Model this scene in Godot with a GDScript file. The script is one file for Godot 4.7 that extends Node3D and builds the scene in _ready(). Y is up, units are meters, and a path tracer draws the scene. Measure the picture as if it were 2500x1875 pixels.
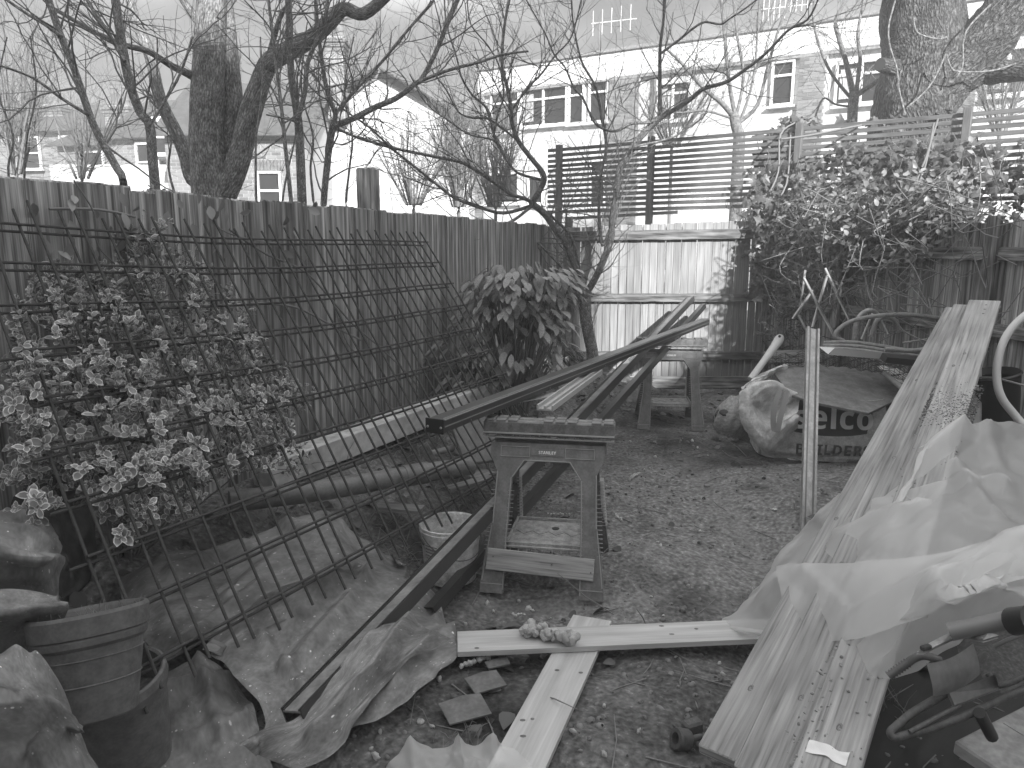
extends Node3D

const F := 1840.0
const TILT := 0.185
const EYE := Vector3(0, 1.7, 0)

var rng := RandomNumberGenerator.new()
var used := {}
var M := {}
var T := {}
var nz := FastNoiseLite.new()


class MB:
	var v := PackedVector3Array()
	var n := PackedVector3Array()
	var t := PackedVector2Array()
	var c := PackedColorArray()
	var i := PackedInt32Array()
	var col := Color(1, 1, 1)
	var uo := Vector2.ZERO

	func vert(p: Vector3, nn: Vector3, uv := Vector2.ZERO) -> int:
		v.append(p)
		n.append(nn)
		t.append(uv + uo)
		c.append(col)
		return v.size() - 1

	func tri(a: Vector3, b: Vector3, d: Vector3, out: Vector3, ua := Vector2.ZERO, ub := Vector2.ZERO, ud := Vector2.ZERO) -> void:
		var nn := (b - a).cross(d - a).normalized()
		if nn.dot(out) < 0.0:
			nn = -nn
			var k := vert(a, nn, ua)
			vert(b, nn, ub)
			vert(d, nn, ud)
			i.append_array([k, k + 1, k + 2])
		else:
			var k := vert(a, nn, ua)
			vert(d, nn, ud)
			vert(b, nn, ub)
			i.append_array([k, k + 1, k + 2])

	func quad(a: Vector3, b: Vector3, d: Vector3, e: Vector3, out: Vector3, ua := Vector2.ZERO, ub := Vector2.ZERO, ud := Vector2.ZERO, ue := Vector2.ZERO) -> void:
		tri(a, b, d, out, ua, ub, ud)
		tri(a, d, e, out, ua, ud, ue)

	func box(xf: Transform3D, s: Vector3, bevel := 0.0) -> void:
		var h := s * 0.5
		var bv: float = minf(bevel, minf(h.x, minf(h.y, h.z)) * 0.9)
		var la := 0
		if s.y >= s.x and s.y >= s.z:
			la = 1
		elif s.z >= s.x:
			la = 2
		for k in 3:
			var a := (k + 1) % 3
			var b := (k + 2) % 3
			if b == la:
				var sw := a
				a = b
				b = sw
			for sg: float in [-1.0, 1.0]:
				var q := []
				var us := []
				for m in [[-1.0, -1.0], [1.0, -1.0], [1.0, 1.0], [-1.0, 1.0]]:
					var p := Vector3.ZERO
					p[k] = sg * h[k]
					p[a] = m[0] * (h[a] - bv)
					p[b] = m[1] * (h[b] - bv)
					q.append(xf * p)
					us.append(Vector2(p[b] + sg * h[k] * 1.7 + k * 0.31, p[a]))
				var o := Vector3.ZERO
				o[k] = sg
				quad(q[0], q[1], q[2], q[3], xf.basis * o, us[0], us[1], us[2], us[3])
		if bv <= 0.0:
			return
		for k in 3:
			var a := (k + 1) % 3
			var b := (k + 2) % 3
			for sa: float in [-1.0, 1.0]:
				for sb: float in [-1.0, 1.0]:
					var q := []
					var us := []
					for m in [[0, -1.0], [0, 1.0], [1, 1.0], [1, -1.0]]:
						var p := Vector3.ZERO
						p[k] = m[1] * (h[k] - bv)
						p[a] = sa * (h[a] - (bv if m[0] == 1 else 0.0))
						p[b] = sb * (h[b] - (bv if m[0] == 0 else 0.0))
						q.append(xf * p)
						us.append(Vector2(p[a] + p[b], p[k]) if k == la else Vector2(p[k], p[la]))
					var o := Vector3.ZERO
					o[a] = sa
					o[b] = sb
					quad(q[0], q[1], q[2], q[3], xf.basis * o, us[0], us[1], us[2], us[3])
		for sx in [-1.0, 1.0]:
			for sy in [-1.0, 1.0]:
				for sz in [-1.0, 1.0]:
					var sg := Vector3(sx, sy, sz)
					var q := []
					for k in 3:
						var p := sg * (h - Vector3.ONE * bv)
						p[k] = sg[k] * h[k]
						q.append(xf * p)
					tri(q[0], q[1], q[2], xf.basis * sg)

	func tube(p: PackedVector3Array, r: PackedFloat32Array, sides: int, cap := true, us := 1.0, lump := 0.0, nzz: FastNoiseLite = null) -> void:
		if p.size() < 2:
			return
		var last := p.size() - 1
		var tg := (p[1] - p[0]).normalized()
		var nn := tg.cross(Vector3(0.31, 0.2, 0.93)).normalized()
		var base := v.size()
		var along := 0.0
		for k in p.size():
			var d: Vector3
			if k == 0:
				d = p[1] - p[0]
			elif k == last:
				d = p[k] - p[k - 1]
			else:
				d = (p[k + 1] - p[k]).normalized() + (p[k] - p[k - 1]).normalized()
			d = d.normalized()
			if d == Vector3.ZERO:
				d = tg
			nn = (nn - d * nn.dot(d)).normalized()
			if nn == Vector3.ZERO:
				nn = d.cross(Vector3(0.9, 0.1, 0.3)).normalized()
			var bb := d.cross(nn)
			tg = d
			if k > 0:
				along += p[k].distance_to(p[k - 1])
			for j in sides + 1:
				var th := TAU * (j % sides) / sides
				var e := nn * cos(th) + bb * sin(th)
				var rr := r[k]
				if lump > 0.0:
					var s := p[k] + e * rr
					rr *= 1.0 + lump * nzz.get_noise_3d(s.x, s.y * 0.35, s.z)
				vert(p[k] + e * rr, e, Vector2(float(j) / sides * r[0] * 6.28 * us, along * us))
		for k in last:
			for j in sides:
				var a := base + k * (sides + 1) + j
				var q := a + sides + 1
				i.append_array([a, q, a + 1, a + 1, q, q + 1])
		if cap:
			for en in [0, last]:
				var o: Vector3 = (p[0] - p[1]) if en == 0 else (p[last] - p[last - 1])
				var b0: int = base + en * (sides + 1)
				for j in range(1, sides - 1):
					tri(v[b0], v[b0 + j], v[b0 + j + 1], o)

	# a polygon in the xy plane of xf, pulled along +z
	func extrude(poly: PackedVector2Array, xf: Transform3D, depth: float) -> void:
		var ix := Geometry2D.triangulate_polygon(poly)
		var zz := xf.basis.z.normalized()
		for k in range(0, ix.size(), 3):
			var q := []
			for m in 3:
				q.append(poly[ix[k + m]])
			for e in [0.0, depth]:
				tri(xf * Vector3(q[0].x, q[0].y, e), xf * Vector3(q[1].x, q[1].y, e), xf * Vector3(q[2].x, q[2].y, e), zz if e > 0.0 else -zz, q[0], q[1], q[2])
		var ccw := not Geometry2D.is_polygon_clockwise(poly)
		var run := 0.0
		for k in poly.size():
			var a := poly[k]
			var b := poly[(k + 1) % poly.size()]
			var d := b - a
			var o := Vector2(d.y, -d.x) if ccw else Vector2(-d.y, d.x)
			var out := xf.basis * Vector3(o.x, o.y, 0)
			quad(xf * Vector3(a.x, a.y, 0), xf * Vector3(b.x, b.y, 0), xf * Vector3(b.x, b.y, depth), xf * Vector3(a.x, a.y, depth), out, Vector2(run, 0), Vector2(run + d.length(), 0), Vector2(run + d.length(), depth), Vector2(run, depth))
			run += d.length()

	# a profile (radius, height) turned about y
	func lathe(prof: PackedVector2Array, xf: Transform3D, sides: int) -> void:
		for k in prof.size() - 1:
			var a := prof[k]
			var b := prof[k + 1]
			var d := b - a
			var nr := Vector2(d.y, -d.x).normalized()
			var base := v.size()
			for j in sides + 1:
				var th := TAU * (j % sides) / sides
				var e := Vector3(cos(th), 0, sin(th))
				var nn := (xf.basis * (e * nr.x + Vector3.UP * nr.y)).normalized()
				vert(xf * (e * a.x + Vector3.UP * a.y), nn, Vector2(float(j) / sides * 6.28 * a.x, a.y))
				vert(xf * (e * b.x + Vector3.UP * b.y), nn, Vector2(float(j) / sides * 6.28 * b.x, b.y))
			for j in sides:
				var p := base + j * 2
				i.append_array([p, p + 2, p + 1, p + 2, p + 3, p + 1])

	# rows x cols of points as one smooth sheet
	func sheet(p: PackedVector3Array, rows: int, cols: int, uvs := 1.0) -> void:
		var base := v.size()
		for r in rows:
			for k in cols:
				var a := p[r * cols + mini(k + 1, cols - 1)] - p[r * cols + maxi(k - 1, 0)]
				var b := p[mini(r + 1, rows - 1) * cols + k] - p[maxi(r - 1, 0) * cols + k]
				vert(p[r * cols + k], a.cross(b).normalized(), Vector2(float(k) / (cols - 1), float(r) / (rows - 1)) * uvs)
		for r in rows - 1:
			for k in cols - 1:
				var a := base + r * cols + k
				i.append_array([a, a + cols, a + 1, a + 1, a + cols, a + cols + 1])

	# turn the whole sheet round if it faces the wrong way: towards dir, or away from the point c
	func face(dir: Vector3, c := Vector3.ZERO) -> void:
		var sum := 0.0
		for k in v.size():
			sum += n[k].dot(dir if dir != Vector3.ZERO else v[k] - c)
		if sum < 0.0:
			for k in n.size():
				n[k] = -n[k]
			for k in range(0, i.size(), 3):
				var w := i[k]
				i[k] = i[k + 1]
				i[k + 1] = w
		for k in n.size():
			if n[k].length_squared() < 0.3:
				n[k] = dir if dir != Vector3.ZERO else (v[k] - c).normalized()

	func mesh(off := Vector3.ZERO, colours := false) -> ArrayMesh:
		var arr := []
		arr.resize(Mesh.ARRAY_MAX)
		if off != Vector3.ZERO:
			for k in v.size():
				v[k] -= off
		arr[Mesh.ARRAY_VERTEX] = v
		arr[Mesh.ARRAY_NORMAL] = n
		arr[Mesh.ARRAY_TEX_UV] = t
		if colours:
			arr[Mesh.ARRAY_COLOR] = c
		arr[Mesh.ARRAY_INDEX] = i
		var m := ArrayMesh.new()
		m.add_surface_from_arrays(Mesh.PRIMITIVE_TRIANGLES, arr)
		return m


# ---------- places measured on the photograph ----------
func ray(x: float, y: float) -> Vector3:
	var a := (x - 1250.0) / F
	var b := (937.5 - y) / F
	return Vector3(a, b * cos(TILT) - sin(TILT), -cos(TILT) - b * sin(TILT))

func at(x: float, y: float, d: float) -> Vector3:
	var r := ray(x, y)
	return EYE + r * (d / -r.z)

func gp(x: float, y: float, h := 0.0) -> Vector3:
	var r := ray(x, y)
	return EYE + r * ((h - EYE.y) / r.y)

func on_plane(x: float, y: float, o: Vector3, nn: Vector3) -> Vector3:
	var r := ray(x, y)
	return EYE + r * ((o - EYE).dot(nn) / r.dot(nn))

# ---------- nodes ----------
func numbered(s: String) -> String:
	if not used.has(s):
		used[s] = 0
		return s
	used[s] += 1
	return "%s_%03d" % [s, used[s]]

func tag(o: Node, label: String, category: String, group := "", kind := "") -> void:
	if label:
		o.set_meta("label", label)
	if category:
		o.set_meta("category", category)
	if group:
		o.set_meta("group", group)
	if kind:
		o.set_meta("kind", kind)

func thing(called: String, label: String, category: String, where := Vector3.ZERO, group := "") -> Node3D:
	var o := Node3D.new()
	o.name = numbered(called)
	add_child(o)
	o.position = where
	tag(o, label, category, group)
	return o

func world_of(o: Node3D) -> Vector3:
	var p := o.position
	var q := o.get_parent()
	while q is Node3D and q != self:
		p += q.position
		q = q.get_parent()
	return p

# the mesh is drawn in world coordinates; the part stays at its thing's base
func part(root: Node3D, called: String, mb: MB, m: Material, colours := false, kind := "") -> MeshInstance3D:
	var o := MeshInstance3D.new()
	o.name = called
	o.mesh = mb.mesh(world_of(root), colours)
	o.material_override = m
	root.add_child(o, true)
	if kind:
		o.set_meta("kind", kind)
	return o

func solo(called: String, mb: MB, m: Material, label: String, category: String, where := Vector3.ZERO, group := "", colours := false, kind := "") -> MeshInstance3D:
	var o := MeshInstance3D.new()
	o.name = numbered(called)
	o.mesh = mb.mesh(where, colours)
	o.material_override = m
	o.position = where
	add_child(o)
	tag(o, label, category, group, kind)
	return o

func piece(root: Node3D, called: String, m: Mesh, mt: Material, xf: Transform3D) -> MeshInstance3D:
	var o := MeshInstance3D.new()
	o.name = called
	o.mesh = m
	o.material_override = mt
	o.transform = Transform3D(xf.basis, xf.origin - world_of(root))
	root.add_child(o, true)
	return o

func copies(called: String, m: Mesh, mt: Material, xfs: Array, cols: Array, root: Node3D, label := "", category := "") -> MultiMeshInstance3D:
	var mm := MultiMesh.new()
	mm.transform_format = MultiMesh.TRANSFORM_3D
	mm.use_colors = cols.size() > 0
	mm.mesh = m
	mm.instance_count = xfs.size()
	var off := Vector3.ZERO if root == self else world_of(root)
	for k in xfs.size():
		var x: Transform3D = xfs[k]
		x.origin -= off
		mm.set_instance_transform(k, x)
		if cols.size():
			mm.set_instance_color(k, cols[k])
	var o := MultiMeshInstance3D.new()
	o.name = numbered(called) if root == self else called
	o.multimesh = mm
	o.material_override = mt
	root.add_child(o, true)
	tag(o, label, category, "", "stuff")
	return o

# ---------- small maths ----------
func rr(a: float, b: float) -> float:
	return rng.randf_range(a, b)

func rv() -> Vector3:
	return Vector3(rr(-1, 1), rr(-1, 1), rr(-1, 1))

func look(z: Vector3, up := Vector3.UP) -> Basis:
	z = z.normalized()
	var x := up.cross(z)
	if x.length() < 0.01:
		x = Vector3.RIGHT.cross(z)
	x = x.normalized()
	return Basis(x, z.cross(x), z)

# smooth line through points, with s steps between neighbours
func smooth(p: PackedVector3Array, s: int) -> PackedVector3Array:
	var o := PackedVector3Array()
	for k in p.size() - 1:
		var a := p[maxi(k - 1, 0)]
		var d := p[mini(k + 2, p.size() - 1)]
		for m in s:
			o.append(p[k].cubic_interpolate(p[k + 1], a, d, float(m) / s))
	o.append(p[p.size() - 1])
	return o

func spread(a: float, b: float, count: int, power := 1.0) -> PackedFloat32Array:
	var o := PackedFloat32Array()
	for k in count:
		o.append(lerpf(a, b, pow(float(k) / maxi(count - 1, 1), power)))
	return o

func pipe(mb: MB, pts: Array, r: float, sides := 8, s := 5) -> void:
	var p := smooth(PackedVector3Array(pts), s)
	mb.tube(p, spread(r, r, p.size()), sides)

# a cloth: control points rows x cols, smoothed, creased
func cloth(net: Array, s: int, crease: float, freq: float, sd: int, sharp := true) -> Array:
	var rows := net.size()
	var cols: int = net[0].size()
	var mid := []
	for r in rows:
		mid.append(smooth(PackedVector3Array(net[r]), s))
	var cc: int = (cols - 1) * s + 1
	var rows2 := (rows - 1) * s + 1
	var out := PackedVector3Array()
	out.resize(rows2 * cc)
	for k in cc:
		var line := PackedVector3Array()
		for r in rows:
			line.append(mid[r][k])
		line = smooth(line, s)
		for r in rows2:
			out[r * cc + k] = line[r]
	var f := FastNoiseLite.new()
	f.seed = sd
	f.frequency = freq
	f.noise_type = FastNoiseLite.TYPE_SIMPLEX_SMOOTH
	f.fractal_type = FastNoiseLite.FRACTAL_NONE
	var cr := FastNoiseLite.new()
	cr.seed = sd + 100
	cr.noise_type = FastNoiseLite.TYPE_CELLULAR
	cr.cellular_return_type = FastNoiseLite.RETURN_DISTANCE2_SUB
	cr.fractal_type = FastNoiseLite.FRACTAL_NONE
	cr.frequency = freq * 1.5
	var moved := out.duplicate()
	for r in rows2:
		for k in cc:
			var p := out[r * cc + k]
			var a := out[r * cc + mini(k + 1, cc - 1)] - out[r * cc + maxi(k - 1, 0)]
			var b := out[mini(r + 1, rows2 - 1) * cc + k] - out[maxi(r - 1, 0) * cc + k]
			var nn := a.cross(b).normalized()
			if nn.y < 0.0:
				nn = -nn
			var w := 0.0
			if sharp:
				w = (1.0 - absf(f.get_noise_3d(p.x, p.y, p.z)) * 2.2) * 0.7 + (1.0 - absf(f.get_noise_3d(p.x * 2.3 + 9.0, p.y * 2.3, p.z * 2.3)) * 2.2) * 0.2 + cr.get_noise_3d(p.x, p.y, p.z) * 0.9 + cr.get_noise_3d(p.z * 2.4 + 5.0, p.x * 2.4, p.y * 2.4) * 0.4
			else:
				w = f.get_noise_3d(p.x, p.y, p.z) + 0.5 * f.get_noise_3d(p.x * 2.1, p.y * 2.1, p.z * 2.1)
			moved[r * cc + k] = p + nn * w * crease
	return [moved, rows2, cc]

# ---------- textures and materials, all in greys as the photograph is ----------
func noise_pic(sd: int, freq: float, w: int, h: int, oct := 4, kind := FastNoiseLite.TYPE_SIMPLEX_SMOOTH) -> Image:
	var f := FastNoiseLite.new()
	f.seed = sd
	f.frequency = freq
	f.noise_type = kind
	f.fractal_type = FastNoiseLite.FRACTAL_FBM
	f.fractal_octaves = oct
	return f.get_seamless_image(w, h, false, false, 0.15)

func tex(im: Image) -> ImageTexture:
	return ImageTexture.create_from_image(im)

# grey picture from bytes computed by fn(x, y)
func grey_pic(w: int, h: int, fn: Callable) -> Image:
	var b := PackedByteArray()
	b.resize(w * h)
	for y in h:
		for x in w:
			b[y * w + x] = int(clampf(fn.call(x, y), 0.0, 1.0) * 255.0)
	return Image.create_from_data(w, h, false, Image.FORMAT_L8, b)

func make_textures() -> void:
	# wood: fine streaks along v, broad bands, a few knots
	var fine := noise_pic(11, 0.09, 512, 64, 4)
	fine.resize(512, 512, Image.INTERPOLATE_CUBIC)
	var broad := noise_pic(12, 0.02, 512, 128, 3)
	broad.resize(512, 512, Image.INTERPOLATE_CUBIC)
	var blot := noise_pic(13, 0.012, 512, 512, 4)
	var fb := fine.get_data()
	var bb := broad.get_data()
	var ob := blot.get_data()
	T.wood = tex(grey_pic(512, 512, func(x, y):
		var k: int = y * 512 + x
		var g: float = fb[k] / 255.0
		var w: float = 0.84 + (g - 0.5) * 0.24 + (bb[k] / 255.0 - 0.5) * 0.16 + (ob[k] / 255.0 - 0.5) * 0.2
		if g < 0.28:
			w -= (0.28 - g) * 0.7
		return w))
	T.smoothwood = tex(grey_pic(512, 512, func(x, y):
		var k: int = y * 512 + x
		return 0.9 + (fb[k] / 255.0 - 0.5) * 0.1 + (ob[k] / 255.0 - 0.5) * 0.14 + (bb[k] / 255.0 - 0.5) * 0.1))
	T.weathered = tex(grey_pic(512, 512, func(x, y):
		var k: int = y * 512 + x
		var g: float = fb[k] / 255.0
		var w: float = 0.72 + (g - 0.5) * 0.34 + (bb[k] / 255.0 - 0.5) * 0.5 + (ob[(k * 1 + 77777) % 262144] / 255.0 - 0.5) * 0.5
		return w))
	T.grain_bump = tex(fine)
	# soil: crumbs at several scales
	var s1 := noise_pic(21, 0.05, 512, 512, 5)
	var s2 := noise_pic(22, 0.012, 512, 512, 3)
	var s3 := noise_pic(23, 0.16, 512, 512, 2, FastNoiseLite.TYPE_CELLULAR)
	var a1 := s1.get_data()
	var a2 := s2.get_data()
	var a3 := s3.get_data()
	var c1 := noise_pic(24, 0.06, 1024, 1024, 5).get_data()
	var c2 := noise_pic(25, 0.02, 1024, 1024, 4).get_data()
	var c3 := noise_pic(26, 0.13, 1024, 1024, 2, FastNoiseLite.TYPE_CELLULAR).get_data()
	T.soil = tex(grey_pic(1024, 1024, func(x, y):
		var k: int = y * 1024 + x
		var w: float = 0.7 + (c1[k] / 255.0 - 0.5) * 0.4 + (c2[k] / 255.0 - 0.5) * 0.22 + (c3[k] / 255.0 - 0.5) * 0.16
		if c1[k] > 200 and c3[k] < 120:
			w += 0.14
		return w))
	T.soil_fine = tex(grey_pic(1024, 1024, func(x, y):
		var k: int = y * 1024 + x
		return c1[k] / 255.0 * 0.6 + c3[k] / 255.0 * 0.4))
	T.soil_bump = tex(grey_pic(512, 512, func(x, y):
		var k: int = y * 512 + x
		return a1[k] / 255.0 * 0.6 + a3[k] / 255.0 * 0.4))
	# grime: soft blotches for plastic, metal, paint
	T.grime = tex(grey_pic(512, 512, func(x, y):
		var k: int = y * 512 + x
		return 0.86 + (a2[k] / 255.0 - 0.5) * 0.32 + (a1[k] / 255.0 - 0.5) * 0.22))
	# splashes: grime with pale specks of plaster
	var spk := noise_pic(31, 0.11, 512, 512, 1)
	var spb := spk.get_data()
	var dots := RandomNumberGenerator.new()
	dots.seed = 5
	var splash := PackedFloat32Array()
	splash.resize(512 * 512)
	for k in 210:
		var cx := dots.randi_range(0, 511)
		var cy := dots.randi_range(0, 511)
		if ob[cy * 512 + cx] < 120 and dots.randf() < 0.75:
			continue
		var rad := dots.randf_range(0.6, 2.2) if dots.randf() < 0.88 else dots.randf_range(2.2, 4.5)
		var st := dots.randf_range(0.5, 1.0)
		for y in range(-6, 7):
			for x in range(-6, 7):
				var d := sqrt(x * x + y * y * 1.6)
				if d < rad:
					splash[((cy + y + 512) % 512) * 512 + (cx + x + 512) % 512] = st
	T.splash = tex(grey_pic(512, 512, func(x, y):
		var k: int = y * 512 + x
		var w: float = 0.49 + (a2[k] / 255.0 - 0.5) * 0.14 + (a1[k] / 255.0 - 0.5) * 0.12 + (ob[k] / 255.0 - 0.5) * 0.12
		return lerpf(w, 0.95, splash[k])))
	# bark: long cracked ridges
	var bk := noise_pic(41, 0.045, 512, 160, 5)
	bk.resize(512, 512, Image.INTERPOLATE_CUBIC)
	var kb := bk.get_data()
	T.bark = tex(grey_pic(512, 512, func(x, y):
		var k: int = y * 512 + x
		var g: float = absf(kb[k] / 255.0 - 0.5) * 2.0
		return 0.52 + g * 0.55 + (a1[k] / 255.0 - 0.5) * 0.5 + (a2[k] / 255.0 - 0.5) * 0.3))
	T.bark_bump = tex(grey_pic(512, 512, func(x, y):
		var k: int = y * 512 + x
		return clampf(absf(kb[k] / 255.0 - 0.5) * 2.2, 0.0, 1.0) * 0.8 + a1[k] / 255.0 * 0.2))
	# laurel leaf: pale flecks
	T.fleck = tex(grey_pic(256, 256, func(x, y):
		var k: int = (y * 2) * 512 + x * 2
		return 0.58 + (0.36 if a1[k] > 172 else 0.0) + (a3[k] / 255.0 - 0.5) * 0.2))

func grey(lin: float) -> Color:
	return Color(lin, lin, lin).linear_to_srgb()

func mat(lin: float, rough := 0.8, o := {}) -> StandardMaterial3D:
	var m := StandardMaterial3D.new()
	var g := grey(lin)
	g.a = o.get("alpha", 1.0)
	m.albedo_color = g
	m.roughness = rough
	m.metallic = o.get("metal", 0.0)
	m.metallic_specular = o.get("spec", 0.5)
	if o.has("alpha"):
		m.transparency = BaseMaterial3D.TRANSPARENCY_ALPHA
		m.cull_mode = BaseMaterial3D.CULL_DISABLED
	if o.has("tex"):
		m.albedo_texture = T[o.tex]
	if o.has("bump"):
		m.heightmap_enabled = true
		m.heightmap_texture = T[o.bump]
		m.heightmap_scale = o.get("relief", 0.2)
	var s = o.get("scale", Vector3(1, 1, 1))
	m.uv1_scale = s if s is Vector3 else Vector3(s, s, s)
	if o.get("tri", false):
		m.uv1_triplanar = true
		m.uv1_world_triplanar = o.get("world", false)
	if o.get("vc", false):
		m.vertex_color_use_as_albedo = true
	if o.has("back"):
		m.backlight_enabled = true
		m.backlight = grey(o.back)
	if o.has("coat"):
		m.clearcoat_enabled = true
		m.clearcoat = o.coat
		m.clearcoat_roughness = 0.3
	return m

func make_materials() -> void:
	var ws := Vector3(2.2, 0.45, 1)
	M.soil = mat(0.46, 0.95, {"tex": "soil", "bump": "soil_fine", "relief": 1.2, "scale": Vector3(1, 1, 1), "spec": 0.3, "vc": true})
	M.fence_dark = mat(0.52, 0.85, {"tex": "weathered", "bump": "grain_bump", "relief": 0.12, "scale": ws})
	M.fence_dark2 = mat(0.64, 0.85, {"tex": "weathered", "bump": "grain_bump", "relief": 0.12, "scale": ws})
	M.fence_dark3 = mat(0.40, 0.85, {"tex": "weathered", "bump": "grain_bump", "relief": 0.12, "scale": ws})
	M.fence_pale = mat(0.42, 0.8, {"tex": "wood", "bump": "grain_bump", "relief": 0.1, "scale": ws})
	M.fence_pale2 = mat(0.48, 0.8, {"tex": "wood", "bump": "grain_bump", "relief": 0.1, "scale": ws})
	M.fence_pale3 = mat(0.36, 0.8, {"tex": "wood", "bump": "grain_bump", "relief": 0.1, "scale": ws})
	M.rail = mat(0.30, 0.85, {"tex": "weathered", "bump": "grain_bump", "relief": 0.3, "scale": ws})
	M.slat = mat(0.21, 0.8, {"tex": "wood", "scale": ws})
	M.plank = mat(0.62, 0.6, {"tex": "smoothwood", "scale": Vector3(1.6, 0.3, 1)})
	M.board = mat(0.48, 0.8, {"tex": "wood", "bump": "grain_bump", "relief": 0.2, "scale": Vector3(1.5, 0.35, 1)})
	M.board2 = mat(0.43, 0.8, {"tex": "wood", "bump": "grain_bump", "relief": 0.2, "scale": Vector3(1.3, 0.35, 1)})
	M.board3 = mat(0.52, 0.8, {"tex": "wood", "bump": "grain_bump", "relief": 0.2, "scale": Vector3(1.4, 0.35, 1)})
	M.ply = mat(0.28, 0.75, {"tex": "grime", "bump": "soil_bump", "relief": 0.1, "tri": true, "scale": 1.3})
	M.bark = mat(0.5, 0.9, {"tex": "bark", "bump": "bark_bump", "relief": 0.6, "scale": Vector3(1.6, 1.1, 1)})
	M.bark_big = mat(0.22, 0.9, {"tex": "bark", "bump": "bark_bump", "relief": 4.0, "scale": Vector3(0.55, 0.75, 1)})
	M.bark_thin = mat(0.48, 0.85, {"tex": "bark", "scale": Vector3(3, 2, 1)})
	M.stem_pale = mat(0.22, 0.85)
	M.twig = mat(0.21, 0.85)
	M.twig_far = M.twig
	M.rust = mat(0.075, 0.9, {"tex": "grime", "bump": "soil_bump", "relief": 0.15, "tri": true, "scale": 6.0})
	M.leaf_v = mat(1.0, 0.5, {"vc": true, "back": 0.25})
	M.leaf_ivy = mat(1.0, 0.42, {"vc": true, "back": 0.10})
	M.leaf_laurel = mat(1.0, 0.4, {"vc": true, "tex": "fleck", "back": 0.08})
	M.leaf_dead = mat(1.0, 0.85, {"vc": true})
	M.stone = mat(1.0, 0.9, {"vc": true, "tex": "grime", "tri": true, "scale": 5.0})
	M.foam = mat(0.92, 0.9, {"bump": "soil_bump", "relief": 0.4, "tri": true, "scale": 7.0, "tex": "grime"})
	M.foam_dirty = mat(0.45, 0.9, {"tex": "grime", "tri": true, "scale": 9.0})
	M.render_white = mat(0.9, 0.8, {"tex": "grime", "tri": true, "scale": 0.35})
	M.upvc = mat(0.82, 0.35)
	M.glass_dark = mat(0.04, 0.12, {"spec": 0.3})
	M.curtain = mat(0.5, 0.9)
	M.brick = mat(0.26, 0.9, {"tex": "grime", "tri": true, "scale": 1.1})
	M.brick_pale = mat(0.42, 0.9, {"tex": "grime", "tri": true, "scale": 1.1})
	M.mortar = mat(0.5, 0.95)
	M.roof = mat(0.13, 0.8, {"tex": "grime", "tri": true, "scale": 0.8})
	M.horse = mat(0.24, 0.5, {"tex": "grime", "bump": "soil_bump", "relief": 0.03, "tri": true, "scale": 2.5})
	M.horse_rib = mat(0.34, 0.6)
	M.print_white = mat(0.85, 0.7)
	M.steel_dark = mat(0.035, 0.32, {"coat": 0.5})
	M.steel_mid = mat(0.19, 0.4, {"tex": "grime", "tri": true, "scale": 1.5})
	M.web = mat(0.34, 0.4, {"tex": "grime", "tri": true, "scale": 1.5})
	M.steel_edge = mat(0.35, 0.35, {"metal": 0.6})
	M.screw = mat(0.6, 0.3, {"metal": 0.8})
	M.alu = mat(0.55, 0.35, {"metal": 0.35, "tex": "grime", "tri": true, "scale": 2.0})
	M.alu_dark = mat(0.18, 0.4, {"metal": 0.3})
	M.white_beam = mat(0.85, 0.5, {"tex": "grime", "tri": true, "scale": 0.7})
	M.pvc = mat(0.3, 0.4, {"tex": "grime", "tri": true, "scale": 2.0})
	M.pot = mat(0.16, 0.6, {"tex": "grime", "tri": true, "scale": 3.0})
	M.tarp = mat(1.0, 0.48, {"tex": "splash", "scale": Vector3(0.9, 0.9, 1), "bump": "soil_bump", "relief": 0.06})
	M.tarp_pale = mat(0.62, 0.5, {"tex": "splash", "scale": Vector3(1.7, 1.7, 1)})
	M.shade_black = mat(0.05, 0.42, {"tex": "grime", "scale": Vector3(1.5, 1.5, 1)})  # near-black that paints the shade hole under the shrub
	M.tarp_grey = mat(1.0, 0.5, {"tex": "splash", "scale": Vector3(0.7, 0.7, 1)})
	M.poly = mat(0.82, 0.28, {"alpha": 0.6, "back": 0.8})
	M.poly_clear = mat(0.82, 0.34, {"alpha": 0.5, "back": 0.6})
	M.membrane = mat(0.02, 0.6)  # near-black for the shade painted on the earth under the frame
	M.profile = mat(0.42, 0.5)
	M.bucket = mat(0.95, 0.45, {"tex": "grime", "tri": true, "scale": 4.0})
	M.ink = mat(0.10, 0.7)
	M.bag = mat(0.82, 0.75, {"tex": "grime", "tri": true, "scale": 2.0, "bump": "soil_bump", "relief": 0.05})
	M.bag_dark = mat(0.06, 0.7)
	M.strap = mat(0.30, 0.85)
	M.sack = mat(0.75, 0.5, {"alpha": 0.85, "back": 0.4, "tex": "grime", "scale": Vector3(2, 2, 1)})
	M.hose = mat(0.36, 0.5, {"tex": "grime", "tri": true, "scale": 2.0})
	M.hose_white = mat(0.62, 0.45)
	M.net = mat(0.03, 0.7)
	M.slab = mat(0.42, 0.9, {"tex": "grime", "tri": true, "scale": 1.2, "bump": "soil_bump", "relief": 0.2})
	M.black_plastic = mat(0.022, 0.45)
	M.ply_pale = mat(0.5, 0.8, {"tex": "wood", "scale": Vector3(2, 0.5, 1)})
	M.tray = mat(0.5, 0.6, {"tex": "grime", "tri": true, "scale": 3.0})
	M.tarp_mid = mat(0.85, 0.5, {"tex": "splash", "scale": Vector3(0.8, 0.8, 1)})
	M.tarp_pale2 = M.tarp_grey
	M.soil_plain = mat(0.22, 0.95, {"tex": "soil", "tri": true, "scale": 0.8})
	M.rust_pale = mat(0.13, 0.6, {"tex": "grime", "tri": true, "scale": 8.0, "metal": 0.2})
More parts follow.
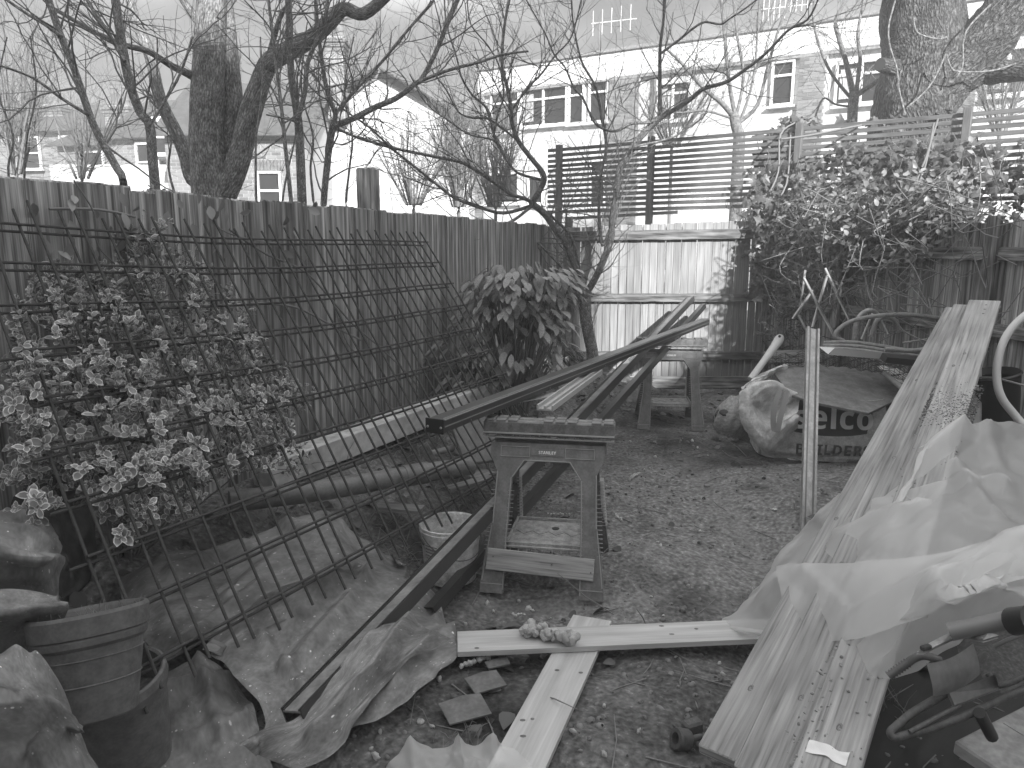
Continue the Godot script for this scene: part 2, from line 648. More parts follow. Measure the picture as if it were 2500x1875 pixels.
	M.alu_dark2 = mat(0.22, 0.4, {"metal": 0.2})

# ---------- camera, sky, sun ----------
func make_light() -> void:
	var cam := Camera3D.new()
	cam.name = "camera"
	cam.fov = rad_to_deg(2.0 * atan(937.5 / F))
	cam.position = EYE
	cam.rotation.x = -TILT
	cam.near = 0.05
	cam.far = 900.0
	add_child(cam)
	cam.current = true
	var sun := DirectionalLight3D.new()
	sun.name = "sun"
	sun.basis = Basis.looking_at(Vector3(-0.25, -0.42, -0.87))
	sun.light_energy = 1.5
	sun.light_angular_distance = 1.0
	sun.shadow_enabled = true
	add_child(sun)
	var e := Environment.new()
	e.background_mode = Environment.BG_SKY
	e.tonemap_mode = Environment.TONE_MAPPER_LINEAR
	e.tonemap_exposure = 2.5
	e.sdfgi_enabled = true
	e.ssao_enabled = true
	e.ssil_enabled = true
	e.fog_enabled = true
	e.fog_density = 0.0115
	e.fog_light_color = Color(1, 1, 1)
	var sky := Sky.new()
	var ps := PanoramaSkyMaterial.new()
	ps.panorama = tex(sky_pic())
	sky.sky_material = ps
	e.sky = sky
	var we := WorldEnvironment.new()
	we.name = "environment"
	we.environment = e
	add_child(we)

# broken grey winter cloud, the same all round
func sky_pic() -> Image:
	var w := 512
	var h := 256
	var f := FastNoiseLite.new()
	f.seed = 4
	f.noise_type = FastNoiseLite.TYPE_SIMPLEX_SMOOTH
	f.frequency = 1.15
	f.fractal_octaves = 5
	f.fractal_type = FastNoiseLite.FRACTAL_FBM
	var im := Image.create(w, h, false, Image.FORMAT_RGBF)
	for y in h:
		var up := (0.5 - (y + 0.5) / h) * PI
		for x in w:
			var a := (x + 0.5) / w * TAU
			var d := Vector3(cos(a) * cos(up), sin(up), sin(a) * cos(up))
			var q := f.get_noise_3d(d.x * 1.3, d.y * 3.2, d.z * 1.3)
			var g := clampf(0.42 + q * 1.7, 0.0, 1.0)
			g = g * g * (3.0 - 2.0 * g)
			var l := lerpf(0.12, 0.88, g)
			# an overcast sky is brighter overhead than at the horizon
			l *= 0.42 * (1.0 + 2.0 * maxf(sin(up), 0.0))
			if up < 0.0:
				l = lerpf(l, 0.25, clampf(-up * 6.0, 0.0, 1.0))
			im.set_pixel(x, y, Color(l, l, l))
	return im

# ---------- ground ----------
func ground_h(x: float, z: float) -> float:
	var h := nz.get_noise_2d(x * 30.0, z * 30.0) * 0.075 + nz.get_noise_2d(x * 120.0 + 50.0, z * 120.0) * 0.022 + nz.get_noise_2d(x * 420.0, z * 420.0) * 0.008
	# earth banked against the fence on one side and under the bulk bag on the other
	var fx := -2.07 + (-z - 3.1) * 0.4737
	h += 0.36 * smoothstep(1.35, 0.1, x - fx) * smoothstep(-1.8, -3.2, z)
	h += 0.12 * exp(-(pow(x - 2.5, 2.0) * 0.9 + pow(z + 5.0, 2.0) * 1.4))
	h += 0.06 * exp(-(pow(x - 2.2, 2.0) * 2.0 + pow(z + 4.2, 2.0) * 3.0))
	return h * smoothstep(60.0, 12.0, absf(x) + absf(z)) - 0.01

func make_ground() -> void:
	var xs := PackedFloat32Array([-50, -30, -16, -9, -6.5, -5.2, -4.6])
	var k := -4.3
	while k < 5.2:
		xs.append(k)
		k += 0.04
	xs.append_array([5.5, 6.2, 8, 12, 20, 32, 50])
	var zs := PackedFloat32Array([26, 12, 6, 3, 1.2, 0.2])
	k = -0.5
	while k > -9.6:
		zs.append(k)
		k -= 0.04
	zs.append_array([-10, -11, -13, -17, -24, -36, -50])
	var p := PackedVector3Array()
	for z in zs:
		for x in xs:
			p.append(Vector3(x, ground_h(x, z), z))
	var mb := MB.new()
	mb.sheet(p, zs.size(), xs.size())
	mb.face(Vector3.UP)
	# dry trodden sand and damp mould lie in patches
	for q in p.size():
		var w := p[q]
		mb.t[q] = Vector2(w.x, w.z) * 0.42
		var g := 0.66 + 0.75 * nz.get_noise_2d(w.x * 36.0 + 7.0, w.z * 36.0) + 0.2 * nz.get_noise_2d(w.x * 170.0, w.z * 170.0)
		g += 1.0 * exp(-(pow(w.x - 1.5, 2.0) * 1.6 + pow(w.z + 4.3, 2.0) * 0.8)) * (1.0 + nz.get_noise_2d(w.x * 90.0, w.z * 90.0))
		mb.c[q] = Color(g, g, g)
	var o := solo("ground", mb, M.soil, "bare trodden earth of the garden", "", Vector3.ZERO, "", true)
	o.set_meta("kind", "structure")

# ---------- fences ----------
const LF0 := Vector3(-2.07, 0, -3.1)
const LF1 := Vector3(0.63, 0, -8.8)

func board_mesh(w: float, h: float, t: float, sd: int) -> ArrayMesh:
	var mb := MB.new()
	mb.uo = Vector2(sd * 0.37, sd * 0.61)
	mb.box(Transform3D(Basis(), Vector3(0, h * 0.5, 0)), Vector3(w, h, t), 0.004)
	return mb.mesh()

func make_left_fence() -> void:
	var d := (LF1 - LF0).normalized()
	var face := Vector3(-d.z, 0, d.x)   # towards the garden
	if face.x < 0.0:
		face = -face
	var o := thing("board_fence", "dark weathered close-board fence behind the steel mesh", "fence", LF0)
	var bs := []
	for k in 6:
		bs.append(board_mesh(0.15, 1.0, 0.016, k))
	var ms := [M.fence_dark, M.fence_dark2, M.fence_dark3, M.fence_dark, M.fence_dark2]
	var s := -3.4
	var full := LF0.distance_to(LF1)
	var n := 0
	while s < full:
		var p := LF0 + d * s
		var top := lerpf(1.985, 1.90, s / full) + rr(-0.012, 0.012)
		var lap := 0.004 if n % 2 == 0 else -0.004
		var b := Basis(d, Vector3.UP, d.cross(Vector3.UP)) * Basis(Vector3.UP, 0.05) * Basis(Vector3(0, 0, 1), rr(-0.006, 0.006))
		b = b.scaled_local(Vector3(rr(0.96, 1.0), top, 1))
		piece(o, "board", bs[rng.randi() % 6], ms[rng.randi() % 5], Transform3D(b, p - face * (0.02 + lap) + Vector3(0, -0.02, 0)))
		s += 0.124
		n += 1
	# posts that stand proud of the boards
	for q in [[925.0, 4.9, 2.22, 0.125], [500.0, 4.05, 1.93, 0.1], [1180.0, 6.55, 1.88, 0.1]]:
		var on := on_plane(q[0], 520, LF0, face)
		on.y = 0.0
		var mb := MB.new()
		mb.uo = Vector2(q[1], q[2])
		mb.box(Transform3D(look(face), on - face * 0.085 + Vector3(0, q[2] * 0.5, 0)), Vector3(q[3], q[2], q[3]), 0.012)
		part(o, "post", mb, M.fence_dark2)
	# rails on the far side
	for h: float in [0.35, 1.0, 1.65]:
		var mb := MB.new()
		mb.box(Transform3D(look(d), (LF0 + LF1) * 0.5 - face * 0.062 - d * 1.7 + Vector3(0, h, 0)), Vector3(0.04, 0.09, full + 3.4), 0.004)
		part(o, "rail", mb, M.fence_dark3)

func make_back_fence() -> void:
	var z := -8.86
	var o := thing("rail_fence", "pale vertical-board fence with three rough rails, half in sun", "fence", Vector3(1.8, 0, z))
	var bs := []
	for k in 6:
		bs.append(board_mesh(0.0865, 1.0, 0.016, k + 9))
	var ms := [M.fence_pale, M.fence_pale2, M.fence_pale3, M.fence_pale, M.fence_pale2]
	var x := 0.66
	while x < 3.12:
		var top := 1.90 + 0.035 * (x - 0.66) + rr(-0.006, 0.006)
		var b := Basis(Vector3(0, 0, 1), rr(-0.004, 0.004)).scaled_local(Vector3(rr(0.97, 1.0), top, 1))
		piece(o, "board", bs[rng.randi() % 6], ms[rng.randi() % 5], Transform3D(b, Vector3(x, -0.02, z + rr(-0.003, 0.003))))
		x += 0.0895
	for q in [[1.775, 0.12, 0.055, 0.03], [1.07, 0.10, 0.055, 0.0], [0.39, 0.10, 0.055, 0.0]]:
		var mb := MB.new()
		var a := Vector3(0.62, q[0], z + 0.045)
		var b := Vector3(3.1, q[0] + q[3], z + 0.045)
		var pts := PackedVector3Array()
		var poly := PackedVector2Array([Vector2(-q[1] * 0.5, -0.032), Vector2(q[1] * 0.5, -0.032), Vector2(q[1] * 0.42, 0.03), Vector2(-q[1] * 0.4, 0.034)])
		# split rail with a wavering edge, in short lengths
		var n := 24
		for k in n:
			var p0 := a.lerp(b, float(k) / n)
			var p1 := a.lerp(b, float(k + 1) / n)
			var ring := []
			for w in [[p0, k], [p1, k + 1]]:
				var rg := []
				for u in poly:
					var wob := nz.get_noise_2d(w[1] * 41.0 + q[0] * 300.0, u.x * 900.0) * 0.007
					rg.append(w[0] + Vector3(0, u.x + wob, u.y + wob * 0.6))
				ring.append(rg)
			for m in 4:
				var m2 := (m + 1) % 4
				var ou: Vector3 = (ring[0][m] + ring[0][m2]) * 0.5 - p0
				ou.x = 0
				mb.quad(ring[0][m], ring[0][m2], ring[1][m2], ring[1][m], ou, Vector2(m * 0.1, p0.x), Vector2(m * 0.1 + 0.1, p0.x), Vector2(m * 0.1 + 0.1, p1.x), Vector2(m * 0.1, p1.x))
		part(o, "rail", mb, M.rail)
	for q in [[0.66, 2.0], [2.98, 1.98]]:
		var mb := MB.new()
		mb.box(Transform3D(Basis(), Vector3(q[0], q[1] * 0.5, z + 0.05 - (0.0 if q[0] > 1.0 else 0.14))), Vector3(0.09, q[1], 0.09), 0.008)
		part(o, "post", mb, M.fence_dark3)
	var gb := MB.new()
	gb.box(Transform3D(Basis(), Vector3(1.85, 0.07, z + 0.02)), Vector3(2.3, 0.14, 0.022), 0.004)
	part(o, "gravel_board", gb, M.fence_dark2)

func make_right_fence() -> void:
	var a := Vector3(3.05, 0, -8.8)
	var b := Vector3(4.35, 0, -2.6)
	var d := (b - a).normalized()
	var face := Vector3(d.z, 0, -d.x)
	if face.x > 0.0:
		face = -face
	var o := thing("board_fence", "dark boarded fence under the climbers, with wide rails", "fence", a)
	var bs := []
	for k in 4:
		bs.append(board_mesh(0.14, 1.0, 0.016, k + 20))
	var s := 0.08
	while s < a.distance_to(b):
		var bb := Basis(d, Vector3.UP, d.cross(Vector3.UP)).scaled_local(Vector3(1, 1.88 + rr(-0.01, 0.01), 1))
		piece(o, "board", bs[rng.randi() % 4], [M.fence_dark, M.fence_dark2, M.fence_dark3][rng.randi() % 3], Transform3D(bb, a + d * s - Vector3(0, 0.02, 0)))
		s += 0.144
	for h: float in [0.4, 1.05, 1.62]:
		var mb := MB.new()
		mb.box(Transform3D(look(d), (a + b) * 0.5 + face * 0.04 + Vector3(0, h, 0)), Vector3(0.05, 0.1, a.distance_to(b) - 0.1), 0.005)
		part(o, "rail", mb, M.fence_dark)
	for k in 3:
		var mb := MB.new()
		mb.box(Transform3D(look(face), a + d * (1.3 + k * 1.8) + face * 0.085 + Vector3(0, 0.95, 0)), Vector3(0.08, 1.9, 0.08), 0.006)
		part(o, "post", mb, M.fence_dark3)

# the neighbour's slatted screen, standing behind the fences on its own posts
const TR0 := Vector3(0.57, 0, -12.4)
const TR1 := Vector3(5.1, 0, -9.0)

func make_screen() -> void:
	var d := (TR1 - TR0).normalized()
	var face := Vector3(-d.z, 0, d.x)
	if face.z < 0.0:
		face = -face
	var full := TR0.distance_to(TR1) + 2.6
	var o := thing("slatted_screen", "tall screen of thin horizontal slats on square posts above the fence", "screen", TR0)
	var n := 13
	var ms := []
	for k in 3:
		var mb := MB.new()
		mb.uo = Vector2(k * 0.4, k * 0.7)
		mb.box(Transform3D(), Vector3(full, 0.05, 0.018), 0.003)
		ms.append(mb.mesh())
	for k in n:
		var h := lerpf(2.19, 3.13, float(k) / (n - 1))
		piece(o, "slat", ms[k % 3], M.slat, Transform3D(look(face) * Basis(Vector3(0, 0, 1), rr(-0.0015, 0.0015)), TR0 + d * full * 0.5 + Vector3(0, h, 0)))
	# one slat has dropped at one end
	var sm := MB.new()
	sm.box(Transform3D(), Vector3(1.9, 0.046, 0.018), 0.003)
	piece(o, "slat", sm.mesh(), M.slat, Transform3D(look(face) * Basis(Vector3(0, 0, 1), 0.03), TR0 + d * 1.3 + Vector3(0, 2.105, 0)))
	for s: float in [0.25, 1.83, 3.9, 5.75, 7.4]:
		var pm := MB.new()
		pm.box(Transform3D(look(face), TR0 + d * s + face * 0.058 + Vector3(0, 1.6, 0)), Vector3(0.085, 3.2, 0.09), 0.006)
		part(o, "post", pm, M.slat)

# ---------- houses ----------
# bricks in running bond over a mortar face: u to the right, from (0, 0) to (w, h)
func bricks(mb: MB, o: Vector3, u: Vector3, nn: Vector3, w: float, h: float, gap := 0.012) -> void:
	var bw := 0.225
	var bh := 0.075
	var r := 0
	var y := 0.0
	while y < h - 0.01:
		var x := -bw * 0.5 if r % 2 else 0.0
		while x < w:
			var x0 := maxf(x, 0.0)
			var x1 := minf(x + bw, w) - gap
			if x1 - x0 > 0.02:
				var y1 := minf(y + bh, h) - gap
				var pr := nn * (0.006 + 0.006 * rng.randf())
				mb.col = Color(1, 1, 1) * (0.55 + 0.75 * rng.randf())
				var a := o + u * x0 + Vector3(0, y, 0)
				var b := o + u * x1 + Vector3(0, y, 0)
				var c := o + u * x1 + Vector3(0, y1, 0)
				var e := o + u * x0 + Vector3(0, y1, 0)
				mb.quad(a + pr, b + pr, c + pr, e + pr, nn)
				mb.quad(e, c, c + pr, e + pr, Vector3.UP)
				mb.quad(a, b, b + pr, a + pr, Vector3.DOWN)
			x += bw
		y += bh
		r += 1
	mb.col = Color(1, 1, 1)

# windows: frame bars and panes in a wall plane; u right, nn outwards, o the lower left corner
func window(root: Node3D, o: Vector3, u: Vector3, nn: Vector3, w: float, h: float, cols: int, transom := 0.0, curtain := false) -> void:
	var bs := Basis(u, Vector3.UP, nn)
	var fr := MB.new()
	var bar := func(x0: float, y0: float, x1: float, y1: float, t: float):
		fr.box(Transform3D(bs, o + u * (x0 + x1) * 0.5 + Vector3(0, (y0 + y1) * 0.5, 0) + nn * t * 0.5), Vector3(x1 - x0, y1 - y0, t), 0.004)
	var b := 0.055
	bar.call(0, 0, w, b, 0.09)
	bar.call(0, h - b, w, h, 0.09)
	bar.call(0, b, b, h - b, 0.09)
	bar.call(w - b, b, w, h - b, 0.09)
	for k in range(1, cols):
		bar.call(w * k / cols - b * 0.5, b, w * k / cols + b * 0.5, h - b, 0.085)
	if transom > 0.0:
		bar.call(b, h - transom - b, w - b, h - transom, 0.08)
	bar.call(-0.05, -0.05, w + 0.05, 0.0, 0.14)
	var f := part(root, "window", fr, M.upvc)
	for k in cols:
		var gl := MB.new()
		gl.box(Transform3D(bs, o + u * (w * (k + 0.5) / cols) + Vector3(0, h * 0.5, 0) + nn * 0.02), Vector3(w / cols - 0.02, h - 0.04, 0.012))
		part(f, "pane", gl, M.glass_dark)
	if curtain:
		var cm := MB.new()
		for side in [0.12]:
			for q in 6:
				cm.box(Transform3D(bs, o + u * (side + q * 0.055) + Vector3(0, h * 0.5, 0) + nn * (0.034 + 0.006 * (q % 2))), Vector3(0.05, h - 0.3, 0.008))
		part(f, "curtain", cm, M.curtain)

const WB_A := Vector3(0.155, 0, -22.0)
const WB_B := Vector3(8.58, 0, -16.8)

func make_white_block() -> void:
	var u := (WB_B - WB_A).normalized()
	var nn := Vector3(-u.z, 0, u.x)
	if nn.z < 0.0:
		nn = -nn
	var o := thing("apartment_block", "long white flat-roofed block with brick piers and wide windows", "building", WB_A)
	var pl := func(x: float, y: float) -> Vector2:
		var q := on_plane(x, y, WB_A, nn)
		return Vector2((q - WB_A).dot(u), q.y)
	var bs := Basis(u, Vector3.UP, nn)
	var top: float = pl.call(1263, 163).y
	var fas: float = pl.call(1487, 192).y
	var left: float = pl.call(1180, 163).x
	var right := 26.0
	var wall := MB.new()
	wall.box(Transform3D(bs, WB_A + u * (left + right) * 0.5 + Vector3(0, fas * 0.5, 0) - nn * 4.0), Vector3(right - left, fas, 8.0))
	part(o, "wall", wall, M.render_white)
	var fa := MB.new()
	fa.box(Transform3D(bs, WB_A + u * (left + right) * 0.5 + Vector3(0, (fas + top) * 0.5, 0) - nn * 3.9), Vector3(right - left + 0.3, top - fas, 7.98), 0.02)
	var fo := part(o, "roof", fa, M.upvc)
	for k in 3:
		var ln := MB.new()
		ln.box(Transform3D(bs, WB_A + u * (left + right) * 0.5 + Vector3(0, lerpf(fas, top, 0.28 * (k + 1)), 0) + nn * 0.092), Vector3(right - left, 0.012, 0.012))
		part(fo, "cladding_edge", ln, M.mortar)
	var edge := MB.new()
	edge.box(Transform3D(bs, WB_A + u * (left + right) * 0.5 + Vector3(0, top + 0.04, 0) - nn * 3.9), Vector3(right - left + 0.4, 0.08, 8.1), 0.01)
	part(fo, "roof_edge", edge, M.alu)
	var str_ := MB.new()
	str_.box(Transform3D(bs, WB_A + u * (left + right) * 0.5 + Vector3(0, fas - 0.05, 0) + nn * 0.06), Vector3(right - left, 0.05, 0.12))
	part(o, "gutter", str_, M.alu)
	# brick piers
	for q in [[1155.0, 1185.0, 0.0], [1490.0, 1563.0, 2.9], [1945.0, 2012.0, 0.0], [2300.0, 2375.0, 0.0]]:
		var a: float = pl.call(q[0], 300).x
		var b: float = pl.call(q[1], 300).x
		var pm := MB.new()
		pm.box(Transform3D(bs, WB_A + u * (a + b) * 0.5 + Vector3(0, fas * 0.5, 0) + nn * 0.05), Vector3(b - a, fas, 0.11))
		var po := part(o, "pier", pm, M.mortar)
		var bm := MB.new()
		bricks(bm, WB_A + u * a + nn * 0.106, u, nn, b - a, fas)
		part(po, "bricks", bm, M.brick_vc, true, "stuff")
	# windows of both floors
	for q in [[1200.0, 1271.0, 218.0, 328.0, 1, 0.3], [1272.0, 1388.0, 206.0, 314.0, 2, 0.28], [1389.0, 1430.0, 199.0, 306.0, 1, 0.3], [1438.0, 1488.0, 190.0, 302.0, 1, 0.3], [1880.0, 1944.0, 145.0, 262.0, 1, 0.3], [1600.0, 1690.0, 195.0, 300.0, 2, 0.25], [2035.0, 2175.0, 140.0, 262.0, 2, 0.25], [2400.0, 2520.0, 110.0, 240.0, 2, 0.3], [1290.0, 1330.0, 430.0, 500.0, 1, 0.0], [1440.0, 1482.0, 395.0, 505.0, 1, 0.3], [1180.0, 1270.0, 420.0, 500.0, 2, 0.0]]:
		var a: Vector2 = pl.call(q[0], q[3])
		var b: Vector2 = pl.call(q[1], q[2])
		window(o, WB_A + u * a.x + Vector3(0, a.y, 0) + nn * 0.002, u, nn, b.x - a.x, b.y - a.y, q[4], q[5], q[4] == 2)
	# downpipes
	for x: float in [4.05, 9.6]:
		var dp := MB.new()
		pipe(dp, [WB_A + u * x + nn * 0.1 + Vector3(0, fas, 0), WB_A + u * x + nn * 0.1], 0.04, 8, 1)
		part(o, "downpipe", dp, M.steel_mid)
	# white balcony rails behind the screen
	var rb := MB.new()
	for k in 60:
		var x := 4.6 + k * 0.12
		rb.box(Transform3D(bs, WB_A + u * x + Vector3(0, 2.35, 0) + nn * 1.2), Vector3(0.035, 1.0, 0.035))
	rb.box(Transform3D(bs, WB_A + u * 8.2 + Vector3(0, 2.88, 0) + nn * 1.2), Vector3(7.3, 0.06, 0.06))
	part(o, "railing", rb, M.upvc)
	# aerials
	for q in [[1462.0, 152.0, 55.0, "spare rod aerial with crossed arms on the flat roof", 1.5], [1880.0, 95.0, 20.0, "comb-like television aerial with many short rods on roof", 1.2]]:
		var b: Vector3 = on_plane(q[0], q[1], WB_A - nn * 1.5, nn)
		b.y = top + 0.08
		var t: Vector3 = on_plane(q[0], q[2], WB_A - nn * 1.5, nn)
		var ao := thing("roof_aerial", q[3], "aerial", b, "aerials on the flat roof")
		var mm := MB.new()
		pipe(mm, [b, Vector3(b.x, t.y, b.z)], 0.02, 6, 1)
		part(ao, "mast", mm, M.alu_dark)
		var tp := Vector3(b.x, t.y, b.z)
		var am := MB.new()
		pipe(am, [tp - u * 0.25, tp + u * 1.1 + Vector3(0, -0.06, 0)], 0.014, 5, 1)
		part(ao, "boom", am, M.upvc)
		var rd := MB.new()
		for k in (5 if q[4] > 1.3 else 9):
			var c := tp + u * (-0.2 + k * (0.28 if q[4] > 1.3 else 0.13))
			var hh := 0.32 if q[4] > 1.3 else (0.28 if k < 5 else 0.16)
			pipe(rd, [c - Vector3(0, hh, 0.02), c + Vector3(0, hh, 0.02)], 0.01, 5, 1)
		part(ao, "rods", rd, M.upvc, false, "stuff")

# a house with a pitched roof: eaves along u, gables at its ends
func roofed(o: Node3D, c: Vector3, u: Vector3, w: float, dp: float, eave: float, ridge: float, wm: Material, brick: bool) -> void:
	var nn := Vector3(-u.z, 0, u.x)
	if nn.z < 0.0:
		nn = -nn
	var bs := Basis(u, Vector3.UP, nn)
	var poly := PackedVector2Array([Vector2(-dp * 0.5, 0), Vector2(dp * 0.5, 0), Vector2(dp * 0.5, eave), Vector2(0, ridge), Vector2(-dp * 0.5, eave)])
	var wall := MB.new()
	wall.extrude(poly, Transform3D(Basis(-nn, Vector3.UP, u), c - u * w * 0.5), w)
	part(o, "wall", wall, wm)
	if brick:
		var bm := MB.new()
		bricks(bm, c - u * w * 0.5 + nn * (dp * 0.5 + 0.002) + Vector3(0, 1.6, 0), u, nn, w, eave - 1.6)
		part(o, "bricks", bm, M.brick_vc, true, "stuff")
	for sg: float in [-1.0, 1.0]:
		var e := c + nn * sg * (dp * 0.5 + 0.25) + Vector3(0, eave - 0.25 * (ridge - eave) / (dp * 0.5), 0)
		var r := c + Vector3(0, ridge, 0)
		var sl := (r - e)
		var up := sl.cross(u).normalized()
		if up.y < 0.0:
			up = -up
		var rm := MB.new()
		# courses of tiles, each a step proud of the last
		var n := int(sl.length() / 0.22)
		for k in n:
			var m := e + sl * ((k + 0.5) / n)
			rm.box(Transform3D(Basis(u, up, u.cross(up)) * Basis(Vector3(1, 0, 0), 0.03 * sg), m + up * 0.06), Vector3(w + 0.5, 0.03, sl.length() / n + 0.02))
		part(o, "roof", rm, M.roof, false)

func chimney(o: Node3D, b: Vector3, u: Vector3, w: float, dp: float, h: float, pots: int, pale := false) -> void:
	var nn := Vector3(-u.z, 0, u.x)
	if nn.z < 0.0:
		nn = -nn
	var bs := Basis(u, Vector3.UP, nn)
	var cm := MB.new()
	cm.box(Transform3D(bs, b + Vector3(0, h * 0.5, 0)), Vector3(w, h, dp))
	var co := part(o, "chimney", cm, M.mortar)
	var bm := MB.new()
	bricks(bm, b - u * w * 0.5 + nn * dp * 0.5, u, nn, w, h)
	bricks(bm, b + u * w * 0.5 + nn * dp * 0.5, -nn, u, dp, h)
	part(co, "bricks", bm, M.brick_vc, true, "stuff")
	for k in 3:
		var rm := MB.new()
		rm.box(Transform3D(bs, b + Vector3(0, h - 0.3 + k * 0.1, 0)), Vector3(w + 0.06 + 0.06 * k, 0.08, dp + 0.06 + 0.06 * k), 0.008)
		part(co, "corbel", rm, M.brick)
	for k in pots:
		var pm := MB.new()
		var x := (k + 0.5) / pots * w - w * 0.5
		pm.lathe(PackedVector2Array([Vector2(0.13, 0), Vector2(0.12, 0.1), Vector2(0.1, 0.15), Vector2(0.1, 0.55), Vector2(0.13, 0.58), Vector2(0.12, 0.64), Vector2(0.08, 0.64)]), Transform3D(Basis(), b + u * x + Vector3(0, h - 0.02, 0)), 12)
		part(co, "chimney_pot", pm, M.brick)

func make_houses() -> void:
	# white gabled house: its gable end faces the garden
	var gz := 20.0
	var apex := at(928, 178, gz)
	var eav := at(740, 288, gz)
	var hw := (apex.x - eav.x) * 1.12
	var g := thing("rendered_house", "white rendered house end with steep gable and tall brick chimney", "house", Vector3(apex.x, 0, -gz))
	var ge := eav.y - 0.15
	var wall := MB.new()
	wall.extrude(PackedVector2Array([Vector2(-hw, 0), Vector2(hw, 0), Vector2(hw, ge), Vector2(0, apex.y), Vector2(-hw, ge)]), Transform3D(Basis(), Vector3(apex.x, 0, -gz - 7.0)), 7.0)
	part(g, "wall", wall, M.render_white)
	for sg: float in [-1.0, 1.0]:
		var sl := Vector3(-sg * hw, apex.y - ge, 0)
		var e := Vector3(apex.x + sg * hw, ge, -gz - 3.4)
		var up := Vector3(0, 0, 1).cross(sl).normalized()
		if up.y < 0.0:
			up = -up
		var rm := MB.new()
		var n := 14
		for k in n:
			rm.box(Transform3D(Basis(sl.normalized(), up, sl.normalized().cross(up)) * Basis(Vector3(0, 0, 1), 0.02), e + sl * ((k + 0.4) / n) + up * 0.06), Vector3(sl.length() / n + 0.03, 0.035, 7.6))
		part(g, "roof", rm, M.roof)
		var bg := MB.new()
		bg.box(Transform3D(Basis(sl.normalized(), up, sl.normalized().cross(up)), e + sl * 0.5 + Vector3(0, 0, 3.46) - up * 0.02), Vector3(sl.length(), 0.16, 0.03))
		part(g, "barge_board", bg, M.alu_dark)
	var cb := at(826, 262, gz - 0.3)
	chimney(g, Vector3(cb.x, cb.y - 0.3, -gz + 0.28), Vector3(1, 0, 0), 0.42, 0.5, at(826, 95, gz - 0.3).y - cb.y + 0.3, 2)
	# low brick house in front of it
	var bz := 17.5
	var a := at(598, 322, bz)
	var b := at(742, 322, bz)
	var bh := thing("brick_house", "pale brick house wing with tiled roof beside the white gable", "house", Vector3((a.x + b.x) * 0.5, 0, -bz))
	var ro := at(700, 212, bz + 2.2)
	roofed(bh, Vector3((a.x + b.x) * 0.5 - 0.9, 0, -bz - 2.2), Vector3(1, 0, 0), b.x - a.x + 1.8, 4.4, a.y, ro.y, M.mortar, true)
	var w0 := at(632, 480, bz)
	window(bh, Vector3(w0.x, w0.y - 0.7, -bz + 0.03), Vector3(1, 0, 0), Vector3(0, 0, 1), 0.55, 1.25, 1, 0.4)
	var lin := MB.new()
	for k in 9:
		lin.box(Transform3D(Basis(), Vector3(w0.x - 0.03 + k * 0.076, w0.y + 0.68, -bz + 0.02)), Vector3(0.064, 0.22, 0.04))
	part(bh, "lintel_bricks", lin, M.brick, false, "stuff")
	# terrace beyond, to the left
	var specs := [
		[130.0, 26.0, 4.4, 5.0, 318.0, 262.0, "brick house with broad chimney and single clay pot", 128.0, 255.0, 1],
		[290.0, 24.0, 3.4, 5.0, 352.0, 300.0, "brick house with stepped roofs and white bargeboards", 288.0, 258.0, 2],
		[430.0, 22.0, 3.6, 5.0, 330.0, 248.0, "brick house with white sash window by the grey trunk", 560.0, 200.0, 2],
		[-60.0, 27.0, 3.4, 5.0, 370.0, 300.0, "far brick terrace house half hidden by pale twigs", -80.0, 240.0, 2],
	]
	for s in specs:
		var c := at(s[0], s[4], s[1])
		var ridge := at(s[0], s[5], s[1] + 2.4).y
		var h := thing("brick_house", s[6], "house", Vector3(c.x, 0, -s[1]))
		var u := Vector3(0.985, 0, 0.17)
		roofed(h, Vector3(c.x, 0, -s[1] - 2.4), u, s[2], 4.8, c.y, ridge, M.mortar, true)
		var cp := at(s[7], s[8], s[1] + 1.4)
		chimney(h, Vector3(cp.x, c.y + 0.25, -s[1] - 1.6), u, 0.85, 0.55, cp.y - c.y - 0.25, s[9])
		var nn := Vector3(-u.z, 0, u.x)
		if nn.z < 0.0:
			nn = -nn
		for k in 2:
			window(h, Vector3(c.x, 0, -s[1]) + u * (-1.2 + k * 1.5) + nn * 0.09 + Vector3(0, c.y - 1.25, 0), u, nn, 0.75, 1.05, 1, 0.5)
	# white sash bay seen between the trunks, with its sill
	var sp := at(380, 378, 21.0)
	var sh := thing("window_bay", "white sash window bay of the brick house between trunks", "window", sp)
	var bx := MB.new()
	bx.box(Transform3D(Basis(), sp + Vector3(0.28, 0.45, -0.4)), Vector3(0.75, 1.1, 0.7), 0.01)
	part(sh, "bay", bx, M.upvc)
	window(sh, sp + Vector3(-0.02, 0.0, -0.045), Vector3(1, 0, 0), Vector3(0, 0, 1), 0.6, 0.9, 1, 0.42)
	# white lean-to and garden walls far below, to close the view over the fence
	var lw := thing("rendered_extension", "low white rendered extension behind the left fence", "building", at(330, 440, 19))
	var lm := MB.new()
	var lp := at(300, 402, 19)
	lm.box(Transform3D(Basis(), Vector3(lp.x, lp.y * 0.5, -19.6)), Vector3(3.6, lp.y, 1.2), 0.01)
	part(lw, "wall", lm, M.render_white)

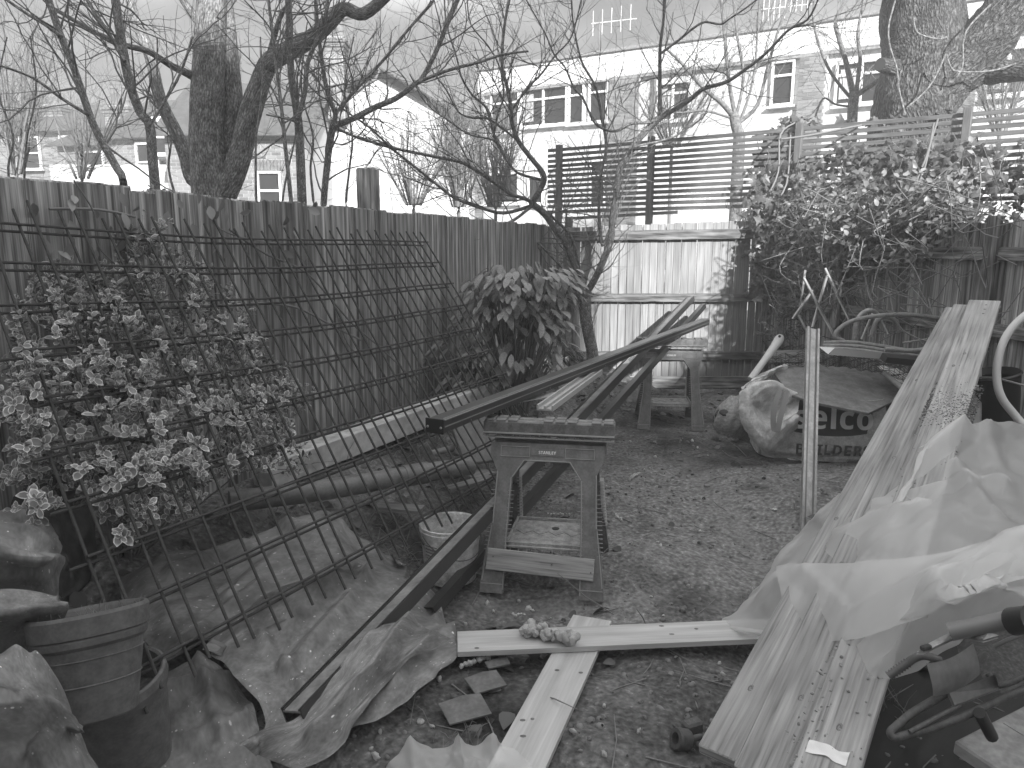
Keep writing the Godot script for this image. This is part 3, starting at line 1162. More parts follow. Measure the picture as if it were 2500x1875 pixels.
# the terrace behind the photographer and the neighbour's gable: they shade the garden
func make_terrace_behind() -> void:
	var t := thing("terrace_house", "pale brick terrace behind the garden that shades it", "house", Vector3(0, 0, 12.0))
	var m1 := MB.new()
	m1.box(Transform3D(Basis(), Vector3(-4.0, 6.3, 16.0)), Vector3(16.0, 12.6, 8.0))
	part(t, "wall", m1, M.brick_pale)
	var m2 := MB.new()
	m2.box(Transform3D(Basis(), Vector3(5.455, 7.0, 16.0)), Vector3(2.9, 14.0, 8.0))
	part(t, "added_tower", m2, M.brick_pale)  # unseen taller block, added to keep the forked tree shaded
	# unseen evergreen, added so its crown shades the forked tree and screen end
	var e := thing("added_evergreen", "unseen evergreen added to shade the forked tree and the screen", "tree", Vector3(7.7, 0, 5.4))
	var tm := MB.new()
	tm.tube(smooth(PackedVector3Array([Vector3(7.7, 0, 5.4), Vector3(7.6, 5, 5.2), Vector3(6.8, 8.4, 4.6), Vector3(5.8, 11.2, 4.0)]), 5), spread(0.2, 0.05, 16), 10)
	part(e, "trunk", tm, M.bark)
	var cx := []
	for k in 6000:
		var q := rv()
		if q.length() > 1.0:
			continue
		var c := Vector3(5.65, 10.5, 4.0) + q * Vector3(1.25, 2.0, 1.1)
		cx.append(leaf_xf(c, rv().normalized(), rv().normalized(), rr(0.14, 0.26)))
	copies("crown", ivy_mesh(0.1), M.leaf_ivy, cx, [], e)
	var g := thing("gabled_house", "neighbour house with gable roof next to the terrace", "house", Vector3(11.0, 0, 12.0))
	var m3 := MB.new()
	m3.extrude(PackedVector2Array([Vector2(-4.09, 0), Vector2(4.2, 0), Vector2(4.2, 9.45), Vector2(0, 11.75), Vector2(-4.09, 9.8)]), Transform3D(Basis(), Vector3(11.0, 0, 12.0)), 7.0)
	part(g, "wall", m3, M.brick_pale)

# ---------- bare trees ----------
# points on the picture -> a limb with its own depth and thickness (both ends given)
func limb(xy: Array, z0: float, z1: float, w0: float, w1: float, foot := false, s := 4) -> Array:
	var p := PackedVector3Array()
	var n := xy.size()
	for k in n:
		p.append(at(xy[k][0], xy[k][1], lerpf(z0, z1, float(k) / maxi(n - 1, 1))))
	if foot:
		p.insert(0, p[0] - Vector3(0, minf(0.25, p[0].y * 0.3), 0))
		p.insert(0, Vector3(p[0].x, -0.1, p[0].z))
	var q := smooth(p, s)
	var r := PackedFloat32Array()
	for k in q.size():
		var f := float(k) / (q.size() - 1)
		r.append(lerpf(w0, w1, f) * 0.5 * lerpf(z0, z1, f) / F)
	return [q, r]

func twig(mb: MB, p: Vector3, d: Vector3, length: float, r: float, lev: int, lift: float, wig := 0.24) -> void:
	var n := clampi(int(length / 0.09), 3, 8)
	var pts := PackedVector3Array([p])
	var dirs := [d]
	var dir := d
	var cur := p
	for k in n:
		dir = (dir + rv() * wig + Vector3.UP * lift).normalized()
		cur += dir * length / n
		pts.append(cur)
		dirs.append(dir)
	mb.tube(pts, spread(r, r * 0.45, n + 1), 4 if r > 0.004 else 3, false)
	if lev <= 0:
		return
	var kids := clampi(int(length * rr(4.0, 7.0)), 2, 7)
	for k in kids:
		var at_ := 1 + rng.randi() % n
		var side := (rv() - Vector3.UP * 0.0).normalized()
		var nd: Vector3 = (dirs[at_] + side * rr(0.55, 0.95)).normalized()
		twig(mb, pts[at_], nd, length * rr(0.35, 0.65), r * rr(0.45, 0.62), lev - 1, lift, wig)

func twigs_on(mb: MB, l: Array, per_m: float, length: float, lev: int, lift: float, from := 0.15) -> void:
	var p: PackedVector3Array = l[0]
	var r: PackedFloat32Array = l[1]
	for k in p.size() - 1:
		if float(k) / p.size() < from:
			continue
		var seg := p[k + 1] - p[k]
		var want := seg.length() * per_m
		var n := int(want) + (1 if rng.randf() < want - int(want) else 0)
		for m in n:
			var side := rv().normalized()
			var d := (seg.normalized() * rr(0.3, 0.9) + side * rr(0.5, 1.0) + Vector3.UP * lift * 2.0).normalized()
			var rad := clampf(r[k] * rr(0.3, 0.5), 0.0022, 0.0075)
			twig(mb, p[k] + seg * rng.randf(), d, length * rr(0.45, 1.2), rad, lev, lift)

# limbs: [points, z0, z1, w0, w1]; the first is the trunk and reaches the ground
func tree(called: String, label: String, group: String, limbs: Array, tw: Dictionary, bark: Material, tm: Material) -> Node3D:
	var first := limb(limbs[0][0], limbs[0][1], limbs[0][2], limbs[0][3], limbs[0][4], true)
	var b: Vector3 = first[0][0]
	var o := thing(called, label, "tree", Vector3(b.x, 0, b.z), group)
	var tb := MB.new()
	for k in limbs.size():
		var q = limbs[k]
		var l := first if k == 0 else limb(q[0], q[1], q[2], q[3], q[4])
		var mb := MB.new()
		var thick: bool = q[3] > 34.0
		mb.tube(l[0], l[1], 14 if thick else (8 if q[3] > 12.0 else 6), true, 1.0, tw.get("lump", 0.0), nz3)
		part(o, "trunk" if k == 0 else "limb", mb, bark)
		if tw.per > 0.0:
			twigs_on(tb, l, tw.per * (0.5 if thick else 1.0), tw.len, tw.lev, tw.lift, 0.45 if k == 0 else 0.08)
	if tb.v.size():
		part(o, "twigs", tb, tm, false, "stuff")
	return o

var nz3 := FastNoiseLite.new()

func make_trees() -> void:
	nz3.seed = 8
	nz3.frequency = 3.0
	# the forked tree by the back fence
	var z := 8.3
	tree("garden_tree", "bare forked tree with winding branches rising before the pale fence", "", [
		[[[1446, 860], [1434, 800], [1428, 750], [1430, 712]], z, z, 30, 32],
		[[[1431, 716], [1457, 672], [1490, 590], [1495, 536], [1504, 482], [1512, 414], [1528, 387], [1563, 335], [1597, 300], [1620, 280]], z, 8.0, 17, 16.32],
		[[[1613, 284], [1611, 249], [1611, 192], [1611, 136], [1613, 102], [1620, 45], [1621, -10]], 8.0, 7.8, 11.56, 6.12],
		[[[1618, 284], [1681, 246], [1717, 217], [1771, 201], [1816, 172], [1871, 129], [1923, 75], [1972, 47], [1999, -5]], 8.0, 7.2, 11.56, 4.08],
		[[[1614, 130], [1658, 97], [1694, 68], [1721, 54], [1760, 59], [1782, 45], [1816, 23], [1853, -5]], 7.9, 7.6, 6.12, 3.4],
		[[[1546, 358], [1597, 348], [1645, 334], [1672, 316], [1717, 285], [1737, 237]], 8.0, 7.7, 6.12, 2.72],
		[[[1604, 292], [1575, 300], [1541, 302], [1503, 320], [1469, 313], [1447, 293], [1424, 241], [1402, 216], [1379, 164], [1354, 135], [1330, 80], [1285, 0]], 8.0, 7.7, 7.48, 3.4],
		[[[1430, 716], [1411, 666], [1384, 599], [1360, 566], [1330, 523], [1300, 498]], z, 7.9, 17.68, 16.32],
		[[[1297, 500], [1307, 483], [1327, 446], [1325, 422], [1300, 390], [1266, 345], [1250, 299], [1248, 266], [1237, 209], [1225, 153], [1232, 60], [1245, -5]], 7.9, 7.5, 14.96, 5.44],
		[[[1249, 272], [1255, 261], [1289, 214], [1322, 180], [1356, 135], [1395, 90], [1420, -5]], 7.7, 7.4, 6.8, 3.4],
		[[[1300, 498], [1286, 487], [1248, 473], [1198, 440], [1162, 415], [1119, 394], [1074, 385], [959, 361], [868, 334], [815, 310]], 7.9, 7.2, 10.2, 6.12],
		[[[1298, 502], [1230, 520], [1166, 505], [1108, 482], [1073, 456], [1010, 405], [960, 365], [900, 310], [838, 266], [790, 215], [740, 150]], 7.9, 7.0, 8.84, 4.08],
		[[[1326, 440], [1270, 425], [1248, 406], [1225, 370], [1203, 342], [1148, 329], [1108, 304], [1040, 252], [1000, 180]], 7.9, 7.4, 7.48, 2.72],
		[[[1240, 395], [1207, 329], [1189, 266], [1153, 232], [1126, 187], [1115, 141], [1090, 60], [1085, -5]], 7.7, 7.4, 7.48, 3.4],
		[[[1266, 345], [1229, 315], [1190, 290], [1150, 287], [1118, 272], [1090, 220], [1060, 180], [1030, 130]], 7.8, 7.4, 6.8, 2.72],
		[[[1205, 335], [1215, 280], [1230, 230], [1218, 160], [1190, 110], [1150, 60], [1140, -5]], 7.7, 7.4, 5.44, 2.72],
		[[[1310, 500], [1360, 540], [1395, 580], [1412, 640], [1424, 700]], 8.0, 8.25, 8.16, 7.48],
		[[[1250, 548], [1310, 590], [1360, 640], [1405, 690]], 8.0, 8.2, 6.12, 6.8],
		[[[1302, 500], [1250, 540], [1190, 562], [1164, 590], [1110, 605], [1039, 626], [965, 628]], 7.9, 7.0, 7.48, 4.08],
		[[[1168, 590], [1155, 640], [1140, 690], [1118, 740], [1060, 800]], 7.7, 7.3, 5.44, 3.4],
		[[[1496, 540], [1470, 600], [1462, 500], [1466, 430], [1480, 360], [1470, 290]], 8.2, 8.1, 8.16, 6.8],
		[[[1470, 300], [1455, 215], [1420, 150], [1400, 60], [1395, -5]], 8.1, 7.9, 6.8, 4.08],
	], {"per": 12.0, "len": 0.72, "lev": 2, "lift": 0.07}, M.bark_thin, M.twig)
	# big grey trunk behind the left fence
	tree("pollard_tree", "thick grey tree with several heavy stems behind the dark fence", "", [
		[[[516, 482], [512, 420], [505, 342], [508, 228], [512, 150], [515, 57], [520, -20]], 7.0, 7.0, 96, 64],
		[[[548, 470], [580, 400], [604, 304], [627, 228], [653, 160], [695, 129], [752, 99], [805, 53], [840, 22], [887, 34], [945, -10]], 7.0, 6.8, 60, 24],
		[[[545, 420], [558, 342], [570, 266], [562, 152], [551, 38], [548, -15]], 7.1, 7.1, 52, 34],
		[[[478, 190], [455, 178], [418, 160], [361, 125], [304, 110], [228, 76], [114, 11]], 7.0, 6.4, 20, 8],
		[[[505, 440], [471, 437], [450, 372], [429, 323], [391, 243], [365, 133], [327, 38], [315, -15]], 7.1, 7.5, 36, 20],
		[[[490, 60], [460, 20], [440, -10]], 7.0, 6.9, 20, 14],
		[[[650, 165], [672, 80], [690, 30], [720, -10]], 6.9, 6.7, 14, 8],
	], {"per": 3.6, "len": 0.8, "lev": 2, "lift": 0.04, "lump": 0.12}, M.bark, M.twig)
	# young stems along the fence
	var st := [
		["slim leaning sapling rising over the dark fence, bare", [[[300, 440], [281, 403], [228, 304], [182, 171], [144, 76], [118, -5]], 5.0, 5.3, 19, 15], [[[150, 90], [110, 60], [60, 30], [10, -5]], 5.2, 5.2, 9, 6], [[[215, 280], [150, 240], [80, 190], [0, 160]], 5.1, 5.0, 8, 5]],
		["sapling with a bent stem beside the thick grey tree", [[[380, 470], [372, 380], [365, 304], [342, 273], [315, 197], [296, 95], [281, -5]], 5.4, 5.6, 24, 19], [[[365, 310], [400, 250], [440, 180], [470, 90]], 5.4, 5.6, 8, 5], [[[305, 150], [270, 90], [225, 20], [210, -5]], 5.5, 5.6, 10, 7]],
		["straight young stem between thick tree and white gable", [[[738, 500], [732, 353], [727, 286], [716, 218], [709, 150], [704, -5]], 5.8, 5.9, 26, 14], [[[727, 290], [745, 220], [752, 150], [790, 60], [800, -5]], 5.8, 5.9, 12, 8], [[[730, 300], [700, 290], [650, 280]], 5.8, 5.6, 7, 4]],
		["thin whip-like stem beside the straight young stem", [[[711, 496], [696, 353], [687, 263], [673, 150], [655, -5]], 5.6, 5.8, 12, 7], [[[692, 330], [660, 355], [612, 390]], 5.6, 5.5, 6, 3]],
		["pale sapling forking low before the white house end", [[[790, 500], [802, 376], [813, 308]], 6.0, 6.0, 15, 17], [[[813, 312], [818, 277], [800, 229], [786, 150], [775, 60], [770, -5]], 6.0, 6.1, 12, 8], [[[815, 308], [870, 286], [913, 263], [967, 240], [1012, 206], [1031, 190], [1065, 125], [1096, 49], [1120, -5]], 6.0, 6.2, 15, 9], [[[1020, 200], [1096, 171], [1168, 152], [1229, 133], [1290, 125]], 6.1, 6.2, 9, 5], [[[820, 280], [831, 263], [876, 211], [933, 150], [990, 80], [1060, 0]], 6.0, 6.1, 8, 6]],
	]
	for s in st:
		tree("sapling", s[0], "saplings along the left fence", s.slice(1), {"per": 11.0, "len": 0.7, "lev": 2, "lift": 0.02}, M.bark_thin, M.twig)
	# more thin stems
	for q in [[60, 5.6], [30, 6.4], [430, 6.5], [626, 5.4], [765, 6.2], [845, 6.6], [690, 6.8]]:
		var x0: float = q[0]
		var lean := rr(-60, 60)
		tree("sapling", "slender bare shoot standing behind the dark fence", "thin shoots behind the fence", [[[[x0, 490], [x0 + lean * 0.2 + rr(-8, 8), 410], [x0 + lean * 0.3 + rr(-14, 14), 330], [x0 + lean * 0.7 + rr(-16, 16), 220], [x0 + lean + rr(-20, 20), 90]], q[1], q[1], rr(6, 9), 3]], {"per": 5.0, "len": 0.5, "lev": 1, "lift": 0.03}, M.bark_thin, M.twig)
	# old trunk at the right, behind the slatted screen
	var oz := 10.9
	var old := tree("veteran_tree", "massive old trunk with cracked bark and a great leaning limb", "", [
		[[[2232, 300], [2234, 240], [2248, 170], [2258, 110], [2256, 50], [2258, -40]], oz, oz, 205, 165],
		[[[2270, 262], [2305, 203], [2362, 147], [2418, 79], [2463, 23], [2510, -40]], oz - 0.1, oz - 0.5, 135, 95],
		[[[2360, 172], [2420, 175], [2480, 172], [2580, 165]], oz - 0.2, oz - 0.9, 52, 50],
		[[[2185, 165], [2160, 160], [2148, 158]], oz - 0.35, oz - 0.45, 38, 26],
		[[[2310, 250], [2350, 225], [2400, 190], [2450, 140]], oz, oz + 0.2, 16, 7],
	], {"per": 2.2, "len": 0.9, "lev": 2, "lift": 0.02, "lump": 0.34}, M.bark_big, M.twig_far)
	# loose vines hanging on the old trunk
	for q in [[[2186, 0], [2170, 60], [2172, 110], [2190, 170], [2195, 220], [2210, 280]], [[2420, 10], [2370, 60], [2352, 100], [2350, 160], [2335, 190]], [[2310, 130], [2322, 165], [2345, 175], [2420, 173], [2480, 155]], [[2230, 40], [2240, 80], [2290, 95], [2312, 90]], [[2310, 130], [2270, 210], [2215, 262]]]:
		var pts := []
		for w in q:
			pts.append(at(w[0], w[1], oz - 0.78))
		var vm := MB.new()
		pipe(vm, pts, 0.011, 5, 5)
		part(old, "vine", vm, M.bark_thin)
	# pollards behind the screen
	var pz := 13.5
	tree("pollard_tree", "knuckled pollard with a spray of upright shoots behind the screen", "", [
		[[[1805, 335], [1798, 310], [1790, 275]], pz, pz, 30, 24],
		[[[1795, 290], [1760, 250], [1717, 215], [1660, 150], [1625, 118]], pz, pz - 0.4, 13, 5],
		[[[1794, 280], [1780, 200], [1770, 100], [1760, -5]], pz, pz, 11, 6],
		[[[1797, 285], [1815, 190], [1800, 90], [1790, -5]], pz, pz, 9, 5],
		[[[1803, 300], [1850, 255], [1875, 160], [1905, 60], [1930, -5]], pz, pz, 10, 5],
		[[[1803, 305], [1830, 230], [1845, 150], [1850, 30]], pz, pz, 8, 4],
		[[[1790, 290], [1720, 270], [1650, 275], [1600, 250]], pz, pz - 0.3, 7, 4],
	], {"per": 7.0, "len": 1.0, "lev": 2, "lift": 0.05}, M.bark_thin, M.twig_far)
	tree("pollard_tree", "stubby pollard with swollen head left of the old trunk", "", [
		[[[2080, 310], [2082, 260], [2086, 225]], pz - 1.0, pz - 1.0, 26, 24],
		[[[2084, 240], [2065, 150], [2050, 100], [2040, 50], [2070, -5]], pz - 1.0, pz - 1.0, 13, 7],
		[[[2088, 235], [2100, 150], [2095, 80], [2110, -5]], pz - 1.0, pz - 1.0, 10, 6],
		[[[2090, 232], [2125, 210], [2150, 190]], pz - 1.0, pz - 1.2, 14, 9],
		[[[2082, 245], [2030, 180], [2000, 110], [1985, 40], [1990, -5]], pz - 1.0, pz - 1.0, 8, 4],
		[[[2078, 260], [2040, 255], [2010, 240], [1990, 285]], pz - 1.0, pz - 1.0, 6, 4],
	], {"per": 7.0, "len": 0.9, "lev": 2, "lift": 0.04}, M.bark_thin, M.twig_far)
	# fine shrubby trees that veil the houses
	for q in [[1120.0, 510.0, 13.5, 210.0, "pale fine-twigged shrub veiling the corner of the white block", 26], [1210.0, 510.0, 14.5, 250.0, "second fine-twigged shrub below the wide white windows", 22], [40.0, 430.0, 10.0, 60.0, "pale bare bush spreading before the far terrace", 20], [1010.0, 505.0, 12.5, 300.0, "low bare shrub by the white gable end", 18], [2440.0, 330.0, 11.9, 100.0, "slanting bare shrub under the great leaning limb", 16], [1640.0, 360.0, 15.5, 190.0, "bare bush between the brick pier and the pollard", 14], [200.0, 440.0, 9.0, 200.0, "bare thorn bush just behind the dark fence", 14]]:
		var ls := [[[[q[0], q[1]], [q[0] + 4, q[1] - 20]], q[2], q[2], 9, 8]]
		for k in q[5]:
			var sx := rr(-1, 1)
			var hgt: float = (q[1] - q[3]) * rr(0.6, 1.0)
			ls.append([[[q[0] + sx * 18, q[1] - 5], [q[0] + sx * 55, q[1] - hgt * 0.45], [q[0] + sx * 105 + rr(-15, 15), q[1] - hgt]], q[2] + rr(-0.4, 0.4), q[2] + rr(-0.9, 0.9), rr(3.5, 6.5), 2])
		tree("bare_shrub", q[4], "bare shrubs beyond the fences", ls, {"per": 7.0, "len": 0.62, "lev": 2, "lift": 0.06}, M.twig_far, M.twig_far)

# ---------- leaves and plants ----------
# a leaf along +z, one unit long; shape: half-widths along it; edge and inner greys
func leaf_mesh(ws: Array, bend: float, fold: float, edge: float, inner: float, rim: float) -> ArrayMesh:
	var rows := ws.size()
	var cs := [-1.0, -rim, -rim * 0.97, 0.0, rim * 0.97, rim, 1.0] if edge != inner else [-1.0, 0.0, 1.0]
	var p := PackedVector3Array()
	var col := PackedColorArray()
	for r in rows:
		var t := float(r) / (rows - 1)
		for c: float in cs:
			var x: float = ws[r] * c
			p.append(Vector3(x, absf(c) * ws[r] * fold - bend * t * t, t))
			var g := edge if absf(c) >= rim or (edge != inner and r == rows - 1) else inner
			col.append(Color(g, g, g))
	var mb := MB.new()
	mb.sheet(p, rows, cs.size())
	mb.face(Vector3.UP)
	mb.c = col
	return mb.mesh(Vector3.ZERO, true)

# five-lobed ivy leaf along +z
func ivy_mesh(g: float) -> ArrayMesh:
	var out := [Vector2(0.0, 0.05), Vector2(0.2, -0.08), Vector2(0.44, 0.06), Vector2(0.3, 0.26), Vector2(0.5, 0.52), Vector2(0.24, 0.56), Vector2(0.0, 1.0), Vector2(-0.24, 0.56), Vector2(-0.5, 0.52), Vector2(-0.3, 0.26), Vector2(-0.44, 0.06), Vector2(-0.2, -0.08)]
	var mb := MB.new()
	var c := Vector3(0, 0.05, 0.32)
	for k in out.size():
		var a: Vector2 = out[k]
		var b: Vector2 = out[(k + 1) % out.size()]
		var s := 1.0 + 0.1 * (k % 2)
		mb.col = Color(g * s, g * s, g * s)
		mb.tri(c, Vector3(a.x, -0.12 * a.length_squared(), a.y), Vector3(b.x, -0.12 * b.length_squared(), b.y), Vector3.UP)
	return mb.mesh(Vector3.ZERO, true)

func leaf_xf(p: Vector3, d: Vector3, up: Vector3, s: float) -> Transform3D:
	return Transform3D(look(d, up).scaled_local(Vector3(s, s, s)), p)

# the 300 leaves nearest the photographer are parts, the rest one mass
func dress(o: Node3D, meshes: Array, m: Material, xfs: Array, most := 300) -> void:
	xfs.sort_custom(func(a, b): return a.origin.distance_squared_to(EYE) < b.origin.distance_squared_to(EYE))
	for k in mini(most, xfs.size()):
		piece(o, "leaf", meshes[rng.randi() % meshes.size()], m, xfs[k])
	if xfs.size() > most:
		var rest := xfs.slice(most)
		var cols := []
		for k in rest.size():
			var g := rr(0.4, 1.2)
			cols.append(Color(g, g, g))
		copies("foliage", meshes[0], m, rest, cols, o)

# mesh panel's frame, which the bush grows through
const MT := Vector3(-0.648, 1.707, -5.78)
const MU := Vector3(0.435, -0.022, -0.9)
const MW := Vector3(0.487, -0.764, 0.425)

func sprig(stems: MB, xfs: Array, p: Vector3, d: Vector3, length: float, size: float, pairs: int, wig := 0.35) -> void:
	var dir := d.normalized()
	var pts := PackedVector3Array([p])
	var cur := p
	for k in 4:
		dir = (dir + rv() * wig * 0.4).normalized()
		cur += dir * length / 4.0
		pts.append(cur)
	stems.tube(pts, spread(0.0022, 0.0012, 5), 3, false)
	var side := dir.cross(rv()).normalized()
	for k in pairs:
		var f := 1.0 - float(k) / pairs * 0.75
		var q := pts[0].lerp(pts[4], f)
		side = side.rotated(dir, 1.4)
		for sg: float in [-1.0, 1.0]:
			var ld := (side * sg + dir * rr(0.25, 0.8) + Vector3.UP * rr(-0.1, 0.25)).normalized()
			xfs.append(leaf_xf(q, ld, (dir + Vector3.UP * 0.5 + rv() * 0.3).normalized(), size * rr(0.5, 1.35) * (0.75 if k == 0 else 1.0)))
	xfs.append(leaf_xf(pts[4], (dir + rv() * 0.3).normalized(), rv(), size * 0.7))

func make_euonymus() -> void:
	var nn := MU.cross(MW).normalized()
	if nn.z < 0.0:
		nn = -nn
	var ws := [0.02, 0.2, 0.29, 0.26, 0.02]
	var ms := []
	for k in 6:
		ms.append(leaf_mesh([ws, [0.02, 0.24, 0.34, 0.28, 0.03]][k % 2], [0.12, 0.3, 0.05, 0.2, -0.1, 0.25][k], 0.25, [0.85, 0.7, 0.6, 0.8, 0.5, 0.75][k], [0.26, 0.2, 0.14, 0.3, 0.11, 0.22][k], [0.8, 0.76, 0.84, 0.72, 0.86, 0.8][k]))
	var base := Vector3(-1.75, 0.2, -3.2)
	var o := thing("variegated_shrub", "large variegated evergreen shrub with pale-edged leaves growing through mesh", "shrub", base)
	var cl := [[365, 500, 24, 18], [368, 535, 36, 26], [352, 575, 52, 26], [350, 615, 80, 30], [430, 665, 60, 44], [160, 675, 75, 34], [120, 715, 60, 34], [300, 690, 90, 42], [330, 745, 110, 45], [500, 735, 60, 50], [555, 790, 60, 55], [220, 800, 110, 40], [60, 770, 50, 22], [420, 830, 110, 50], [110, 920, 100, 45], [300, 890, 130, 55], [480, 880, 110, 55], [610, 860, 50, 50], [660, 925, 55, 50], [230, 985, 150, 60], [440, 990, 130, 60], [705, 985, 50, 50], [625, 1040, 95, 70], [350, 1075, 150, 70], [150, 1070, 110, 60], [60, 1150, 55, 45], [480, 1130, 120, 60], [665, 1110, 80, 50], [310, 1180, 110, 55], [310, 1260, 55, 34], [420, 1230, 75, 45], [90, 1225, 40, 30], [320, 1300, 30, 20], [250, 900, 90, 45], [540, 960, 90, 50], [40, 1000, 50, 60], [60, 860, 50, 50], [200, 740, 80, 40], [590, 1000, 70, 50], [250, 1130, 110, 50], [400, 1160, 110, 50]]
	var xfs := []
	var st := MB.new()
	for c in cl:
		var n := int(c[2] * c[3] / 125.0) + 5
		for k in n:
			var a := rr(0, TAU)
			var r := sqrt(rng.randf())
			var x: float = c[0] + cos(a) * r * c[2]
			var y: float = c[1] + sin(a) * r * c[3]
			var p := on_plane(x, y, MT, nn)
			var off := rr(0.1, 0.32) if rng.randf() < 0.72 else (rr(0.2, 0.4) if rng.randf() < 0.6 else rr(-0.07, 0.0))
			p = EYE + (p - EYE) * (1.0 + off / p.distance_to(EYE))
			var out := (p - base - Vector3(0, 0.4, 0)).normalized()
			sprig(st, xfs, p - out * 0.06, out + Vector3.UP * 0.3 + rv() * 0.6 + (EYE - p).normalized() * 0.4, rr(0.06, 0.12), 0.035, 4)
	for k in 26:
		var q := on_plane(rr(120, 620), rr(700, 1200), MT, nn)
		var to := EYE + (q - EYE) * 1.06
		st.tube(smooth(PackedVector3Array([base + rv() * 0.06, base.lerp(to, 0.5) + Vector3(0, 0.1, 0) + rv() * 0.12, to]), 4), spread(0.008, 0.003, 9), 5, false)
	part(o, "stems", st, M.twig, false, "stuff")
	dress(o, ms, M.leaf_v, xfs)

func make_laurel() -> void:
	var z := 6.15
	var b := at(1250, 960, z)
	b.y = 0.05
	var o := thing("spotted_laurel", "spotted laurel bush with drooping glossy leaves beside forked tree", "shrub", b)
	var ws := [0.015, 0.13, 0.19, 0.2, 0.14, 0.01]
	var ms := [leaf_mesh(ws, 0.22, 0.22, 0.75, 0.75, 0.5), leaf_mesh(ws, 0.3, 0.18, 0.6, 0.6, 0.5), leaf_mesh(ws, 0.15, 0.25, 0.85, 0.85, 0.5)]
	var xfs := []
	var st := MB.new()
	for c in [[1200, 690, 65, 40, 30], [1290, 665, 80, 30, 28], [1355, 700, 60, 46, 26], [1250, 735, 100, 46, 40], [1165, 740, 44, 44, 18], [1330, 760, 60, 40, 18], [1140, 850, 80, 60, 30], [1095, 890, 50, 50, 16], [1215, 840, 70, 60, 22], [1180, 910, 90, 40, 22], [1355, 810, 40, 50, 10], [1290, 880, 70, 50, 18], [1400, 860, 30, 20, 6]]:
		for k in c[4]:
			var a := rr(0, TAU)
			var r := sqrt(rng.randf())
			var p := at(c[0] + cos(a) * r * c[2], c[1] + sin(a) * r * c[3], z + rr(-0.35, 0.25))
			var core := Vector3(b.x, p.y + 0.05, b.z - 0.1)
			var out := (p - core).normalized()
			for q in 4:
				var d := (out + Vector3.DOWN * rr(0.2, 0.9) + rv() * 0.5 + Vector3(0, 0, 0.35)).normalized()
				xfs.append(leaf_xf(p + rv() * 0.05, d, (Vector3.UP + out * 0.6 + rv() * 0.2).normalized(), rr(0.09, 0.15)))
			if k % 2 == 0:
				st.tube(smooth(PackedVector3Array([b + rv() * 0.08, b.lerp(p, 0.55) + rv() * 0.08 + Vector3(0, 0.1, 0), p]), 4), spread(0.008, 0.004, 9), 5, false)
	part(o, "stems", st, M.twig, false, "stuff")
	dress(o, ms, M.leaf_laurel, xfs)

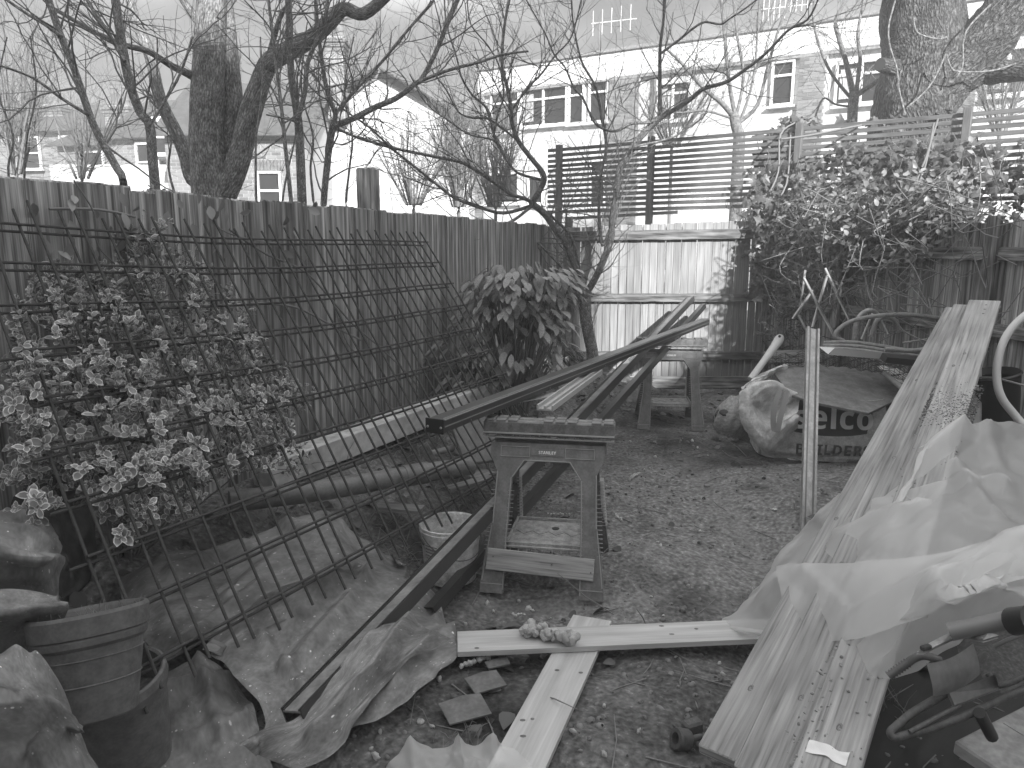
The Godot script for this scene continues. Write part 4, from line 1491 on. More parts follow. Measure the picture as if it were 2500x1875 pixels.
func make_climbers() -> void:
	# ivy with large leaves on the corner post and the end of the screen
	var ms := [ivy_mesh(0.10), ivy_mesh(0.075), ivy_mesh(0.14)]
	var xfs := []
	var st := MB.new()
	var o := thing("ivy", "big-leaved ivy climbing the corner post and the slatted screen", "climber", Vector3(2.95, 0, -8.7))
	for c in [[1862, 640, 26, 90, 8.55, 34, 0.15], [1880, 560, 40, 80, 8.6, 40, 0.14], [1850, 480, 30, 70, 9.6, 16, 0.13], [1905, 420, 30, 90, 10.6, 46, 0.16], [1880, 360, 40, 50, 10.9, 30, 0.17], [1935, 340, 30, 60, 10.5, 30, 0.16], [1955, 300, 50, 14, 10.7, 18, 0.13], [2075, 335, 22, 50, 10.2, 26, 0.16], [1990, 420, 60, 60, 10.2, 40, 0.11], [2010, 500, 90, 30, 9.8, 36, 0.10], [2160, 300, 40, 18, 9.9, 12, 0.12]]:
		for k in int(c[5] * 1.7):
			var p := at(c[0] + rr(-1, 1) * c[2], c[1] + rr(-1, 1) * c[3], c[4] + rr(-0.12, 0.1))
			var d := (Vector3.DOWN * rr(0.3, 1.0) + rv() * 0.7 + Vector3(0, 0, 0.2)).normalized()
			xfs.append(leaf_xf(p, d, (Vector3(0.2, 0.35, 1) + rv() * 0.5).normalized(), c[6] * rr(0.6, 1.1)))
	for q in [[[1862, 760], [1858, 640], [1876, 560], [1868, 500], [1900, 420], [1905, 330], [1940, 300]], [[1880, 740], [1892, 620], [1880, 520], [1920, 450], [1930, 330]], [[1905, 340], [1980, 330], [2080, 310], [2160, 296]]]:
		var pts := []
		for k in q.size():
			pts.append(at(q[k][0], q[k][1], lerpf(8.6, 10.4, float(k) / q.size())))
		pipe(st, pts, 0.012, 5, 4)
	part(o, "stems", st, M.twig, false, "stuff")
	dress(o, ms, M.leaf_ivy, xfs)
	# honeysuckle tangle over the right fence
	var a := Vector3(3.05, 0, -8.8)
	var dd := Vector3(1.3, 0, 6.2).normalized()
	var face := Vector3(-dd.z, 0, dd.x)
	var h := thing("honeysuckle", "tangled honeysuckle heaped over the dark boarded fence, partly sunlit", "climber", a + dd * 1.2)
	var lm := [leaf_mesh([0.02, 0.24, 0.3, 0.22, 0.01], 0.15, 0.2, 0.22, 0.22, 0.5), leaf_mesh([0.02, 0.2, 0.27, 0.2, 0.01], 0.3, 0.15, 0.17, 0.17, 0.5), leaf_mesh([0.02, 0.24, 0.3, 0.22, 0.01], 0.05, 0.3, 0.3, 0.3, 0.5)]
	var hx := []
	var hs := MB.new()
	for k in 560:
		var s := pow(rng.randf(), 1.5) * 2.9 - 0.15
		var fall := lerpf(1.15, 0.4, clampf(s / 2.6, 0.0, 1.0))
		var hy := 2.2 - pow(rng.randf(), 1.2) * 0.95 * fall
		var p := a + dd * s + face * rr(0.04, 0.42) * fall * clampf(0.2 + s * 0.4, 0.15, 1.0) + Vector3(0, hy, 0)
		var pts := PackedVector3Array([p])
		var dir := (rv() + Vector3.DOWN * 0.4).normalized()
		for m in 5:
			dir = (dir + rv() * 0.7 + Vector3.DOWN * 0.06).normalized()
			pts.append(pts[m] + dir * rr(0.05, 0.1))
		hs.tube(pts, spread(0.0042, 0.002, 6), 3, false)
		for m in 5:
			for q in 2:
				hx.append(leaf_xf(pts[m + 1] + rv() * 0.02, rv().normalized(), (Vector3.UP + face * 0.8 + Vector3(0, 0, 0.5) + rv() * 0.7).normalized(), rr(0.035, 0.075)))
	for k in 90:
		var s := rr(-0.1, 2.6)
		var p := a + dd * s + face * rr(0.1, 0.45) + Vector3(0, rr(1.0, 2.1), 0)
		hs.tube(smooth(PackedVector3Array([p, p + rv() * 0.3 + dd * 0.3, p + rv() * 0.3 + dd * 0.6 + Vector3(0, -0.1, 0), p + dd * 0.9 + rv() * 0.4]), 4), spread(0.006, 0.0035, 13), 4, false)
	part(h, "stems", hs, M.stem_pale, false, "stuff")
	dress(h, lm, M.leaf_ivy, hx)
	# leaves and stems on the far end of the screen
	var d2 := (TR1 - TR0).normalized()
	var f2 := Vector3(-d2.z, 0, d2.x)
	if f2.z < 0.0:
		f2 = -f2
	var c2 := thing("clematis", "thin climber spread over the sunny end of the screen", "climber", TR0 + d2 * 5.2)
	var cx := []
	var cs := MB.new()
	for k in 230:
		var s := 3.2 + pow(rng.randf(), 0.8) * 3.6
		var p := TR0 + d2 * s + f2 * rr(0.05, 0.3) + Vector3(0, rr(2.0, 2.95), 0)
		var pts := PackedVector3Array([p])
		var dir := (d2 * rr(-1, 1) + Vector3.DOWN * 0.5 + rv() * 0.3).normalized()
		for m in 5:
			dir = (dir + rv() * 0.5 + Vector3.DOWN * 0.05).normalized()
			pts.append(pts[m] + dir * rr(0.06, 0.12))
		cs.tube(pts, spread(0.004, 0.002, 6), 3, false)
		for m in 5:
			cx.append(leaf_xf(pts[m + 1], (rv() + Vector3.DOWN * 0.4).normalized(), (f2 + Vector3.UP * 0.4 + rv() * 0.5).normalized(), rr(0.07, 0.13)))
	for q in [[[2330, 560], [2240, 470], [2262, 380], [2290, 290]], [[2240, 580], [2235, 480], [2260, 400], [2280, 300]], [[2290, 440], [2400, 440], [2500, 380]], [[2200, 520], [2330, 560], [2420, 480]]]:
		var pts := []
		for w in q:
			pts.append(at(w[0], w[1], 8.8))
		pipe(cs, pts, 0.012, 5, 5)
	part(c2, "stems", cs, M.stem_pale, false, "stuff")
	dress(c2, ms, M.leaf_ivy, cx)
	# jasmine thicket at the foot of the lit fence corner
	var j := thing("jasmine", "feathery low jasmine thicket at the foot of the corner post", "shrub", at(1890, 850, 8.0) * Vector3(1, 0, 1))
	var jx := []
	var js := MB.new()
	for k in 330:
		var px := 1875.0 + rng.randf() * 175.0
		var top := lerpf(770.0, 690.0, clampf((px - 1875.0) / 90.0, 0.0, 1.0))
		var p := at(px, top + pow(rng.randf(), 0.8) * 150.0, rr(7.9, 8.5))
		sprig(js, jx, p, Vector3.UP * 0.5 + rv(), rr(0.12, 0.22), 0.035, 5, 0.5)
	part(j, "stems", js, M.twig, false, "stuff")
	dress(j, [leaf_mesh([0.02, 0.13, 0.16, 0.1, 0.01], 0.1, 0.2, 0.11, 0.11, 0.5), leaf_mesh([0.02, 0.13, 0.16, 0.1, 0.01], 0.2, 0.2, 0.15, 0.15, 0.5)], M.leaf_ivy, jx)
	# palm leaf tips over the back fence
	var pm := thing("palm", "dark palm frond tips showing over the pale fence", "palm", at(1840, 900, 9.6) * Vector3(1, 0, 1))
	for q in [[1860, 535, 1770, 505], [1870, 535, 1800, 520], [1880, 540, 1850, 500], [1900, 540, 1945, 500], [1890, 545, 1910, 495]]:
		var p0 := at(q[0], q[1] + 60, 9.6)
		var p1 := at(q[2], q[3], 9.5)
		var fr := MB.new()
		var line := smooth(PackedVector3Array([Vector3(pm.position.x, 0.9, -9.6), p0, p0.lerp(p1, 0.6) + Vector3(0, 0.06, 0), p1]), 6)
		fr.tube(line, spread(0.008, 0.003, line.size()), 4, false)
		for k in range(7, line.size() - 1):
			for sg: float in [-1.0, 1.0]:
				var t := (line[k + 1] - line[k]).normalized()
				var sd := t.cross(Vector3.UP).normalized() * sg
				var e := line[k] + (sd * 0.5 + t * 0.5 + Vector3(0, 0.5, 0)) * 0.16
				fr.tri(line[k] - t * 0.008, line[k] + t * 0.008, e, Vector3(0, 0, 1))
		part(pm, "frond", fr, M.twig)
	# old vine on the dark fence
	var v := thing("vine", "leafless dark vine trailing down the close-board fence", "climber", Vector3(-1.2, 0, -4.9))
	var vm := MB.new()
	var fd := (LF1 - LF0).normalized()
	var fn := Vector3(-fd.z, 0, fd.x)
	if fn.x < 0.0:
		fn = -fn
	for q in [[[560, 560], [650, 620], [740, 660], [800, 720], [860, 790], [930, 850], [1010, 930], [1040, 1000]], [[820, 760], [850, 840], [900, 900], [905, 1000], [860, 1080]], [[120, 510], [240, 512], [330, 530]], [[500, 500], [540, 560], [640, 590], [760, 600]], [[610, 740], [720, 750], [820, 800], [880, 830]], [[180, 440], [230, 520], [240, 600], [300, 660]]]:
		var pts := []
		for w in q:
			pts.append(on_plane(w[0], w[1], LF0 + fn * rr(0.02, 0.06), fn))
		pipe(vm, pts, rr(0.004, 0.008), 5, 5)
	part(v, "stem", vm, M.twig, false, "stuff")
	var vx := []
	for k in 46:
		var p := on_plane(rr(20, 780), rr(470, 640), LF0 + fn * rr(0.03, 0.08), fn)
		vx.append(leaf_xf(p, (Vector3.DOWN + rv() * 0.8).normalized(), (fn + rv() * 0.5).normalized(), rr(0.05, 0.09)))
	dress(v, lm, M.leaf_ivy, vx)

# blades, dead leaves, stones, crumbs on the ground
func make_litter() -> void:
	var lm := leaf_mesh([0.03, 0.26, 0.34, 0.26, 0.02], 0.3, 0.35, 0.12, 0.12, 0.5)
	var xf := []
	var co := []
	for k in 2600:
		var p := Vector3(rr(-2.0, 3.4), 0, rr(-8.6, -1.6))
		var fx := -2.07 + (-p.z - 3.1) * 0.4737
		if p.x < fx + 0.05:
			continue
		# more against the fences and under the sawhorse
		var w := smoothstep(-6.0, -8.4, p.z) + smoothstep(1.4, 0.3, p.x - fx) + 0.75 * exp(-(pow(p.x - 0.05, 2.0) * 4.0 + pow(p.z + 3.0, 2.0) * 8.0)) + 0.03
		if rng.randf() > w:
			continue
		p.y = ground_h(p.x, p.z) + 0.012
		xf.append(leaf_xf(p, Vector3(rr(-1, 1), rr(-0.2, 0.3), rr(-1, 1)).normalized(), (Vector3.UP + rv() * 0.6).normalized(), rr(0.04, 0.1)))
		var g := rr(0.6, 1.6)
		co.append(Color(g, g, g))
	copies("leaf_litter", lm, M.leaf_dead, xf, co, self, "dead brown leaves scattered on the earth", "leaf litter")
	# pebbles
	var sm := MB.new()
	var ico := []
	for t in 5:
		for j in 7:
			var th := PI * (t + 0.5) / 5.0
			var ph := TAU * j / 7.0
			ico.append(Vector3(sin(th) * cos(ph), cos(th) * 0.62, sin(th) * sin(ph) * 0.8) * rr(0.85, 1.1))
	var pts := PackedVector3Array()
	for t in 5:
		for j in 8:
			pts.append(ico[t * 7 + j % 7])
	sm.sheet(pts, 5, 8)
	sm.face(Vector3.ZERO)
	var pm := sm.mesh()
	xf = []
	co = []
	for k in 2800:
		var p := Vector3(rr(-1.8, 3.4), 0, -1.5 - pow(rng.randf(), 1.3) * 6.8)
		var clump := nz.get_noise_2d(p.x * 60.0, p.z * 60.0)
		if rng.randf() > 0.35 + clump * 1.4:
			continue
		p.y = ground_h(p.x, p.z) + 0.002
		var s := 0.004 + 0.016 * pow(rng.randf(), 3.0)
		xf.append(Transform3D(Basis.from_euler(rv() * 3.0).scaled_local(Vector3.ONE * s), p))
		var g := 0.10 + 0.26 * pow(rng.randf(), 3.0)
		co.append(Color(g, g, g))
	copies("pebbles", pm, M.stone, xf, co, self, "small stones and grit lying on the earth", "gravel")
	# clods
	xf = []
	co = []
	for k in 2600:
		var p := Vector3(rr(-0.8, 3.0), 0, rr(-7.0, -1.5))
		if nz.get_noise_2d(p.x * 40.0 + 90.0, p.z * 40.0) < 0.05:
			continue
		p.y = ground_h(p.x, p.z)
		xf.append(Transform3D(Basis.from_euler(rv() * 3.0).scaled_local(Vector3.ONE * rr(0.006, 0.02)), p))
		var g := rr(0.2, 0.34)
		co.append(Color(g, g, g))
	copies("clods", pm, M.stone, xf, co, self, "loose crumbs of damp soil over the earth", "soil")
	# dry stalks and grass by the mesh
	var bl := MB.new()
	for k in 900:
		var p := Vector3(rr(-1.3, 0.2), 0, rr(-6.2, -3.4))
		var fx := -2.07 + (-p.z - 3.1) * 0.4737
		if p.x < fx + 0.1 or p.x > fx + 1.7:
			continue
		p.y = ground_h(p.x, p.z)
		var d := (rv() * Vector3(1, 0.3, 1) + Vector3.UP * rr(0.1, 0.9)).normalized()
		var l := rr(0.1, 0.32)
		bl.tube(PackedVector3Array([p, p + d * l * 0.5, p + d * l + Vector3(0, -l * 0.25, 0)]), PackedFloat32Array([0.0022, 0.0018, 0.0008]), 3, false)
	solo("dry_stalks", bl, M.stem_pale, "dry grass and broken stalks under the steel mesh", "dry grass", Vector3.ZERO, "", false, "stuff")
	# tufts of grass and weeds where nobody treads
	var wd := MB.new()
	for q in [[0.75, -8.5], [1.1, -8.6], [2.0, -8.55], [2.5, -8.4], [0.4, -7.4], [-0.1, -6.4], [2.1, -7.6], [1.75, -6.4], [-0.35, -5.3], [0.75, -2.2], [0.55, -1.9], [1.35, -2.5], [-0.2, -2.35], [0.3, -4.6], [1.2, -3.4], [2.2, -5.2]]:
		for k in 26:
			var p := Vector3(q[0] + rr(-0.1, 0.1), 0, q[1] + rr(-0.1, 0.1))
			p.y = ground_h(p.x, p.z) - 0.005
			var d := (rv() * Vector3(0.7, 0, 0.7) + Vector3.UP).normalized()
			var l := rr(0.03, 0.11)
			wd.tube(PackedVector3Array([p, p + d * l * 0.6, p + d * l + Vector3(d.x, -0.3, d.z) * l * 0.4]), PackedFloat32Array([0.0018, 0.0015, 0.0005]), 3, false)
	solo("weeds", wd, M.twig, "small tufts of grass and weeds on the earth", "weeds", Vector3.ZERO, "", false, "stuff")
	var tw := MB.new()
	for k in 420:
		var p := Vector3(rr(-0.6, 3.2), 0, rr(-8.4, -1.7))
		p.y = ground_h(p.x, p.z) + 0.006
		var d := Vector3(rr(-1, 1), rr(-0.05, 0.1), rr(-1, 1)).normalized()
		var l := rr(0.06, 0.35)
		tw.tube(PackedVector3Array([p, p + d * l * 0.5 + rv() * 0.015, p + d * l]), PackedFloat32Array([0.003, 0.0026, 0.0015]), 4, false)
	solo("fallen_twigs", tw, M.twig, "broken twigs fallen over the bare earth", "twigs", Vector3.ZERO, "", false, "stuff")

# ---------- things lying about ----------
func word(s: String, size: float, weight := 700) -> TextMesh:
	var f := SystemFont.new()
	f.font_names = PackedStringArray(["Droid Sans"])
	f.font_weight = weight
	var t := TextMesh.new()
	t.text = s
	t.font = f
	t.font_size = 64
	t.pixel_size = size / 64.0
	t.depth = 0.002
	t.curve_step = 1.0
	return t

func make_mesh_panels() -> void:
	var nn := MU.cross(MW).normalized()
	if nn.z < 0.0:
		nn = -nn
	var r := 0.0058
	for n in 2:
		var o0 := MT + nn * (-0.024 * n) + MW * (0.016 * n) - MU * (0.055 * n)
		var o := thing("steel_mesh", ["sheet of rusty reinforcing mesh leaning on the dark fence, outer one", "second rusty reinforcing sheet just behind the outer mesh"][n], "steel mesh", o0 + MW * 1.9 - MU * 1.6, "reinforcing mesh sheets")
		for k in 10:
			var mb := MB.new()
			var a := o0 + MW * (0.2 * k) + MU * 0.03
			var pts := PackedVector3Array()
			for m in 9:
				pts.append(a - MU * (3.25 * m / 8.0) + nn * 0.012 * sin(m * 0.9 + k * 0.4) + Vector3(0, -0.02 * sin(PI * m / 8.0), 0))
			mb.tube(pts, spread(r, r, 9), 6)
			part(o, "bar", mb, M.rust)
		for k in 17:
			var mb := MB.new()
			var a := o0 - MU * (0.02 + 0.196 * k) - MW * rr(0.08, 0.12) + nn * 0.0104
			var pts := PackedVector3Array()
			for m in 7:
				pts.append(a + MW * (2.0 * m / 6.0) + nn * 0.01 * sin(m * 0.8 + k * 0.5) + Vector3(0, -0.02 * sin(PI * k / 16.0), 0))
			mb.tube(pts, spread(r, r, 7), 6)
			part(o, "bar", mb, M.rust)

func sawhorse(where: Vector3, yaw: float, label: String, braced: bool) -> void:
	var o := thing("sawhorse", label, "sawhorse", where, "plastic folding sawhorses")
	var bs := Basis(Vector3.UP, yaw)
	var half := [Vector2(0.305, 0), Vector2(0.303, 0.06), Vector2(0.288, 0.20), Vector2(0.262, 0.33), Vector2(0.25, 0.6), Vector2(0.288, 0.68), Vector2(0.288, 0.745)]
	var poly := PackedVector2Array(half)
	for k in range(6, -1, -1):
		poly.append(Vector2(-half[k].x, half[k].y))
	for q in [[-0.188, 0.0], [-0.182, 0.3], [-0.172, 0.57], [-0.115, 0.655], [0.115, 0.655], [0.172, 0.57], [0.182, 0.3], [0.188, 0.0]]:
		poly.append(Vector2(q[0], q[1]))
	for sg: float in [1.0, -1.0]:
		var foot := Vector3(0, 0, sg * 0.29)
		var up := (Vector3(0, 0.755, sg * 0.03) - foot).normalized()
		var fr := Basis(Vector3.RIGHT, up, Vector3.RIGHT.cross(up))
		var xf := Transform3D(bs * fr, where + bs * foot)
		var mb := MB.new()
		mb.extrude(poly, xf.translated_local(Vector3(0, 0, -0.014)), 0.028)
		var leg := part(o, "leg_frame", mb, M.horse)
		# raised rims, ribs and toe lines
		var rb := MB.new()
		var fz := 0.0165 * sg
		for sx: float in [-1.0, 1.0]:
			for q in [[0.186, 0.30, 0.176, 0.57], [0.257, 0.34, 0.247, 0.6], [0.296, 0.06, 0.262, 0.33], [0.19, 0.02, 0.186, 0.3]]:
				pipe(rb, [xf * Vector3(sx * q[0], q[1], fz), xf * Vector3(sx * q[2], q[3], fz)], 0.0035, 4, 1)
			for k in 15:
				var y := 0.21 + k * 0.021
				for ed: float in [0.182 - 0.008 * k / 15.0, 0.282 - 0.022 * k / 15.0]:
					rb.box(xf.translated_local(Vector3(sx * ed, y, 0)), Vector3(0.026, 0.0025, 0.034))
			rb.box(xf.translated_local(Vector3(sx * 0.246, 0.045, fz * 0.96)), Vector3(0.108, 0.004, 0.004))
			pipe(rb, [xf * Vector3(sx * 0.172, 0.572, fz), xf * Vector3(sx * 0.115, 0.658, fz), xf * Vector3(0, 0.658, fz)], 0.0035, 4, 1)
			# embossed panel on the shoulder
			for q in [[0.09, 0.675, 0.235, 0.675], [0.09, 0.675, 0.09, 0.725], [0.09, 0.725, 0.235, 0.725], [0.235, 0.675, 0.235, 0.725]]:
				pipe(rb, [xf * Vector3(sx * q[0], q[1], fz), xf * Vector3(sx * q[2], q[3], fz)], 0.002, 4, 1)
		part(leg, "ribs", rb, M.horse_rib, false, "stuff")
		var tx := Transform3D(bs, where + bs * Vector3(0, 0.78, sg * 0.03))
		var tb := MB.new()
		tb.box(tx, Vector3(0.66, 0.07, 0.052), 0.005)
		var top := part(o, "top_rail", tb, M.horse)
		var th := MB.new()
		for k in 15:
			th.box(tx.translated_local(Vector3(-0.31 + k * 0.0443, -0.032, sg * 0.032)), Vector3(0.006, 0.018, 0.016))
		for k in 11:
			if k in [3, 4, 8]:
				continue
			th.box(tx.translated_local(Vector3(-0.3 + k * 0.06, 0.037, 0)), Vector3(0.048, 0.012, 0.05), 0.002)
		for k in 8:
			pipe(th, [tx * Vector3(-0.28 + k * 0.08, -0.02, sg * 0.0265), tx * Vector3(-0.26 + k * 0.08, 0.03, sg * 0.0265)], 0.002, 4, 1)
		part(top, "teeth", th, M.horse, false, "stuff")
		var lip := MB.new()
		lip.box(tx.translated_local(Vector3(0, -0.043, sg * 0.034)), Vector3(0.66, 0.006, 0.02))
		lip.box(tx.translated_local(Vector3(0, -0.022, sg * 0.034)), Vector3(0.66, 0.005, 0.02))
		part(top, "lip", lip, M.horse_rib, false, "stuff")
		if sg > 0.0:
			var np := MB.new()
			np.box(xf.translated_local(Vector3(0.0, 0.7, 0.016)), Vector3(0.16, 0.034, 0.004), 0.001)
			var plate := part(o, "name_plate", np, M.horse)
			var t := word("STANLEY", 0.021)
			piece(plate, "lettering", t, M.print_white, xf.translated_local(Vector3(0.0, 0.7, 0.0192)))
	# folding tray between the legs
	var sh := MB.new()
	var sx2 := Transform3D(bs, where + bs * Vector3(0, 0.205, 0))
	sh.box(sx2, Vector3(0.37, 0.014, 0.38), 0.003)
	var tray := part(o, "tray", sh, M.tray)
	var lp := MB.new()
	for q in [[0, 0.012, 0.178, 0.39, 0.024, 0.01], [0, 0.012, -0.178, 0.39, 0.024, 0.01], [0.19, 0.012, 0, 0.01, 0.024, 0.34], [-0.19, 0.012, 0, 0.01, 0.024, 0.34]]:
		lp.box(sx2.translated_local(Vector3(q[0], q[1], q[2])), Vector3(q[3], q[4], q[5]), 0.002)
	for k in 9:
		lp.box(sx2.translated_local(Vector3(-0.17 + k * 0.0425, -0.01, 0.186)), Vector3(0.004, 0.03, 0.012))
	var zig := []
	for k in 9:
		zig.append(sx2 * Vector3(-0.17 + k * 0.042, 0.008, 0.025 if k % 2 else -0.02))
	pipe(lp, zig, 0.004, 4, 1)
	part(tray, "edge", lp, M.tray, false, "stuff")
	var hole := MB.new()
	hole.lathe(PackedVector2Array([Vector2(0.02, 0.0), Vector2(0.02, 0.003), Vector2(0.0, 0.003)]), sx2.translated_local(Vector3(0.03, 0.0065, -0.07)), 14)
	part(tray, "finger_hole", hole, M.black_plastic)
	if braced:
		var bb := MB.new()
		bb.box(Transform3D(bs * Basis(Vector3(0, 0, 1), -0.045) * Basis(Vector3(1, 0, 0), -0.33), where + bs * Vector3(-0.01, 0.155, 0.264)), Vector3(0.53, 0.105, 0.02), 0.003)
		var br := part(o, "brace_board", bb, M.ply_pale)
		br.set_meta("label", "offcut of timber screwed across the legs")
		for q in [[-0.24, 0.03], [0.24, -0.02], [0.05, 0.01]]:
			var sc := MB.new()
			sc.lathe(PackedVector2Array([Vector2(0.005, 0), Vector2(0.004, 0.003), Vector2(0, 0.003)]), Transform3D(bs * Basis(Vector3(1, 0, 0), PI * 0.5 - 0.33), where + bs * Vector3(q[0], 0.155 + q[1], 0.276)), 8)
			part(br, "screw", sc, M.steel_mid)

# a profile pulled from a to b; the profile's y points along up
func bar(root: Node3D, called: String, a: Vector3, b: Vector3, up: Vector3, poly: PackedVector2Array, m: Material) -> MeshInstance3D:
	var z := (b - a).normalized()
	var x := up.cross(z).normalized()
	var mb := MB.new()
	mb.extrude(poly, Transform3D(Basis(x, z.cross(x), z), a), a.distance_to(b))
	return part(root, called, mb, m)

func rect(x0: float, y0: float, x1: float, y1: float) -> PackedVector2Array:
	return PackedVector2Array([Vector2(x0, y0), Vector2(x1, y0), Vector2(x1, y1), Vector2(x0, y1)])

func make_beams() -> void:
	# dark box section across both sawhorses
	var a := gp(1062, 1040, 0.875)
	var b := gp(1722, 785, 0.90)
	var z := (b - a).normalized()
	var o := thing("metal_beam", "black box-section metal rail with screwed end cap across both sawhorses", "beam", a, "dark metal rails")
	bar(o, "rail", a, b, Vector3.UP, PackedVector2Array([Vector2(-0.044, -0.03), Vector2(0.044, -0.03), Vector2(0.044, -0.016), Vector2(0.039, -0.013), Vector2(0.039, -0.002), Vector2(0.044, 0.001), Vector2(0.044, 0.013), Vector2(0.039, 0.016), Vector2(0.039, 0.025), Vector2(0.044, 0.03), Vector2(-0.036, 0.034), Vector2(-0.044, 0.03)]), M.steel_dark)
	for y: float in [0.026, -0.005]:
		bar(o, "bright_edge", a + z * 0.012, b, Vector3.UP, rect(-0.0475, y, -0.0445, y + 0.005), M.steel_edge)
	bar(o, "bright_edge", a + z * 0.012, b, Vector3.UP, rect(-0.038, 0.0335, -0.033, 0.0365), M.steel_edge)
	var cap := bar(o, "end_cap", a - z * 0.006, a + z * 0.002, Vector3.UP, rect(-0.048, -0.034, 0.048, 0.035), M.black_plastic)
	var x := Vector3.UP.cross(z).normalized()
	for sg: float in [-1.0, 1.0]:
		var s := MB.new()
		s.lathe(PackedVector2Array([Vector2(0.0065, 0), Vector2(0.005, 0.004), Vector2(0, 0.005)]), Transform3D(look(Vector3.UP, -z), a - z * 0.0062 + x * sg * 0.036 - Vector3(0, 0.004, 0)) , 10)
		part(cap, "screw", s, M.screw)
	for k in 5:
		var s := MB.new()
		s.lathe(PackedVector2Array([Vector2(0.005, 0), Vector2(0.004, 0.003), Vector2(0, 0.004)]), Transform3D(Basis(Vector3(0, 0, 1), 1.57), a + z * (0.25 + k * 0.9) - x * 0.0 + x * -0.045 + Vector3(0, -0.02, 0)), 8)
		part(o, "rivet", s, M.screw)
	# the long channel from the tarpaulin up to the fence
	var p0 := gp(712, 1738, 0.17)
	var p1 := at(1685, 726, 8.45)
	var zz := (p1 - p0).normalized()
	var up := Vector3(-0.25, 1, 0).normalized()
	var c := thing("metal_beam", "long grey channel running under the sawhorse up to the fence", "beam", p0, "dark metal rails")
	bar(c, "web", p0, p1, up, rect(-0.038, -0.004, 0.038, 0.004), M.web)
	bar(c, "flange", p0, p1, up, rect(0.0382, -0.045, 0.044, 0.012), M.steel_dark)
	bar(c, "flange", p0, p1, up, rect(-0.044, -0.045, -0.0382, 0.012), M.steel_dark)
	bar(c, "groove", p0, p1, up, rect(-0.036, 0.0041, -0.031, 0.01), M.steel_dark)
	bar(c, "groove", p0, p1, up, rect(0.031, 0.0041, 0.036, 0.01), M.steel_dark)
	bar(c, "base", p0 + zz * 0.004, p1, up, rect(-0.038, -0.045, 0.038, -0.04), M.steel_dark)
	var stk := bar(c, "sticker", p0 + zz * 4.15, p0 + zz * 4.5, up, rect(-0.028, 0.0042, 0.028, 0.0052), M.print_white)
	stk.set_meta("label", "white paper delivery sticker")
	for k in 3:
		var lx := -0.02 + k * 0.014
		bar(stk, "print_line", p0 + zz * (4.2 + 0.03 * k), p0 + zz * (4.36 + 0.02 * k), up, rect(lx, 0.0053, lx + 0.005, 0.0057), M.ink)
	# thin dark angle beside it
	var q0 := gp(1046, 1484, 0.05)
	var q1 := at(1716, 742, 8.5)
	var g := thing("metal_angle", "thin black angle strip lying beside the long channel", "beam", q0, "dark metal rails")
	bar(g, "leg", q0, q1, up, rect(-0.025, 0.0, 0.025, 0.004), M.steel_dark)
	bar(g, "web", q0, q1, up, rect(-0.029, -0.05, -0.0252, 0.004), M.steel_dark)
	# pale plastic profile and flat strip on the near sawhorse
	var w0 := gp(1330, 1003, 0.83)
	var w1 := gp(1455, 912, 0.83)
	var w := thing("plastic_profile", "short pale ribbed profile lying on the near sawhorse", "profile", w0)
	bar(w, "channel", w0, w1, Vector3.UP, PackedVector2Array([Vector2(-0.045, 0), Vector2(0.045, 0), Vector2(0.045, 0.03), Vector2(0.036, 0.03), Vector2(0.036, 0.01), Vector2(0.006, 0.01), Vector2(0.006, 0.025), Vector2(-0.006, 0.025), Vector2(-0.006, 0.01), Vector2(-0.036, 0.01), Vector2(-0.036, 0.03), Vector2(-0.045, 0.03)]), M.profile)
	var f := thing("plastic_strip", "flat pale strip tucked under the pale profile", "strip", gp(1300, 968, 0.8))
	bar(f, "strip", gp(1265, 978, 0.825), gp(1400, 955, 0.825), Vector3.UP, rect(-0.04, -0.003, 0.04, 0.003), M.profile)
	# white beam leaning behind the mesh
	var v0 := gp(640, 1158, 0.42)
	var v1 := gp(1372, 888, 0.55)
	var wb := thing("white_beam", "long off-white box beam lying behind the steel mesh", "beam", v0)
	bar(wb, "body", v0, v1, Vector3.UP, PackedVector2Array([Vector2(-0.07, -0.075), Vector2(0.07, -0.075), Vector2(0.075, -0.07), Vector2(0.075, 0.07), Vector2(0.065, 0.08), Vector2(-0.065, 0.08), Vector2(-0.075, 0.07), Vector2(-0.075, -0.07)]), M.white_beam)
	# grey drainpipe on the bank
	var dp := thing("drainpipe", "grey plastic drainpipe lying on the bank under the mesh", "pipe", gp(700, 1200, 0.4))
	var dm := MB.new()
	pipe(dm, [gp(560, 1225, 0.42), gp(800, 1195, 0.4), gp(1000, 1160, 0.38), gp(1150, 1138, 0.36)], 0.056, 18, 3)
	part(dp, "pipe", dm, M.pvc)
	var cm := MB.new()
	pipe(cm, [gp(985, 1163, 0.38), gp(1045, 1153, 0.375)], 0.063, 18, 1)
	part(dp, "collar", cm, M.pvc)
	# bits beyond the pipe
	var sl := thing("broken_slab", "grey broken slab propped behind the near sawhorse leg", "slab", gp(1165, 1120, 0.3))
	var sm := MB.new()
	sm.box(Transform3D(look(Vector3(0.3, 0.75, 0.6)), at(1165, 1075, 4.9)), Vector3(0.3, 0.36, 0.03), 0.006)
	part(sl, "slab", sm, M.steel_mid)
	var bk := thing("pipe_bracket", "rusty plate bracket with a hole and a stub of pipe", "bracket", gp(1060, 1120, 0.4))
	var bm := MB.new()
	bm.box(Transform3D(Basis(Vector3(0, 0, 1), 0.5), at(1045, 1105, 4.75)), Vector3(0.06, 0.13, 0.012), 0.004)
	part(bk, "plate", bm, M.pvc)
	var bt := MB.new()
	pipe(bt, [at(1050, 1108, 4.76), at(1105, 1095, 4.9)], 0.022, 10, 1)
	part(bk, "stub", bt, M.pvc)
